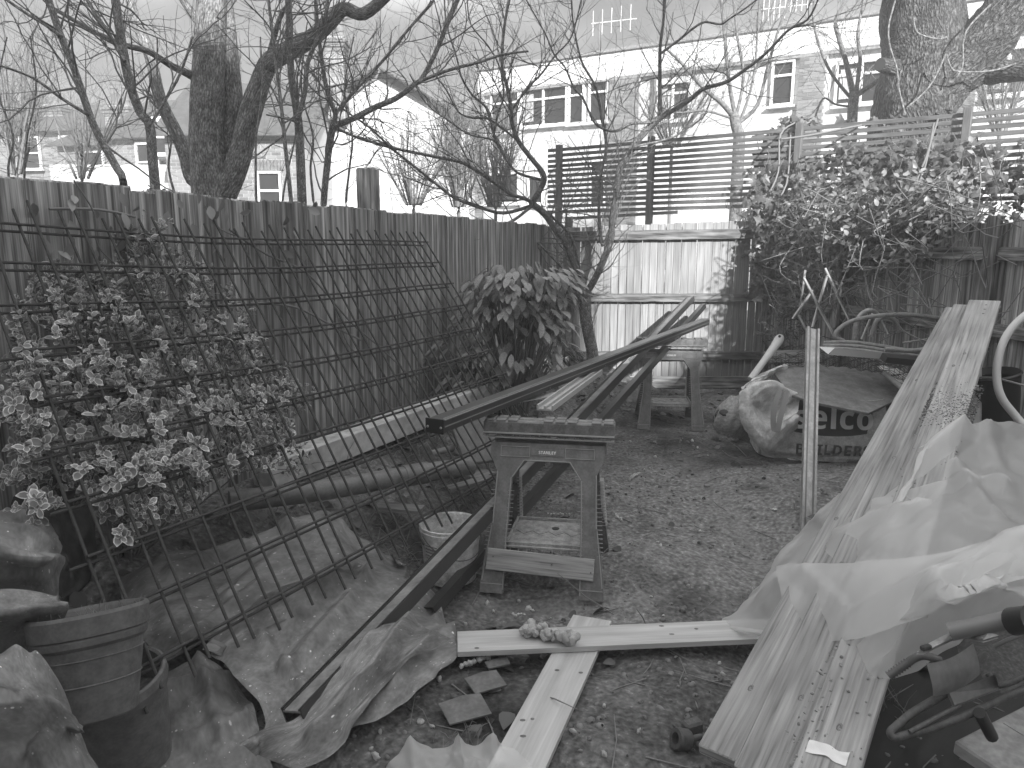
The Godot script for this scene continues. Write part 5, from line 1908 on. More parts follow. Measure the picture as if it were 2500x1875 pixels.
	var plk := [[920, 1235, 1030, 1245, 0.05], [1140, 1165, 1190, 1150, 0.08], [1090, 1195, 1200, 1165, 0.04]]
	for k in 3:
		var q = plk[k]
		var po := thing("wood_offcut", ["split plank end under the mesh near the white bucket", "short pale offcut by the end of the drainpipe", "thin split lath lying by the sawhorse leg"][k], "offcut", gp(q[0], q[1], 0.2))
		bar(po, "board", gp(q[0], q[1], 0.22), gp(q[2], q[3], 0.22), Vector3.UP, rect(-q[4], -0.01, q[4], 0.01), M.fence_pale3)

func make_planks() -> void:
	var o := thing("plank", "clean pale plank lying flat across the other plank", "plank", gp(1117, 1566, 0.05), "pale planks on the earth")
	bar(o, "board", gp(1117, 1566, 0.062), gp(1900, 1533, 0.062), Vector3.UP, rect(-0.083, -0.022, 0.083, 0.0), M.plank)
	var p := thing("plank", "clean pale plank running towards the camera beneath the other", "plank", gp(1240, 1880, 0.03), "pale planks on the earth")
	bar(p, "board", gp(1238, 1920, 0.036), gp(1446, 1508, 0.036), Vector3.UP, rect(-0.088, -0.022, 0.088, 0.0), M.plank)
	# knots
	for q in [[1276, 1758, 1], [1300, 1755, 1], [1418, 1642, 1], [1360, 1636, 1], [1277, 1797, 1], [1615, 1528, 0], [1640, 1548, 0], [1164, 1582, 0], [1700, 1535, 0]]:
		var k := MB.new()
		var c := gp(q[0], q[1], 0.0366 if q[2] else 0.0626)
		k.lathe(PackedVector2Array([Vector2(0.0085, 0), Vector2(0.006, 0.0004), Vector2(0, 0.0005)]), Transform3D(Basis(Vector3(1, 0, 0), Vector3.UP, Vector3(0, 0, 1)).scaled(Vector3(rr(0.8, 1.5), 1, 0.9)), c), 8)
		part(p if q[2] else o, "knot", k, M.steel_mid)
	# scaffold boards leaning up to the right
	var sb := [
		[1704, 1818, 0.12, 2309, 749, 1.28, "weathered scaffold board, lowest of the leaning stack", M.board],
		[1790, 1868, 0.155, 2328, 742, 1.315, "weathered scaffold board in the middle of the leaning stack", M.board2],
		[1922, 1900, 0.19, 2366, 731, 1.35, "weathered scaffold board on top, with screw holes at its raised end", M.board3],
	]
	for k in 3:
		var q = sb[k]
		var a := gp(q[0], q[1], q[2])
		var b := gp(q[3], q[4], q[5])
		var z := (b - a).normalized()
		var x := z.cross(Vector3.UP).normalized()
		var w: float = [0.165, 0.165, 0.17][k]
		var up := x.cross(z).normalized()
		var c := thing("scaffold_board", q[6], "board", a, "leaning scaffold boards")
		var mb := MB.new()
		mb.uo = Vector2(k * 0.37, k * 0.23)
		mb.box(Transform3D(Basis(x, up, -z), a.lerp(b, 0.5) + x * w * 0.5 - up * 0.02), Vector3(w, 0.04, a.distance_to(b)), 0.004)
		part(c, "board", mb, q[7])
		for m in 5:
			var kn := MB.new()
			var pc := a.lerp(b, rr(0.03, 0.9)) + x * w * rr(0.2, 0.8) + up * 0.0003
			kn.lathe(PackedVector2Array([Vector2(0.011, 0), Vector2(0.008, 0.0005), Vector2(0, 0.0007)]), Transform3D(Basis(x * 0.8, up, -z * 1.5), pc), 8)
			part(c, "knot", kn, M.fence_dark)
		if k == 2:
			for m in 3:
				var hl := MB.new()
				hl.lathe(PackedVector2Array([Vector2(0.007, 0), Vector2(0.0, 0.0006)]), Transform3D(Basis(x, up, -z), b - z * (0.08 + 0.07 * m) + x * 0.1 + up * 0.0004), 8)
				part(c, "screw_hole", hl, M.black_plastic)
	# mud and mortar spilt on the boards
	var a2 := gp(1790, 1868, 0.155)
	var b2 := gp(2328, 742, 1.315)
	var z2 := (b2 - a2).normalized()
	var x2 := z2.cross(Vector3.UP).normalized()
	var u2 := x2.cross(z2).normalized()
	var sp := []
	var sc := []
	for k in 2200:
		var t := 0.62 + 0.035 * (rr(-1, 1) + rr(-1, 1)) if k < 1500 else rng.randf()
		var p2 := a2.lerp(b2, t) + x2 * (0.1 + 0.22 * rng.randf()) + u2 * 0.038
		if k >= 1500 and rng.randf() < 0.6:
			p2 = a2.lerp(b2, t) + x2 * (0.16 + 0.03 * rr(-1, 1)) + u2 * 0.034
		sp.append(Transform3D(Basis.from_euler(rv()).scaled_local(Vector3(1, 0.5, 1) * rr(0.002, 0.007)), p2))
		var g := rr(0.12, 0.26) if k < 1500 else rr(0.25, 0.5)
		sc.append(Color(g, g, g))
	copies("mortar_crumbs", crumb_mesh(3), M.stone, sp, sc, self, "dried soil and mortar crumbs on the scaffold boards", "rubble")
	# timber under the stack
	var d := thing("timber", "pale timber standing under the raised end of scaffold boards", "timber", gp(2367, 1050, 0.4))
	bar(d, "board", at(2367, 1080, 4.35), at(2372, 800, 4.95), Vector3(0, 0.2, 1), rect(-0.06, -0.02, 0.06, 0.02), M.board3)
	var e := thing("timber", "dark timber prop behind the scaffold boards", "timber", gp(2250, 1100, 0.2))
	bar(e, "board", at(2290, 1120, 4.6), at(2372, 840, 5.1), Vector3(0, 0.2, 1), rect(-0.04, -0.02, 0.04, 0.02), M.fence_dark3)
	# paper scrap
	var ps := MB.new()
	var b3 := gp(1922, 1900, 0.19)
	var e3 := gp(2366, 731, 1.35)
	var z3 := (e3 - b3).normalized()
	var x3 := z3.cross(Vector3.UP).normalized()
	var u3 := x3.cross(z3).normalized()
	var net := []
	for r in 4:
		var row := []
		for c in 5:
			row.append(b3 + z3 * (0.11 + 0.014 * r + 0.006 * rr(-1, 1)) + x3 * (0.02 + 0.028 * c) + u3 * (0.003 + 0.006 * rng.randf()))
		net.append(row)
	var cl := cloth(net, 3, 0.002, 20.0, 4)
	ps.sheet(cl[0], cl[1], cl[2])
	solo("paper_scrap", ps, M.print_white, "torn scrap of pale paper on the scaffold boards", "paper", b3)
	# aluminium channel standing by the bag
	var c0 := gp(1972, 1310, 0.02)
	var c1 := at(1985, 802, 5.15)
	var ch := thing("aluminium_channel", "upright pale aluminium channel standing before the bulk bag", "channel", c0)
	var upv := Vector3(-0.05, 0.25, 1).normalized()
	bar(ch, "web", c0, c1, upv, rect(-0.028, -0.004, 0.028, 0.0), M.alu)
	bar(ch, "flange", c0, c1, upv, rect(0.028, -0.02, 0.042, 0.014), M.alu)
	bar(ch, "flange", c0, c1, upv, rect(-0.042, -0.02, -0.028, 0.014), M.alu)
	bar(ch, "groove", c0, c1, upv, rect(0.014, 0.0004, 0.0275, 0.003), M.alu_dark)
	bar(ch, "groove", c0, c1, upv, rect(-0.0275, 0.0004, -0.02, 0.003), M.alu_dark)
	# dark stick on the sand
	var st := thing("wood_offcut", "dark charred stick on the sandy earth", "stick", gp(1770, 1182))
	bar(st, "stick", gp(1724, 1190, 0.03), gp(1815, 1170, 0.03), Vector3.UP, rect(-0.02, -0.015, 0.02, 0.012), M.fence_dark3)

func crumb_mesh(sd: int) -> ArrayMesh:
	var f := RandomNumberGenerator.new()
	f.seed = sd
	var pts := PackedVector3Array()
	var ring := []
	for t in 6:
		var row := []
		for j in 8:
			var th := PI * t / 5.0
			var ph := TAU * j / 8.0
			row.append(Vector3(sin(th) * cos(ph), -cos(th) * 0.8, sin(th) * sin(ph)) * f.randf_range(0.72, 1.15))
		row.append(row[0])
		ring.append(row)
	for t in 6:
		for j in 9:
			pts.append(ring[t][j])
	var mb := MB.new()
	mb.sheet(pts, 6, 9)
	mb.face(Vector3.ZERO)
	return mb.mesh()

func make_foam() -> void:
	# the lump on the plank: a row of swollen blobs
	var lm := []
	for k in 5:
		lm.append(crumb_mesh(30 + k))
	var o := thing("foam_lump", "long knobbly lump of dried builder foam on the pale plank", "foam", gp(1345, 1545, 0.064))
	var a := gp(1282, 1535, 0.09)
	var b := gp(1400, 1560, 0.09)
	for k in 64:
		var t := k / 63.0
		var p := a.lerp(b, t) + Vector3(rr(-0.012, 0.012), rr(-0.012, 0.02), rr(-0.03, 0.03) * (1.1 - 0.4 * t))
		var s := rr(0.012, 0.026)
		piece(o, "blob", lm[k % 5], M.foam if k % 4 else M.foam_dirty, Transform3D(Basis.from_euler(rv() * 3.0).scaled_local(Vector3.ONE * s), p))
	# long thin pieces
	for q in [[1128, 1630, 1190, 1612, "pale stick of dried foam beside the slate pieces", 0.014], [1345, 1258, 1390, 1260, "white stick of foam lying behind the near sawhorse", 0.009], [1502, 1264, 1518, 1275, "stub of white foam right of the near sawhorse", 0.011], [1536, 1172, 1562, 1160, "bent white foam scrap on the open earth", 0.013], [1040, 1435, 1068, 1428, "pale foam scrap beside the long channel", 0.014], [1250, 1522, 1280, 1520, "foam spike poking from behind the long lump", 0.008]]:
		var t := thing("foam_scrap", q[4], "foam", gp(q[0], q[1]))
		var p0 := gp(q[0], q[1], 0.0)
		var p1 := gp(q[2], q[3], 0.0)
		for k in 7:
			var p := p0.lerp(p1, k / 6.0)
			p.y = maxf(ground_h(p.x, p.z), 0.0) + 0.012 + (0.03 if q[5] == 0.008 else 0.0)
			piece(t, "blob", lm[k % 5], M.foam, Transform3D(Basis.from_euler(rv() * 3.0).scaled_local(Vector3.ONE * q[5] * rr(0.8, 1.25)), p + rv() * 0.005))
	# crumbs: each its own
	for q in [[1538, 1082], [1556, 1083], [1690, 1085], [1703, 1098], [1728, 1118], [1573, 1150], [1586, 1146], [1267, 1452], [1290, 1470], [1300, 1472], [1345, 1488], [1137, 1515], [1190, 1465], [1205, 1478], [1072, 1655], [1545, 1345], [1605, 1332], [1612, 1340], [1590, 1455], [929, 1792], [906, 1822], [918, 1836], [1028, 1760], [1055, 1773], [1475, 1730], [1940, 1560], [1650, 1600], [1757, 1608], [1766, 1640], [1890, 1270], [1935, 1268], [1600, 1120], [1680, 1205], [1420, 1170], [1475, 1100], [1620, 1500], [1680, 1430], [1710, 1290], [1020, 1700], [1800, 1540], [1475, 1850], [1560, 1790], [1400, 1800]]:
		var p := gp(q[0], q[1])
		p.y = ground_h(p.x, p.z) + 0.006
		var m := MeshInstance3D.new()
		m.name = numbered("foam_crumb")
		m.mesh = lm[rng.randi() % 5]
		m.material_override = M.foam
		var s := rr(0.006, 0.017)
		m.transform = Transform3D(Basis.from_euler(rv() * 3.0).scaled_local(Vector3(rr(0.7, 1.6), 0.8, 1) * s), p)
		add_child(m)
		tag(m, "small white crumb of foam or plaster on the earth", "foam", "white crumbs strewn on the earth")
	# scraps of slate
	for q in [[1185, 1665, 0.14, 0.11, 0.5, "broken grey slate piece on the earth beside the planks"], [1135, 1730, 0.17, 0.13, 0.45, "chipped slate with pale broken edge near the clear plastic"], [1215, 1620, 0.1, 0.05, 0.4, "small slate sliver under the end of the plank"]]:
		var t := thing("slate_piece", q[5], "slate", gp(q[0], q[1], 0.01))
		var mb := MB.new()
		mb.extrude(PackedVector2Array([Vector2(-q[2] * 0.5, -q[3] * 0.5), Vector2(q[2] * 0.45, -q[3] * 0.55), Vector2(q[2] * 0.5, q[3] * 0.4), Vector2(q[2] * 0.1, q[3] * 0.52), Vector2(-q[2] * 0.48, q[3] * 0.45)]), Transform3D(Basis(Vector3.UP, q[4]) * Basis(Vector3(1, 0, 0), -PI * 0.5 + 0.06), gp(q[0], q[1], 0.01)), 0.006)
		part(t, "slate", mb, M.steel_mid)

func make_bucket() -> void:
	var c := gp(1099, 1276, 0.30)
	var b := Vector3(c.x, 0.005, c.z)
	var o := thing("plaster_bucket", "white plaster bucket splashed inside, behind the long channel", "bucket", b)
	var mb := MB.new()
	mb.lathe(PackedVector2Array([Vector2(0.0, 0.0), Vector2(0.125, 0.0), Vector2(0.13, 0.004), Vector2(0.152, 0.26), Vector2(0.157, 0.262), Vector2(0.158, 0.275), Vector2(0.155, 0.277), Vector2(0.158, 0.295), Vector2(0.154, 0.298), Vector2(0.149, 0.29), Vector2(0.127, 0.012), Vector2(0.0, 0.012)]), Transform3D(Basis(), b), 36)
	part(o, "tub", mb, M.bucket)
	# printed label lines on its side
	var lb := MB.new()
	for k in 9:
		for j in 7:
			if k == 0 and j > 3:
				continue
			var th := 1.95 + j * 0.075
			var y := 0.075 + k * 0.017
			var r := 0.1312 + 0.0225 * y / 0.26
			var r0 := Vector3(cos(th), 0, sin(th)) * (r + 0.001)
			var r1 := Vector3(cos(th + 0.066), 0, sin(th + 0.066)) * (r + 0.001)
			lb.quad(b + r0 + Vector3(0, y, 0), b + r1 + Vector3(0, y, 0), b + r1 + Vector3(0, y + 0.005, 0), b + r0 + Vector3(0, y + 0.005, 0), r0)
	part(o, "label_print", lb, M.steel_mid, false, "stuff")
	var hd := MB.new()
	var arc := []
	for k in 13:
		var th := PI * k / 12.0
		arc.append(b + Vector3(cos(th) * 0.158, 0.26 - sin(th) * 0.11, sin(th) * 0.162).rotated(Vector3.UP, 0.6))
	pipe(hd, arc, 0.0025, 5, 2)
	part(o, "handle", hd, M.steel_mid)
	var pl := []
	for k in 40:
		var th := rr(0, TAU)
		var y := rr(0.05, 0.28)
		var r := 0.1255 + 0.0215 * y / 0.28
		pl.append(Transform3D(Basis.from_euler(rv()).scaled_local(Vector3.ONE * rr(0.003, 0.009)), b + Vector3(cos(th) * r, y, sin(th) * r)))
	copies("splashes", crumb_mesh(8), M.bucket, pl, [], o)

func make_pots() -> void:
	var prof := PackedVector2Array([Vector2(0, 0), Vector2(0.1, 0), Vector2(0.105, 0.005), Vector2(0.137, 0.2), Vector2(0.14, 0.202), Vector2(0.148, 0.21), Vector2(0.15, 0.225), Vector2(0.147, 0.23), Vector2(0.154, 0.234), Vector2(0.158, 0.285), Vector2(0.154, 0.294), Vector2(0.146, 0.294), Vector2(0.142, 0.285), Vector2(0.132, 0.25), Vector2(0, 0.25)])
	var c := gp(216, 1492, 0.66)
	var o := thing("plant_pot", "ribbed plastic plant pot of soil tilted inside another pot", "plant pot", c - Vector3(0, 0.29, 0), "stacked plant pots")
	var tl := Basis(Vector3(0, 0, 1), 0.16) * Basis(Vector3(1, 0, 0), -0.3)
	var xf := Transform3D(tl, c - tl * Vector3(0, 0.29, 0))
	var mb := MB.new()
	mb.lathe(prof, xf, 40)
	part(o, "pot", mb, M.pot)
	for y: float in [0.1, 0.17]:
		var rg := MB.new()
		rg.lathe(PackedVector2Array([Vector2(0.104 + 0.16 * y, y), Vector2(0.1085 + 0.16 * y, y + 0.002), Vector2(0.104 + 0.16 * y, y + 0.006)]), xf, 40)
		part(o, "ring", rg, M.pot)
	var so := MB.new()
	so.lathe(PackedVector2Array([Vector2(0.136, 0.262), Vector2(0.08, 0.27), Vector2(0.0, 0.266)]), xf, 24)
	part(o, "soil", so, M.soil_plain)
	var gr := MB.new()
	for k in 34:
		var p := xf * Vector3(rr(-0.11, 0.11), 0.265, rr(-0.11, 0.11))
		gr.tube(PackedVector3Array([p, p + Vector3(rr(-0.02, 0.02), rr(0.01, 0.05), rr(-0.02, 0.02))]), PackedFloat32Array([0.0016, 0.0007]), 3, false)
	part(o, "stubble", gr, M.stem_pale, false, "stuff")
	var c2 := gp(262, 1655, 0.36)
	var o2 := thing("plant_pot", "wide broken plant pot holding the tilted pot", "plant pot", c2 - Vector3(0, 0.33, 0), "stacked plant pots")
	var t2 := Basis(Vector3(0, 0, 1), 0.1) * Basis(Vector3(1, 0, 0), 0.1)
	var x2 := Transform3D(t2, c2 - t2 * Vector3(0, 0.33, 0))
	var m2 := MB.new()
	m2.lathe(PackedVector2Array([Vector2(0, 0), Vector2(0.12, 0), Vector2(0.16, 0.27), Vector2(0.166, 0.272), Vector2(0.172, 0.3), Vector2(0.17, 0.325), Vector2(0.162, 0.33), Vector2(0.154, 0.325), Vector2(0.15, 0.2), Vector2(0.0, 0.2)]), x2, 40)
	part(o2, "pot", m2, M.pot)
	var s2 := MB.new()
	s2.lathe(PackedVector2Array([Vector2(0.15, 0.215), Vector2(0, 0.22)]), x2, 24)
	part(o2, "soil", s2, M.soil_plain)

func sheet_of(net: Array, s: int, crease: float, freq: float, sd: int, uvs: float, folds := []) -> MB:
	var n2 := []
	for r in net:
		var row := []
		for q in r:
			row.append(gp(q[0], q[1], q[2]))
		n2.append(row)
	var c := cloth(n2, s, crease, freq, sd)
	# sharp straight folds: [x0, y0, x1, y1 on the picture, height, half-width]
	var pts: PackedVector3Array = c[0]
	for f in folds:
		var a := near_pixel(pts, f[0], f[1])
		var b := near_pixel(pts, f[2], f[3])
		for k in pts.size():
			var w := Geometry3D.get_closest_point_to_segment(pts[k], a, b).distance_to(pts[k])
			if w < f[5]:
				pts[k].y += f[4] * (1.0 - w / f[5])
	c[0] = pts
	var mb := MB.new()
	mb.sheet(c[0], c[1], c[2], uvs)
	mb.face(Vector3.UP)
	for k in mb.v.size():
		var g := ground_h(mb.v[k].x, mb.v[k].z) + 0.006
		if mb.v[k].y < g:
			mb.v[k].y = g
	return mb

func near_pixel(pts: PackedVector3Array, x: float, y: float) -> Vector3:
	var r := ray(x, y).normalized()
	var best := pts[0]
	var least := 1e9
	for p in pts:
		var d := (p - EYE) - r * (p - EYE).dot(r)
		if d.length_squared() < least:
			least = d.length_squared()
			best = p
	return best

func make_sheets() -> void:
	solo("tarpaulin", sheet_of([
		[[280, 1400, 0.34], [400, 1345, 0.42], [540, 1330, 0.44], [700, 1270, 0.46], [800, 1245, 0.45], [880, 1300, 0.36], [975, 1365, 0.2]],
		[[300, 1470, 0.34], [430, 1400, 0.36], [560, 1395, 0.36], [690, 1350, 0.38], [800, 1330, 0.38], [900, 1360, 0.28], [1010, 1395, 0.12]],
		[[330, 1540, 0.26], [440, 1480, 0.32], [560, 1470, 0.28], [680, 1430, 0.3], [800, 1410, 0.28], [900, 1410, 0.2], [1015, 1425, 0.08]],
		[[400, 1620, 0.14], [480, 1570, 0.18], [570, 1560, 0.2], [670, 1520, 0.22], [800, 1480, 0.18], [890, 1460, 0.12], [985, 1460, 0.05]]], 12, 0.028, 2.2, 3, 1.6, [[420, 1400, 600, 1340, 0.05, 0.05], [560, 1470, 720, 1330, 0.05, 0.05], [700, 1280, 880, 1400, 0.04, 0.05], [460, 1560, 640, 1430, 0.04, 0.04]]), M.tarp_mid, "crumpled grey sheet spread under the reinforcing mesh", "tarpaulin", gp(640, 1420, 0.2))
	solo("tarpaulin", sheet_of([
		[[505, 1588, 0.3], [620, 1480, 0.33], [720, 1425, 0.34], [850, 1392, 0.3], [960, 1396, 0.2], [1060, 1425, 0.06]],
		[[545, 1612, 0.22], [650, 1550, 0.2], [740, 1490, 0.23], [850, 1455, 0.2], [960, 1465, 0.13], [1085, 1485, 0.05]],
		[[590, 1650, 0.16], [690, 1620, 0.12], [780, 1570, 0.12], [880, 1540, 0.14], [990, 1530, 0.12], [1115, 1535, 0.05]],
		[[650, 1740, 0.08], [720, 1710, 0.07], [810, 1670, 0.08], [900, 1630, 0.1], [1000, 1600, 0.12], [1122, 1590, 0.05]],
		[[620, 1830, 0.05], [700, 1815, 0.07], [830, 1780, 0.08], [930, 1735, 0.1], [1020, 1680, 0.1], [1090, 1635, 0.05]]], 12, 0.024, 2.4, 7, 1.5, [[560, 1610, 820, 1420, 0.05, 0.06], [700, 1640, 860, 1470, 0.05, 0.05], [900, 1400, 1000, 1600, 0.05, 0.05], [820, 1690, 1110, 1540, 0.05, 0.05], [650, 1560, 760, 1700, 0.035, 0.04], [960, 1650, 1090, 1500, 0.05, 0.04]]), M.tarp, "grey membrane splashed with white plaster, with the long channel resting on it", "tarpaulin", gp(850, 1600, 0.2))
	solo("tarpaulin", sheet_of([
		[[585, 1832, 0.16], [720, 1752, 0.17], [812, 1660, 0.2], [872, 1575, 0.24], [935, 1525, 0.27], [1010, 1512, 0.24]],
		[[640, 1850, 0.1], [750, 1775, 0.15], [840, 1690, 0.18], [905, 1610, 0.22], [970, 1560, 0.22], [1060, 1540, 0.18]],
		[[730, 1880, 0.05], [815, 1840, 0.06], [900, 1745, 0.09], [960, 1660, 0.1], [1030, 1610, 0.12], [1105, 1560, 0.1]]], 12, 0.014, 3.0, 12, 1.2, [[600, 1835, 900, 1560, 0.03, 0.05], [760, 1800, 1000, 1520, 0.05, 0.04], [860, 1780, 1060, 1560, 0.045, 0.04]]), M.tarp, "folded-over edge of splashed membrane lying over the channel end", "tarpaulin", gp(850, 1720, 0.15))
	solo("tarpaulin", sheet_of([
		[[290, 1650, 0.1], [400, 1620, 0.12], [500, 1600, 0.16], [580, 1650, 0.12]],
		[[300, 1760, 0.06], [420, 1720, 0.1], [520, 1700, 0.1], [620, 1720, 0.08]],
		[[280, 1900, 0.04], [420, 1860, 0.06], [540, 1820, 0.07], [640, 1800, 0.06]],
		[[300, 1990, 0.03], [440, 1960, 0.03], [560, 1920, 0.04], [680, 1890, 0.04]]], 12, 0.03, 3.0, 15, 1.0, [[320, 1700, 560, 1660, 0.04, 0.04], [360, 1850, 600, 1760, 0.05, 0.04], [480, 1610, 540, 1800, 0.04, 0.04]]), M.tarp_mid, "torn low flap of grey sheet by the broken pot", "tarpaulin", gp(450, 1750, 0.1))
	# heavy sheets at the edge of the picture, draped over a heap
	solo("rubber_sheet", sheet_of([
		[[-160, 1240, 0.8], [20, 1245, 0.8], [110, 1262, 0.77], [160, 1300, 0.68]],
		[[-160, 1330, 0.82], [30, 1330, 0.82], [115, 1340, 0.78], [150, 1370, 0.66]],
		[[-160, 1400, 0.7], [30, 1420, 0.66], [100, 1440, 0.62], [130, 1460, 0.55]],
		[[-160, 1500, 0.5], [30, 1520, 0.5], [90, 1540, 0.45], [110, 1560, 0.4]]], 11, 0.016, 3.0, 21, 1.2, [[60, 1250, 130, 1420, 0.03, 0.03], [0, 1330, 120, 1390, 0.03, 0.04]]), M.tarp_grey, "grey plastic sheet slumped over a heap beyond the pots", "sheet", gp(40, 1330, 0.6))
	solo("rubber_sheet", sheet_of([
		[[-160, 1440, 0.76], [0, 1435, 0.75], [90, 1440, 0.74], [150, 1455, 0.7]],
		[[-160, 1500, 0.75], [0, 1490, 0.75], [100, 1478, 0.73], [160, 1480, 0.66]],
		[[-160, 1560, 0.62], [0, 1545, 0.62], [95, 1530, 0.62], [152, 1520, 0.58]],
		[[-160, 1660, 0.45], [0, 1640, 0.45], [80, 1620, 0.45], [120, 1600, 0.42]]], 9, 0.008, 2.4, 23, 1.2), M.tarp_grey, "rounded edge of heavy grey liner next to the tilted pot", "sheet", gp(60, 1520, 0.5))
	solo("rubber_sheet", sheet_of([
		[[-200, 1580, 0.72], [0, 1590, 0.72], [70, 1596, 0.71], [110, 1615, 0.66]],
		[[-200, 1680, 0.7], [20, 1680, 0.68], [120, 1690, 0.62], [180, 1720, 0.52]],
		[[-200, 1780, 0.6], [40, 1790, 0.55], [160, 1800, 0.46], [235, 1830, 0.36]],
		[[-200, 1960, 0.4], [60, 1960, 0.36], [210, 1950, 0.3], [310, 1940, 0.2]]], 12, 0.018, 2.2, 27, 1.2, [[40, 1600, 100, 1870, 0.03, 0.04], [90, 1610, 200, 1860, 0.025, 0.03], [0, 1650, 20, 1870, 0.03, 0.05]]), M.tarp_pale2, "pale grey plastic sheet draped in front of the broken pot", "sheet", gp(80, 1750, 0.4))
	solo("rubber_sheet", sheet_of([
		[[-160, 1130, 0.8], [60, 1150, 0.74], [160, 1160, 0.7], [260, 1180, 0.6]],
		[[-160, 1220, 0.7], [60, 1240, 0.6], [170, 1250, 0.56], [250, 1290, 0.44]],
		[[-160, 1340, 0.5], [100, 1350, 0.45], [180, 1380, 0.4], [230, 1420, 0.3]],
		[[-160, 1480, 0.3], [110, 1480, 0.3], [180, 1500, 0.22], [220, 1520, 0.15]]], 8, 0.03, 2.6, 31, 1.2), M.shade_black, "black sheet painting the shade hole beneath the variegated shrub", "sheet", gp(120, 1280, 0.4))  # black sheet added to paint the dark hollow under the shrub
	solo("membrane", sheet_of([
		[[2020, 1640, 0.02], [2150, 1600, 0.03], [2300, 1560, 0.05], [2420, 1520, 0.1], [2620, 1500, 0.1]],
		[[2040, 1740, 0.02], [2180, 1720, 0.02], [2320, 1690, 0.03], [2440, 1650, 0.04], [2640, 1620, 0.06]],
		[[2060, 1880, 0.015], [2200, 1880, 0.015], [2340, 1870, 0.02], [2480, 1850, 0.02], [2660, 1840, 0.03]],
		[[2080, 2000, 0.01], [2220, 2000, 0.01], [2360, 2000, 0.01], [2500, 2000, 0.01], [2700, 2000, 0.02]]], 8, 0.012, 4.0, 81, 1.5), M.membrane, "black sheet added to paint the shade under the rusty frame", "membrane", gp(2300, 1750, 0.02))  # dark sheet added where the earth lies in shade
	# polythene over the boards
	var pn := [
		[[1948, 1290, 0.2], [2035, 1216, 0.5], [2225, 1140, 0.7], [2262, 1085, 0.8], [2350, 1040, 0.86], [2430, 1028, 0.86], [2580, 1045, 0.8]],
		[[1905, 1335, 0.12], [2000, 1285, 0.46], [2165, 1235, 0.64], [2235, 1190, 0.68], [2330, 1140, 0.74], [2440, 1130, 0.74], [2600, 1170, 0.68]],
		[[1850, 1420, 0.05], [1905, 1370, 0.3], [2080, 1325, 0.52], [2200, 1275, 0.64], [2330, 1235, 0.72], [2440, 1240, 0.72], [2620, 1270, 0.66]],
		[[1800, 1490, 0.04], [1890, 1400, 0.32], [2060, 1382, 0.46], [2250, 1350, 0.64], [2380, 1330, 0.7], [2470, 1300, 0.78], [2640, 1340, 0.72]],
		[[1762, 1508, 0.05], [1905, 1462, 0.28], [2080, 1470, 0.42], [2275, 1452, 0.66], [2400, 1405, 0.74], [2490, 1370, 0.76], [2640, 1400, 0.72]],
		[[1768, 1526, 0.05], [1922, 1548, 0.2], [2050, 1590, 0.32], [2200, 1535, 0.52], [2330, 1480, 0.64], [2450, 1450, 0.68], [2640, 1440, 0.68]],
		[[1785, 1532, 0.05], [1935, 1556, 0.19], [2085, 1660, 0.27], [2128, 1676, 0.3], [2300, 1570, 0.46], [2400, 1520, 0.56], [2640, 1470, 0.62]]]
	solo("polythene", sheet_of(pn, 14, 0.022, 2.4, 44, 1.4, [[1930, 1540, 2275, 1452, 0.06, 0.08], [2275, 1452, 2520, 1325, 0.07, 0.08], [2085, 1600, 2290, 1455, 0.04, 0.06], [2230, 1140, 2350, 1045, 0.07, 0.07], [2040, 1330, 2235, 1240, 0.05, 0.07], [2275, 1452, 2460, 1470, 0.035, 0.05], [2240, 1215, 2430, 1180, 0.05, 0.07], [2330, 1140, 2420, 1260, 0.045, 0.06], [1900, 1370, 2040, 1220, 0.05, 0.06], [2420, 1040, 2460, 1200, 0.04, 0.06], [2120, 1660, 2240, 1530, 0.03, 0.05]]), M.poly, "large milky polythene sheet thrown over the scaffold boards", "polythene", gp(2100, 1450, 0.4))
	solo("polythene", sheet_of([
		[[1890, 1376, 0.37], [2050, 1372, 0.51], [2230, 1352, 0.655], [2380, 1325, 0.725], [2500, 1285, 0.77]],
		[[1905, 1450, 0.34], [2060, 1455, 0.46], [2240, 1440, 0.63], [2390, 1395, 0.745], [2510, 1340, 0.76]],
		[[1922, 1550, 0.25], [2040, 1562, 0.36], [2190, 1522, 0.55], [2340, 1462, 0.67], [2510, 1400, 0.73]]], 13, 0.01, 2.4, 46, 0.8, [[1950, 1390, 2060, 1490, 0.02, 0.05], [2100, 1500, 2275, 1420, 0.035, 0.06], [2275, 1420, 2500, 1310, 0.03, 0.07]]), M.poly, "stiff turned-back corner of milky polythene over the boards", "polythene", gp(2050, 1450, 0.4))
	solo("polythene", sheet_of([
		[[945, 1868, 0.08], [995, 1808, 0.15], [1085, 1820, 0.11], [1118, 1803, 0.17], [1160, 1815, 0.14], [1205, 1800, 0.17], [1295, 1856, 0.08]],
		[[930, 1905, 0.04], [1005, 1870, 0.12], [1085, 1870, 0.1], [1130, 1862, 0.14], [1180, 1872, 0.12], [1225, 1865, 0.14], [1310, 1890, 0.06]],
		[[930, 1960, 0.03], [1010, 1950, 0.08], [1085, 1950, 0.06], [1140, 1950, 0.09], [1190, 1950, 0.08], [1240, 1950, 0.08], [1310, 1960, 0.04]]], 10, 0.012, 7.0, 48, 0.8, [[1000, 1810, 1060, 1900, 0.02, 0.03], [1118, 1800, 1070, 1890, 0.02, 0.025], [1205, 1800, 1150, 1890, 0.02, 0.03], [1040, 1840, 1180, 1870, 0.015, 0.02]]), M.poly_clear, "crumpled clear plastic bag lying by the end of the plank", "polythene", gp(1110, 1870, 0.05))

# ---------- the bulk bag and the pile on the right ----------
const BAGC := Vector3(2.50, 0.0, -6.12)
const BAGY := -0.16

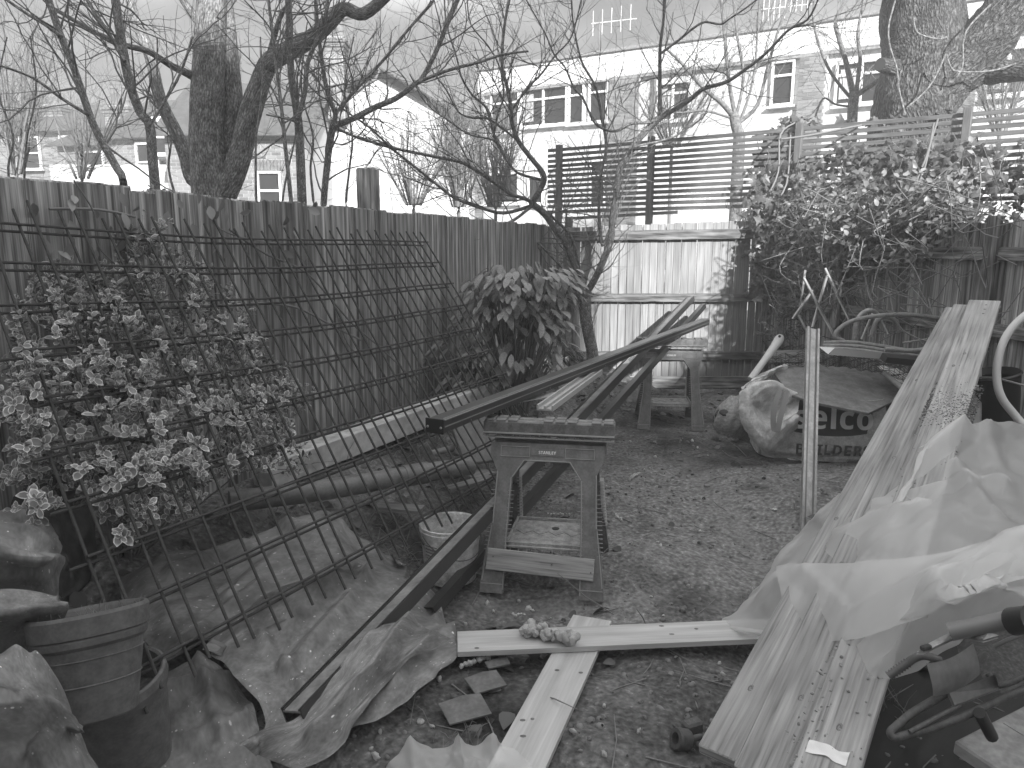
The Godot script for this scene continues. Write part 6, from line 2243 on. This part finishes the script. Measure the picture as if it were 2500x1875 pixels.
func bag_surf(x: float, v: float) -> float:
	# front of the bag at local x and share of height v
	var hx := 0.47
	var u := clampf(absf(x) / hx, 0.0, 1.0)
	var wr := nz.get_noise_2d(x * 60.0, v * 900.0) * 0.03 * smoothstep(0.45, 0.0, v) + nz.get_noise_2d(x * 130.0, v * 160.0) * 0.006
	return 0.44 * pow(1.0 - pow(u, 5.0), 0.2) * (1.0 + 0.09 * sin(PI * clampf(v * 0.9, 0.0, 1.0))) + wr

func bag_at(x: float, v: float, out := 0.0) -> Vector3:
	var bs := Basis(Vector3.UP, BAGY)
	return BAGC + bs * Vector3(x, 0.02 + v * 0.5, bag_surf(x, v) + out)

func make_bag() -> void:
	var o := thing("bulk_bag", "white woven builders bulk bag with dark printed band, half full", "bulk bag", BAGC)
	var bs := Basis(Vector3.UP, BAGY)
	var p := PackedVector3Array()
	var cols := 61
	var rows := 34
	for r in rows:
		var v := float(r) / (rows - 1)
		for k in cols:
			var th := TAU * k / (cols - 1)
			var x := 0.47 * signf(cos(th)) * pow(absf(cos(th)), 0.4)
			var zz := bag_surf(x, v) * signf(sin(th)) * minf(1.0, pow(absf(sin(th)), 0.4) / maxf(0.02, pow(1.0 - pow(absf(x) / 0.4701, 5.0), 0.2)))
			var bulge := 1.0 + 0.06 * sin(PI * v) + nz.get_noise_2d(v * 700.0, th * 60.0) * 0.03 * smoothstep(0.5, 0.0, v)
			p.append(BAGC + bs * Vector3(x * bulge, 0.02 + v * 0.5, zz))
	var mb := MB.new()
	mb.sheet(p, rows, cols)
	mb.face(Vector3.ZERO, BAGC + Vector3(0, 0.25, 0))
	# the lid of sand
	part(o, "body", mb, M.bag)
	# printed dark band with its curved lower edge
	var band := PackedVector3Array()
	for r in 16:
		for k in 30:
			var x := -0.30 + 0.72 * k / 29.0
			var lo := 0.42 + 0.10 * pow((x - 0.05) / 0.36, 2.0)
			var v := lerpf(lo, 0.99, r / 15.0)
			band.append(bag_at(x, v, 0.003))
	var bm := MB.new()
	bm.sheet(band, 16, 30)
	bm.face(Vector3.BACK)
	var bo := part(o, "printed_band", bm, M.bag_dark)
	var sw := PackedVector3Array()
	for r in 3:
		for k in 30:
			var x := -0.28 + 0.68 * k / 29.0
			var lo := 0.385 + 0.10 * pow((x - 0.05) / 0.36, 2.0)
			sw.append(bag_at(x, lo + 0.02 * r * (1.0 + x), 0.0035))
	var sm := MB.new()
	sm.sheet(sw, 3, 30)
	sm.face(Vector3.BACK)
	part(o, "swoosh", sm, M.bag)
	for q in [["selco", 0.245, 0.05, 0.72, M.print_white], ["BUILDERS", 0.12, 0.06, 0.2, M.ink]]:
		var t := word(q[0], q[1], 700)
		var arr := t.get_mesh_arrays()
		var vs: PackedVector3Array = arr[Mesh.ARRAY_VERTEX]
		var ns: PackedVector3Array = arr[Mesh.ARRAY_NORMAL]
		var off := world_of(o)
		for k in vs.size():
			vs[k] = bag_at(q[2] + vs[k].x, q[3] + vs[k].y / 0.5, 0.013 + vs[k].z) - off
			ns[k] = bs * ns[k]
		arr[Mesh.ARRAY_VERTEX] = vs
		arr[Mesh.ARRAY_NORMAL] = ns
		var am := ArrayMesh.new()
		am.add_surface_from_arrays(Mesh.PRIMITIVE_TRIANGLES, arr)
		var mi := MeshInstance3D.new()
		mi.name = "lettering"
		mi.mesh = am
		mi.material_override = q[4]
		o.add_child(mi, true)
	# collapsed white top flap at the left corner with a lifting strap
	var net := []
	for r in [[[1826, 962, 5.8], [1852, 948, 5.9], [1888, 945, 5.9], [1912, 955, 5.9], [1950, 968, 5.9]],
		[[1806, 955, 5.52], [1848, 930, 5.5], [1892, 928, 5.55], [1920, 945, 5.6], [1958, 962, 5.7]],
		[[1803, 985, 5.46], [1822, 978, 5.4], [1840, 985, 5.42], [1880, 1010, 5.62], [1950, 985, 5.62]],
		[[1812, 1035, 5.45], [1836, 1050, 5.36], [1862, 1052, 5.36], [1895, 1035, 5.42], [1948, 1008, 5.52]],
		[[1838, 1070, 5.5], [1858, 1090, 5.42], [1880, 1096, 5.42], [1904, 1070, 5.46], [1945, 1030, 5.55]],
		[[1848, 1076, 5.66], [1866, 1098, 5.6], [1884, 1100, 5.6], [1908, 1080, 5.6], [1945, 1044, 5.64]]]:
		var row := []
		for q in r:
			row.append(at(q[0], q[1], q[2]))
		net.append(row)
	var c := cloth(net, 8, 0.01, 6.0, 61)
	var fm := MB.new()
	fm.sheet(c[0], c[1], c[2])
	part(o, "flap", fm, M.bag)
	var n3 := []
	for r in [[[1800, 958, 5.66], [1850, 925, 5.9], [1930, 893, 6.25], [2000, 890, 6.5]], [[1812, 945, 5.66], [1860, 912, 5.9], [1935, 884, 6.3], [2000, 882, 6.55]], [[1830, 945, 5.75], [1870, 925, 5.95], [1940, 900, 6.3], [2000, 895, 6.5]]]:
		var row := []
		for q in r:
			row.append(at(q[0], q[1], q[2]))
		n3.append(row)
	var c3 := cloth(n3, 8, 0.02, 5.0, 63)
	var f3 := MB.new()
	f3.sheet(c3[0], c3[1], c3[2])
	part(o, "rolled_edge", f3, M.bag)
	var st := MB.new()
	var loop := smooth(PackedVector3Array([at(1905, 952, 5.36), at(1893, 985, 5.33), at(1888, 1020, 5.31), at(1890, 1050, 5.3), at(1898, 1052, 5.28), at(1905, 1020, 5.29), at(1915, 985, 5.32), at(1921, 955, 5.36)]), 5)
	for k in loop.size() - 1:
		var w := Vector3(0.017, 0.0, 0.009)
		st.quad(loop[k] - w, loop[k] + w, loop[k + 1] + w, loop[k + 1] - w, Vector3(-0.2, 0.2, 1))
		st.quad(loop[k] - w + Vector3(0, 0, -0.003), loop[k] + w + Vector3(0, 0, -0.003), loop[k + 1] + w + Vector3(0, 0, -0.003), loop[k + 1] - w + Vector3(0, 0, -0.003), Vector3(0.2, 0, -1))
	part(o, "strap", st, M.strap)
	var sm2 := MB.new()
	sm2.tube(PackedVector3Array([bag_at(-0.455, 0.02, 0.01), bag_at(-0.455, 0.4, 0.012), bag_at(-0.455, 0.8, 0.01)]), spread(0.014, 0.012, 3), 6)
	part(o, "seam", sm2, M.strap)
	# plywood over the top
	var tip := at(2119, 1012, 5.4)
	var lf := at(1888, 915, 6.1)
	var br := at(2215, 925, 6.25)
	var nn := (lf - tip).cross(br - tip).normalized()
	if nn.y < 0.0:
		nn = -nn
	var xx := (br - lf).normalized()
	var zz := nn.cross(xx).normalized()
	var poly := PackedVector2Array()
	for q in [[1888, 915], [1930, 970], [2000, 990], [2119, 1014], [2178, 985], [2215, 930], [2120, 905], [1935, 892]]:
		var w := on_plane(q[0], q[1], tip, nn) - tip
		poly.append(Vector2(w.dot(xx), w.dot(zz)))
	var pm := MB.new()
	pm.extrude(poly, Transform3D(Basis(xx, zz, xx.cross(zz)), tip), 0.018)
	var po := thing("plywood_sheet", "stained plywood offcut lying on top of the bulk bag", "plywood", tip)
	part(po, "sheet", pm, M.ply)
	# sand heaped behind inside the bag
	var sd := MB.new()
	var sp := PackedVector3Array()
	for r in 10:
		for k in 14:
			var x := -0.42 + 0.84 * k / 13.0
			var z := -0.42 + 0.84 * r / 9.0
			sp.append(BAGC + bs * Vector3(x, 0.40 + 0.03 * sin(x * 5.0) - 0.1 * (z + 0.3) + 0.02 * nz.get_noise_2d(x * 300.0, z * 300.0), z))
	sd.sheet(sp, 10, 14)
	sd.face(Vector3.UP)
	part(o, "sand", sd, M.soil_plain)

func make_pile() -> void:
	# rubble sack
	var b := gp(1772, 1058, 0.06)
	var so := thing("rubble_sack", "small knotted translucent rubble sack beside the bulk bag", "sack", b)
	var p := PackedVector3Array()
	for r in 15:
		var v := r / 14.0
		var rad := 0.15 * pow(sin(PI * (0.12 + 0.83 * v)), 0.7) * (1.0 - 0.3 * v)
		for k in 25:
			var th := TAU * (k % 24) / 24.0
			var w := 1.0 + 0.22 * nz3.get_noise_3d(cos(th) * 0.5, v * 0.9, sin(th) * 0.5) + 0.08 * sin(th * 7.0 + v * 3.0)
			p.append(b + Vector3(cos(th) * rad * w + 0.06 * v, v * 0.34, sin(th) * rad * w))
	var mb := MB.new()
	mb.sheet(p, 15, 25)
	mb.face(Vector3.ZERO, b + Vector3(0, 0.17, 0))
	part(so, "sack", mb, M.sack)
	var fl := MB.new()
	var rub := []
	for k in 26:
		rub.append(Transform3D(Basis.from_euler(rv() * 3.0).scaled_local(Vector3.ONE * rr(0.03, 0.05)), b + Vector3(rr(-0.07, 0.09), rr(0.03, 0.2), rr(-0.07, 0.07))))
	copies("rubble", crumb_mesh(5), M.soil_plain, rub, [], so)
	# pale tool handle with a hole
	var h := thing("tool_handle", "white plastic tool handle with a hanging hole", "handle", at(1832, 925, 5.9))
	var hm := MB.new()
	var hp := PackedVector3Array([at(1832, 926, 5.85), at(1866, 880, 5.95), at(1896, 838, 6.05), at(1908, 819, 6.08)])
	hm.tube(smooth(hp, 4), PackedFloat32Array([0.026, 0.026, 0.026, 0.026, 0.027, 0.028, 0.03, 0.032, 0.036, 0.038, 0.036, 0.03, 0.018]), 12)
	part(h, "shaft", hm, M.hose_white)
	var hh := MB.new()
	hh.lathe(PackedVector2Array([Vector2(0.011, 0), Vector2(0.011, 0.004), Vector2(0, 0.004)]), Transform3D(look(Vector3.UP, Vector3(0, 0.2, 1)), at(1903, 821, 6.02)), 12)
	part(h, "hanging_hole", hh, M.black_plastic)
	# hose and pipe coils
	var co := thing("pipe_coil", "loosely coiled grey plastic pipe heaped behind the bulk bag", "pipe", at(2100, 850, 6.1))
	var z := 6.05
	for q in [[[2330, 782], [2287, 776], [2211, 768], [2135, 772], [2078, 785], [2046, 806], [2040, 824], [2060, 832]], [[2010, 838], [2080, 836], [2180, 850], [2290, 870]], [[2008, 845], [2090, 846], [2190, 862], [2290, 880]], [[2012, 851], [2100, 856], [2200, 872], [2290, 888]], [[2160, 852], [2230, 856], [2290, 846]]]:
		var pts := []
		for k in q.size():
			pts.append(at(q[k][0], q[k][1], z - 0.06 * k / q.size()))
		var m := MB.new()
		pipe(m, pts, 0.0185, 9, 6)
		part(co, "loop", m, M.hose)
		z -= 0.07
	var pls := [[[[2086, 830], [2093, 783], [2112, 761], [2131, 759], [2146, 773]], "bent pale tube hoop standing in the pile"], [[[2127, 822], [2142, 783], [2165, 774], [2186, 784], [2192, 806]], "second bent tube hoop in front of the pale hoop"]]
	for k in 2:
		var ho := thing("tube_hoop", pls[k][1], "hoop", at(2110, 830, 6.3 - 0.2 * k), "bent tube hoops in the pile")
		var pts := []
		for w in pls[k][0]:
			pts.append(at(w[0], w[1], 6.35 - 0.2 * k))
		var m := MB.new()
		pipe(m, pts, 0.021, 10, 6)
		part(ho, "tube", m, M.hose if k else M.alu)
	for q in [[2130, 765, 2103, 828, "shiny tin strip leaning in the pale hoop"], [2152, 782, 2167, 816, "short bright tin strip inside the second hoop"], [2204, 837, 2262, 828, "bright tin strip lying on the pipes"]]:
		var m := MB.new()
		pipe(m, [at(q[0], q[1], 6.1), at(q[2], q[3], 6.05)], 0.009, 5, 1)
		solo("tin_strip", m, M.alu, q[4], "strip", at(q[2], q[3], 6.05), "bright tin strips")
	# crossed canes
	var cn := [[[1963, 680, 2040, 828], "cane leaning right from the left cane crossing"], [[2019, 673, 1983, 800], "cane leaning left into the sunlit crossing"], [[2014, 655, 2075, 785], "thick cane with a sunlit tip"], [[1983, 710, 1935, 780], "short cane slanting down beside the jasmine"], [[1950, 770, 1972, 812], "broken cane stub behind the channel"], [[2057, 690, 2038, 800], "upright cane behind the big hose arc"], [[2095, 690, 2122, 770], "dark cane behind the bent hoops"], [[1966, 660, 1952, 765], "thin upright cane at the crossing"]]
	for k in cn.size():
		var q = cn[k][0]
		var m := MB.new()
		pipe(m, [at(q[0], q[1], 6.75 + 0.05 * k), at(q[2], q[3], 6.6 + 0.05 * k)], 0.014 if k < 4 else 0.011, 7, 1)
		solo("garden_cane", m, M.fence_dark2, cn[k][1], "cane", at(q[2], q[3], 6.6 + 0.05 * k), "crossed garden canes")
	# trays and strips in front of the coil
	var tr := thing("metal_tray", "folded pale sheet-metal tray with a pointed end", "tray", at(2060, 865, 5.75))
	var tm := MB.new()
	tm.tri(at(1999, 846, 5.65), at(2038, 849, 5.7), at(2022, 865, 5.6), Vector3(0, 0.3, 1))
	part(tr, "point", tm, M.upvc)
	var t2 := MB.new()
	t2.quad(at(2036, 850, 5.7), at(2160, 862, 5.75), at(2145, 876, 5.65), at(2024, 866, 5.6), Vector3(0, 0.4, 1))
	part(tr, "strip", t2, M.alu_dark)
	var dk := thing("gutter_piece", "dark length of gutter beside the metal tray", "gutter", at(2200, 880, 5.7))
	bar(dk, "gutter", at(2158, 872, 5.65), at(2290, 885, 5.75), Vector3(0, 1, 0.4), rect(-0.035, -0.03, 0.035, 0.02), M.steel_dark)
	var wb := thing("wood_offcut", "pale bent board under the black netting", "board", at(1900, 870, 6.3))
	bar(wb, "board", at(1868, 872, 6.35), at(1985, 868, 6.6), Vector3(0, 0.5, 1), rect(-0.055, -0.01, 0.055, 0.01), M.fence_pale3)
	var pp := thing("cardboard_tube", "grey cardboard tube end sticking from the netting", "tube", at(2190, 935, 5.6))
	var ptm := MB.new()
	pipe(ptm, [at(2160, 912, 5.8), at(2205, 950, 5.35)], 0.02, 10, 1)
	part(pp, "tube", ptm, M.pvc)
	var wp := thing("paint_sheet", "white crumpled sheet showing under the netting", "sheet", at(2180, 910, 6.0))
	var net := []
	for r in [[[2140, 890, 6.1], [2180, 893, 6.1], [2215, 910, 6.05]], [[2160, 905, 5.9], [2190, 915, 5.88], [2218, 930, 5.8]], [[2190, 925, 5.7], [2205, 935, 5.65], [2216, 945, 5.6]]]:
		var row := []
		for q in r:
			row.append(at(q[0], q[1], q[2]))
		net.append(row)
	var c := cloth(net, 5, 0.01, 6.0, 70)
	var wm := MB.new()
	wm.sheet(c[0], c[1], c[2])
	part(wp, "sheet", wm, M.print_white)
	# black netting thrown over it all
	var nn := []
	for r in [[[1868, 850, 6.6], [1950, 845, 6.75], [2040, 850, 6.5], [2120, 872, 6.3], [2230, 890, 6.2]], [[1862, 872, 6.3], [1950, 868, 6.4], [2040, 872, 6.2], [2120, 890, 6.05], [2225, 910, 5.9]], [[1880, 888, 6.15], [1960, 890, 6.25], [2050, 895, 6.05], [2130, 905, 5.9], [2215, 935, 5.6]]]:
		var row := []
		for q in r:
			row.append(at(q[0], q[1], q[2]))
		nn.append(row)
	var cc := cloth(nn, 9, 0.02, 5.0, 77, false)
	var np: PackedVector3Array = cc[0]
	var nm := MB.new()
	for r in cc[1]:
		var line := PackedVector3Array()
		for k in cc[2]:
			line.append(np[r * cc[2] + k] + Vector3(0, 0.012 * sin(k * 2.1 + r), 0))
		nm.tube(line, spread(0.0022, 0.0022, line.size()), 3, false)
	for k in cc[2]:
		var line := PackedVector3Array()
		for r in cc[1]:
			line.append(np[r * cc[2] + k] + Vector3(0, 0.012 * sin(k * 2.1 + r), 0))
		nm.tube(line, spread(0.0022, 0.0022, line.size()), 3, false)
	var no := thing("garden_netting", "black plastic garden netting draped over the pile", "netting", at(2040, 880, 6.2))
	part(no, "net", nm, M.net, false, "stuff")
	# dark earth and rubbish heap that carries the pile
	var hp2 := PackedVector3Array()
	for r in 16:
		for k in 26:
			var x := 2.0 + 1.75 * k / 25.0
			var zz := -7.4 + 1.7 * r / 15.0
			var e := sin(PI * k / 25.0) * sin(PI * r / 15.0)
			hp2.append(Vector3(x, -0.05 + 0.62 * pow(e, 0.6) + 0.12 * nz.get_noise_2d(x * 150.0, zz * 150.0), zz))
	var he := MB.new()
	he.sheet(hp2, 16, 26)
	he.face(Vector3.UP)
	solo("rubbish_heap", he, M.soil_plain, "dark heap of earth and cuttings under the pipe coil", "heap", Vector3(2.9, 0, -6.6))
	# pale pipe arc at the edge, with a black tub and thin rod
	var am := MB.new()
	pipe(am, [at(2580, 715, 4.4), at(2500, 772, 4.3), at(2458, 819, 4.25), at(2437, 876, 4.2), at(2434, 930, 4.15), at(2447, 974, 4.1), at(2478, 1014, 4.05), at(2500, 1040, 4.0)], 0.0215, 12, 6)
	solo("pale_pipe", am, M.hose_white, "thick pale flexible pipe bent in an arc by the fence", "pipe", at(2478, 1014, 4.05))
	var bt := thing("black_tub", "black plastic tub in the shade behind the pale pipe", "tub", at(2440, 1040, 4.6) * Vector3(1, 0, 1) + Vector3(0, 0.5, 0))
	var bm := MB.new()
	bm.lathe(PackedVector2Array([Vector2(0, 0), Vector2(0.11, 0), Vector2(0.15, 0.4), Vector2(0.16, 0.41), Vector2(0.15, 0.42), Vector2(0.13, 0.38), Vector2(0.1, 0.03), Vector2(0, 0.03)]), Transform3D(Basis(Vector3(0, 0, 1), 0.2), bt.position), 24)
	part(bt, "tub", bm, M.black_plastic)
	var rm := MB.new()
	pipe(rm, [at(2345, 926, 4.35), at(2420, 922, 4.25), at(2510, 944, 4.1)], 0.0055, 6, 4)
	solo("thin_rod", rm, M.hose, "thin bent grey rod crossing behind the scaffold boards", "rod", at(2420, 922, 4.25))
	# heap under the polythene
	var hp3 := PackedVector3Array()
	for r in 12:
		for k in 18:
			var x := 1.75 + 2.4 * k / 17.0
			var zz := -4.9 + 2.35 * r / 11.0
			var e := sin(PI * clampf((k + 0.4) / 18.5, 0.0, 1.0)) * sin(PI * clampf((r + 0.3) / 11.6, 0.0, 1.0))
			hp3.append(Vector3(x, -0.05 + 0.5 * pow(maxf(e, 0.0), 0.7) + 0.1 * nz.get_noise_2d(x * 120.0 + 33.0, zz * 120.0), zz))
	var h3 := MB.new()
	h3.sheet(hp3, 12, 18)
	h3.face(Vector3.UP)
	solo("rubble_heap", h3, M.soil_plain, "heap of spoil hidden under the milky polythene", "heap", Vector3(2.9, 0, -3.7))

# ---------- the old frame and slab at the lower right corner ----------
func make_frame() -> void:
	var gpx := func(x: float, y: float, h: float) -> Vector3:
		return gp(2080.0 + x / 5.267, 1480.0 + y / 5.267, h)
	var o := thing("tubular_frame", "rusty tubular frame with plate bracket, loop and black peg", "frame", gpx.call(600, 1600, 0.2))
	var lp := MB.new()
	pipe(lp, [gpx.call(1240, 1110, 0.42), gpx.call(1030, 1222, 0.40), gpx.call(760, 1385, 0.37), gpx.call(570, 1545, 0.35), gpx.call(495, 1625, 0.34), gpx.call(560, 1690, 0.33), gpx.call(740, 1640, 0.34), gpx.call(1020, 1565, 0.35), gpx.call(1500, 1390, 0.38), gpx.call(1900, 1200, 0.41), gpx.call(2300, 1030, 0.44)], 0.0115, 10, 6)
	part(o, "loop", lp, M.rust_pale)
	var l2 := MB.new()
	pipe(l2, [gpx.call(740, 1620, 0.352), gpx.call(1390, 1270, 0.40)], 0.007, 8, 1)
	part(o, "stay", l2, M.rust_pale)
	var l3 := MB.new()
	pipe(l3, [gpx.call(1750, 870, 0.46), gpx.call(1900, 1020, 0.44), gpx.call(2300, 860, 0.48)], 0.009, 8, 4)
	part(o, "arm", l3, M.rust_pale)
	var pb := MB.new()
	var q0: Vector3 = gpx.call(1240, 1130, 0.43)
	var q1: Vector3 = gpx.call(1830, 890, 0.47)
	var q2: Vector3 = gpx.call(1900, 1060, 0.43)
	var q3: Vector3 = gpx.call(1310, 1290, 0.40)
	var th := Vector3(0, 0.006, 0.003)
	pb.quad(q0 + th, q1 + th, q2 + th, q3 + th, Vector3(0, 1, 0.5))
	pb.quad(q0 - th, q1 - th, q2 - th, q3 - th, Vector3(0, -1, -0.5))
	pb.quad(q3 - th, q2 - th, q2 + th, q3 + th, Vector3(0, 0, 1))
	pb.quad(q0 - th, q1 - th, q1 + th, q0 + th, Vector3(0, 0, -1))
	pb.quad(q0 - th, q3 - th, q3 + th, q0 + th, Vector3(-1, 0, 0))
	pb.tri(q1, gpx.call(1840, 870, 0.54), q2, Vector3(1, 0, 0.4))
	part(o, "bracket", pb, M.steel_mid)
	var pg := MB.new()
	pipe(pg, [gpx.call(1640, 1370, 0.40), gpx.call(1800, 1680, 0.3)], 0.017, 10, 1)
	part(o, "peg", pg, M.black_plastic)
	# second tool: long handle with grip, shell guard, spring boot and blade
	var t := thing("garden_strimmer", "old strimmer-like tool with curved guard, ribbed boot and grip", "garden tool", gpx.call(1300, 800, 0.3))
	var sh := MB.new()
	pipe(sh, [gpx.call(1250, 330, 0.6), gpx.call(1700, 240, 0.64), gpx.call(2080, 170, 0.68)], 0.026, 14, 3)
	part(t, "shaft", sh, M.alu_dark2)
	var gr := MB.new()
	pipe(gr, [gpx.call(2050, 200, 0.68), gpx.call(2300, 170, 0.71)], 0.037, 14, 2)
	part(t, "grip", gr, M.black_plastic)
	var bl := MB.new()
	var bp := [[830, 585, 0.55], [1000, 470, 0.565], [1250, 342, 0.585], [1590, 285, 0.62], [1760, 330, 0.63], [1890, 375, 0.63], [1690, 435, 0.61], [1400, 360, 0.585], [1150, 480, 0.57], [920, 588, 0.55]]
	var bo := PackedVector3Array()
	for q in bp:
		bo.append(gpx.call(q[0], q[1], q[2]))
	var tri := [[0, 1, 9], [1, 8, 9], [1, 2, 8], [2, 7, 8], [2, 3, 7], [3, 6, 7], [3, 4, 6], [4, 5, 6]]
	for f in tri:
		bl.tri(bo[f[0]], bo[f[1]], bo[f[2]], Vector3(0, 1, 0.3))
		bl.tri(bo[f[0]] - Vector3(0, 0.008, 0), bo[f[1]] - Vector3(0, 0.008, 0), bo[f[2]] - Vector3(0, 0.008, 0), Vector3(0, -1, 0))
	part(t, "cover_plate", bl, M.alu)
	for q in [[950, 530, 0.562], [1335, 358, 0.592]]:
		var bx := MB.new()
		bx.box(Transform3D(Basis(Vector3.UP, 0.4), gpx.call(q[0], q[1], q[2])), Vector3(0.034, 0.014, 0.016), 0.003)
		part(t, "clip", bx, M.rust)
	var gd := PackedVector3Array()
	for r in 7:
		for k in 11:
			var f := k / 10.0
			var top: Vector3 = gpx.call(lerpf(955, 1560, f), lerpf(738, 478, f) + 60.0 * sin(PI * f), 0.52)
			var a := r / 6.0
			gd.append(top + Vector3(0.012 * a, -0.085 * a, 0.03 * sin(a * PI * 0.6)))
	var gm := MB.new()
	gm.sheet(gd, 7, 11)
	part(t, "guard", gm, M.steel_mid)
	var bt := MB.new()
	var c0: Vector3 = gpx.call(470, 900, 0.42)
	var c1: Vector3 = gpx.call(735, 715, 0.47)
	var pts := PackedVector3Array()
	var rad := PackedFloat32Array()
	for k in 33:
		pts.append(c0.lerp(c1, k / 32.0))
		rad.append(0.0135 + 0.0025 * sin(k * 1.57))
	bt.tube(pts, rad, 12)
	part(t, "ribbed_boot", bt, M.steel_mid)
	var ct := MB.new()
	pipe(ct, [c1, gpx.call(800, 670, 0.485), gpx.call(900, 635, 0.5), gpx.call(1000, 650, 0.5), gpx.call(1130, 700, 0.49)], 0.0125, 10, 5)
	part(t, "bent_tube", ct, M.steel_mid)
	var c2 := MB.new()
	pipe(c2, [gpx.call(1830, 520, 0.5), gpx.call(2020, 430, 0.53), gpx.call(2300, 330, 0.56)], 0.007, 8, 3)
	part(t, "cable", c2, M.alu_dark)
	# slab
	var s := thing("paving_slab", "pale grooved concrete slab under the rusty frame", "slab", gp(2420, 1800, 0.05))
	var sm := MB.new()
	var s0 := gp(2322, 1800, 0.2)
	var s1 := gp(2520, 1700, 0.24)
	var sx := (s1 - s0).normalized()
	var sz := Vector3.UP.cross(sx).normalized()
	if sz.z < 0.0:
		sz = -sz
	sz = (sz + Vector3(0.1, -0.1, 0)).normalized()
	var sy := sz.cross(sx).normalized()
	sm.box(Transform3D(Basis(sx, sy, sz), s0 + sx * 0.33 + sz * 0.26 - sy * 0.03), Vector3(0.66, 0.05, 0.5), 0.006)
	part(s, "slab", sm, M.slab)
	for k in 4:
		var g := MB.new()
		g.box(Transform3D(Basis(sx, sy, sz), s0 + sx * (0.2 + 0.1 * k) + sz * 0.26 - sy * 0.0045), Vector3(0.012, 0.004, 0.46), 0.001)
		part(s, "ridge", g, M.slab)
	# coupler by the board ends
	var cp := thing("scaffold_coupler", "rusty scaffold coupler with bolt beside the board ends", "coupler", gp(1680, 1815))
	var cm := MB.new()
	cm.lathe(PackedVector2Array([Vector2(0.02, -0.026), Vector2(0.034, -0.026), Vector2(0.037, -0.02), Vector2(0.037, 0.02), Vector2(0.034, 0.026), Vector2(0.02, 0.026), Vector2(0.02, -0.026)]), Transform3D(Basis(Vector3(0, 0, 1), 1.2) * Basis(Vector3(1, 0, 0), 0.3), gp(1664, 1805, 0.04)), 16)
	part(cp, "ring", cm, M.rust_pale)
	var c4 := MB.new()
	pipe(c4, [gp(1672, 1808, 0.045), gp(1712, 1798, 0.05)], 0.011, 8, 1)
	part(cp, "bolt", c4, M.rust_pale)
	var c5 := MB.new()
	c5.box(Transform3D(Basis(Vector3.UP, 0.4), gp(1690, 1775, 0.05)), Vector3(0.07, 0.05, 0.045), 0.008)
	part(cp, "jaw", c5, M.rust_pale)

func make_objects() -> void:
	make_mesh_panels()
	sawhorse(Vector3(0.19, 0.0, -3.72), -0.17, "grey plastic sawhorse with timber brace, nearer the pale planks", true)
	sawhorse(Vector3(1.50, 0.0, -7.05), -0.12, "grey plastic sawhorse standing close to the pale fence", false)
	make_beams()
	make_planks()
	make_foam()
	make_bucket()
	make_pots()
	make_sheets()
	make_bag()
	make_pile()
	make_frame()

func _ready() -> void:
	rng.seed = 20240117
	nz.seed = 3
	nz.frequency = 0.02
	nz.fractal_octaves = 3
	make_light()
	make_textures()
	make_materials()
	M.brick_vc = mat(0.27, 0.9, {"vc": true})
	print("materials ", Time.get_ticks_msec())
	make_ground()
	make_left_fence()
	make_back_fence()
	make_right_fence()
	make_screen()
	make_white_block()
	make_houses()
	make_terrace_behind()
	make_trees()
	make_objects()
	make_euonymus()
	make_laurel()
	make_climbers()
	make_litter()
	print("setting ", Time.get_ticks_msec())
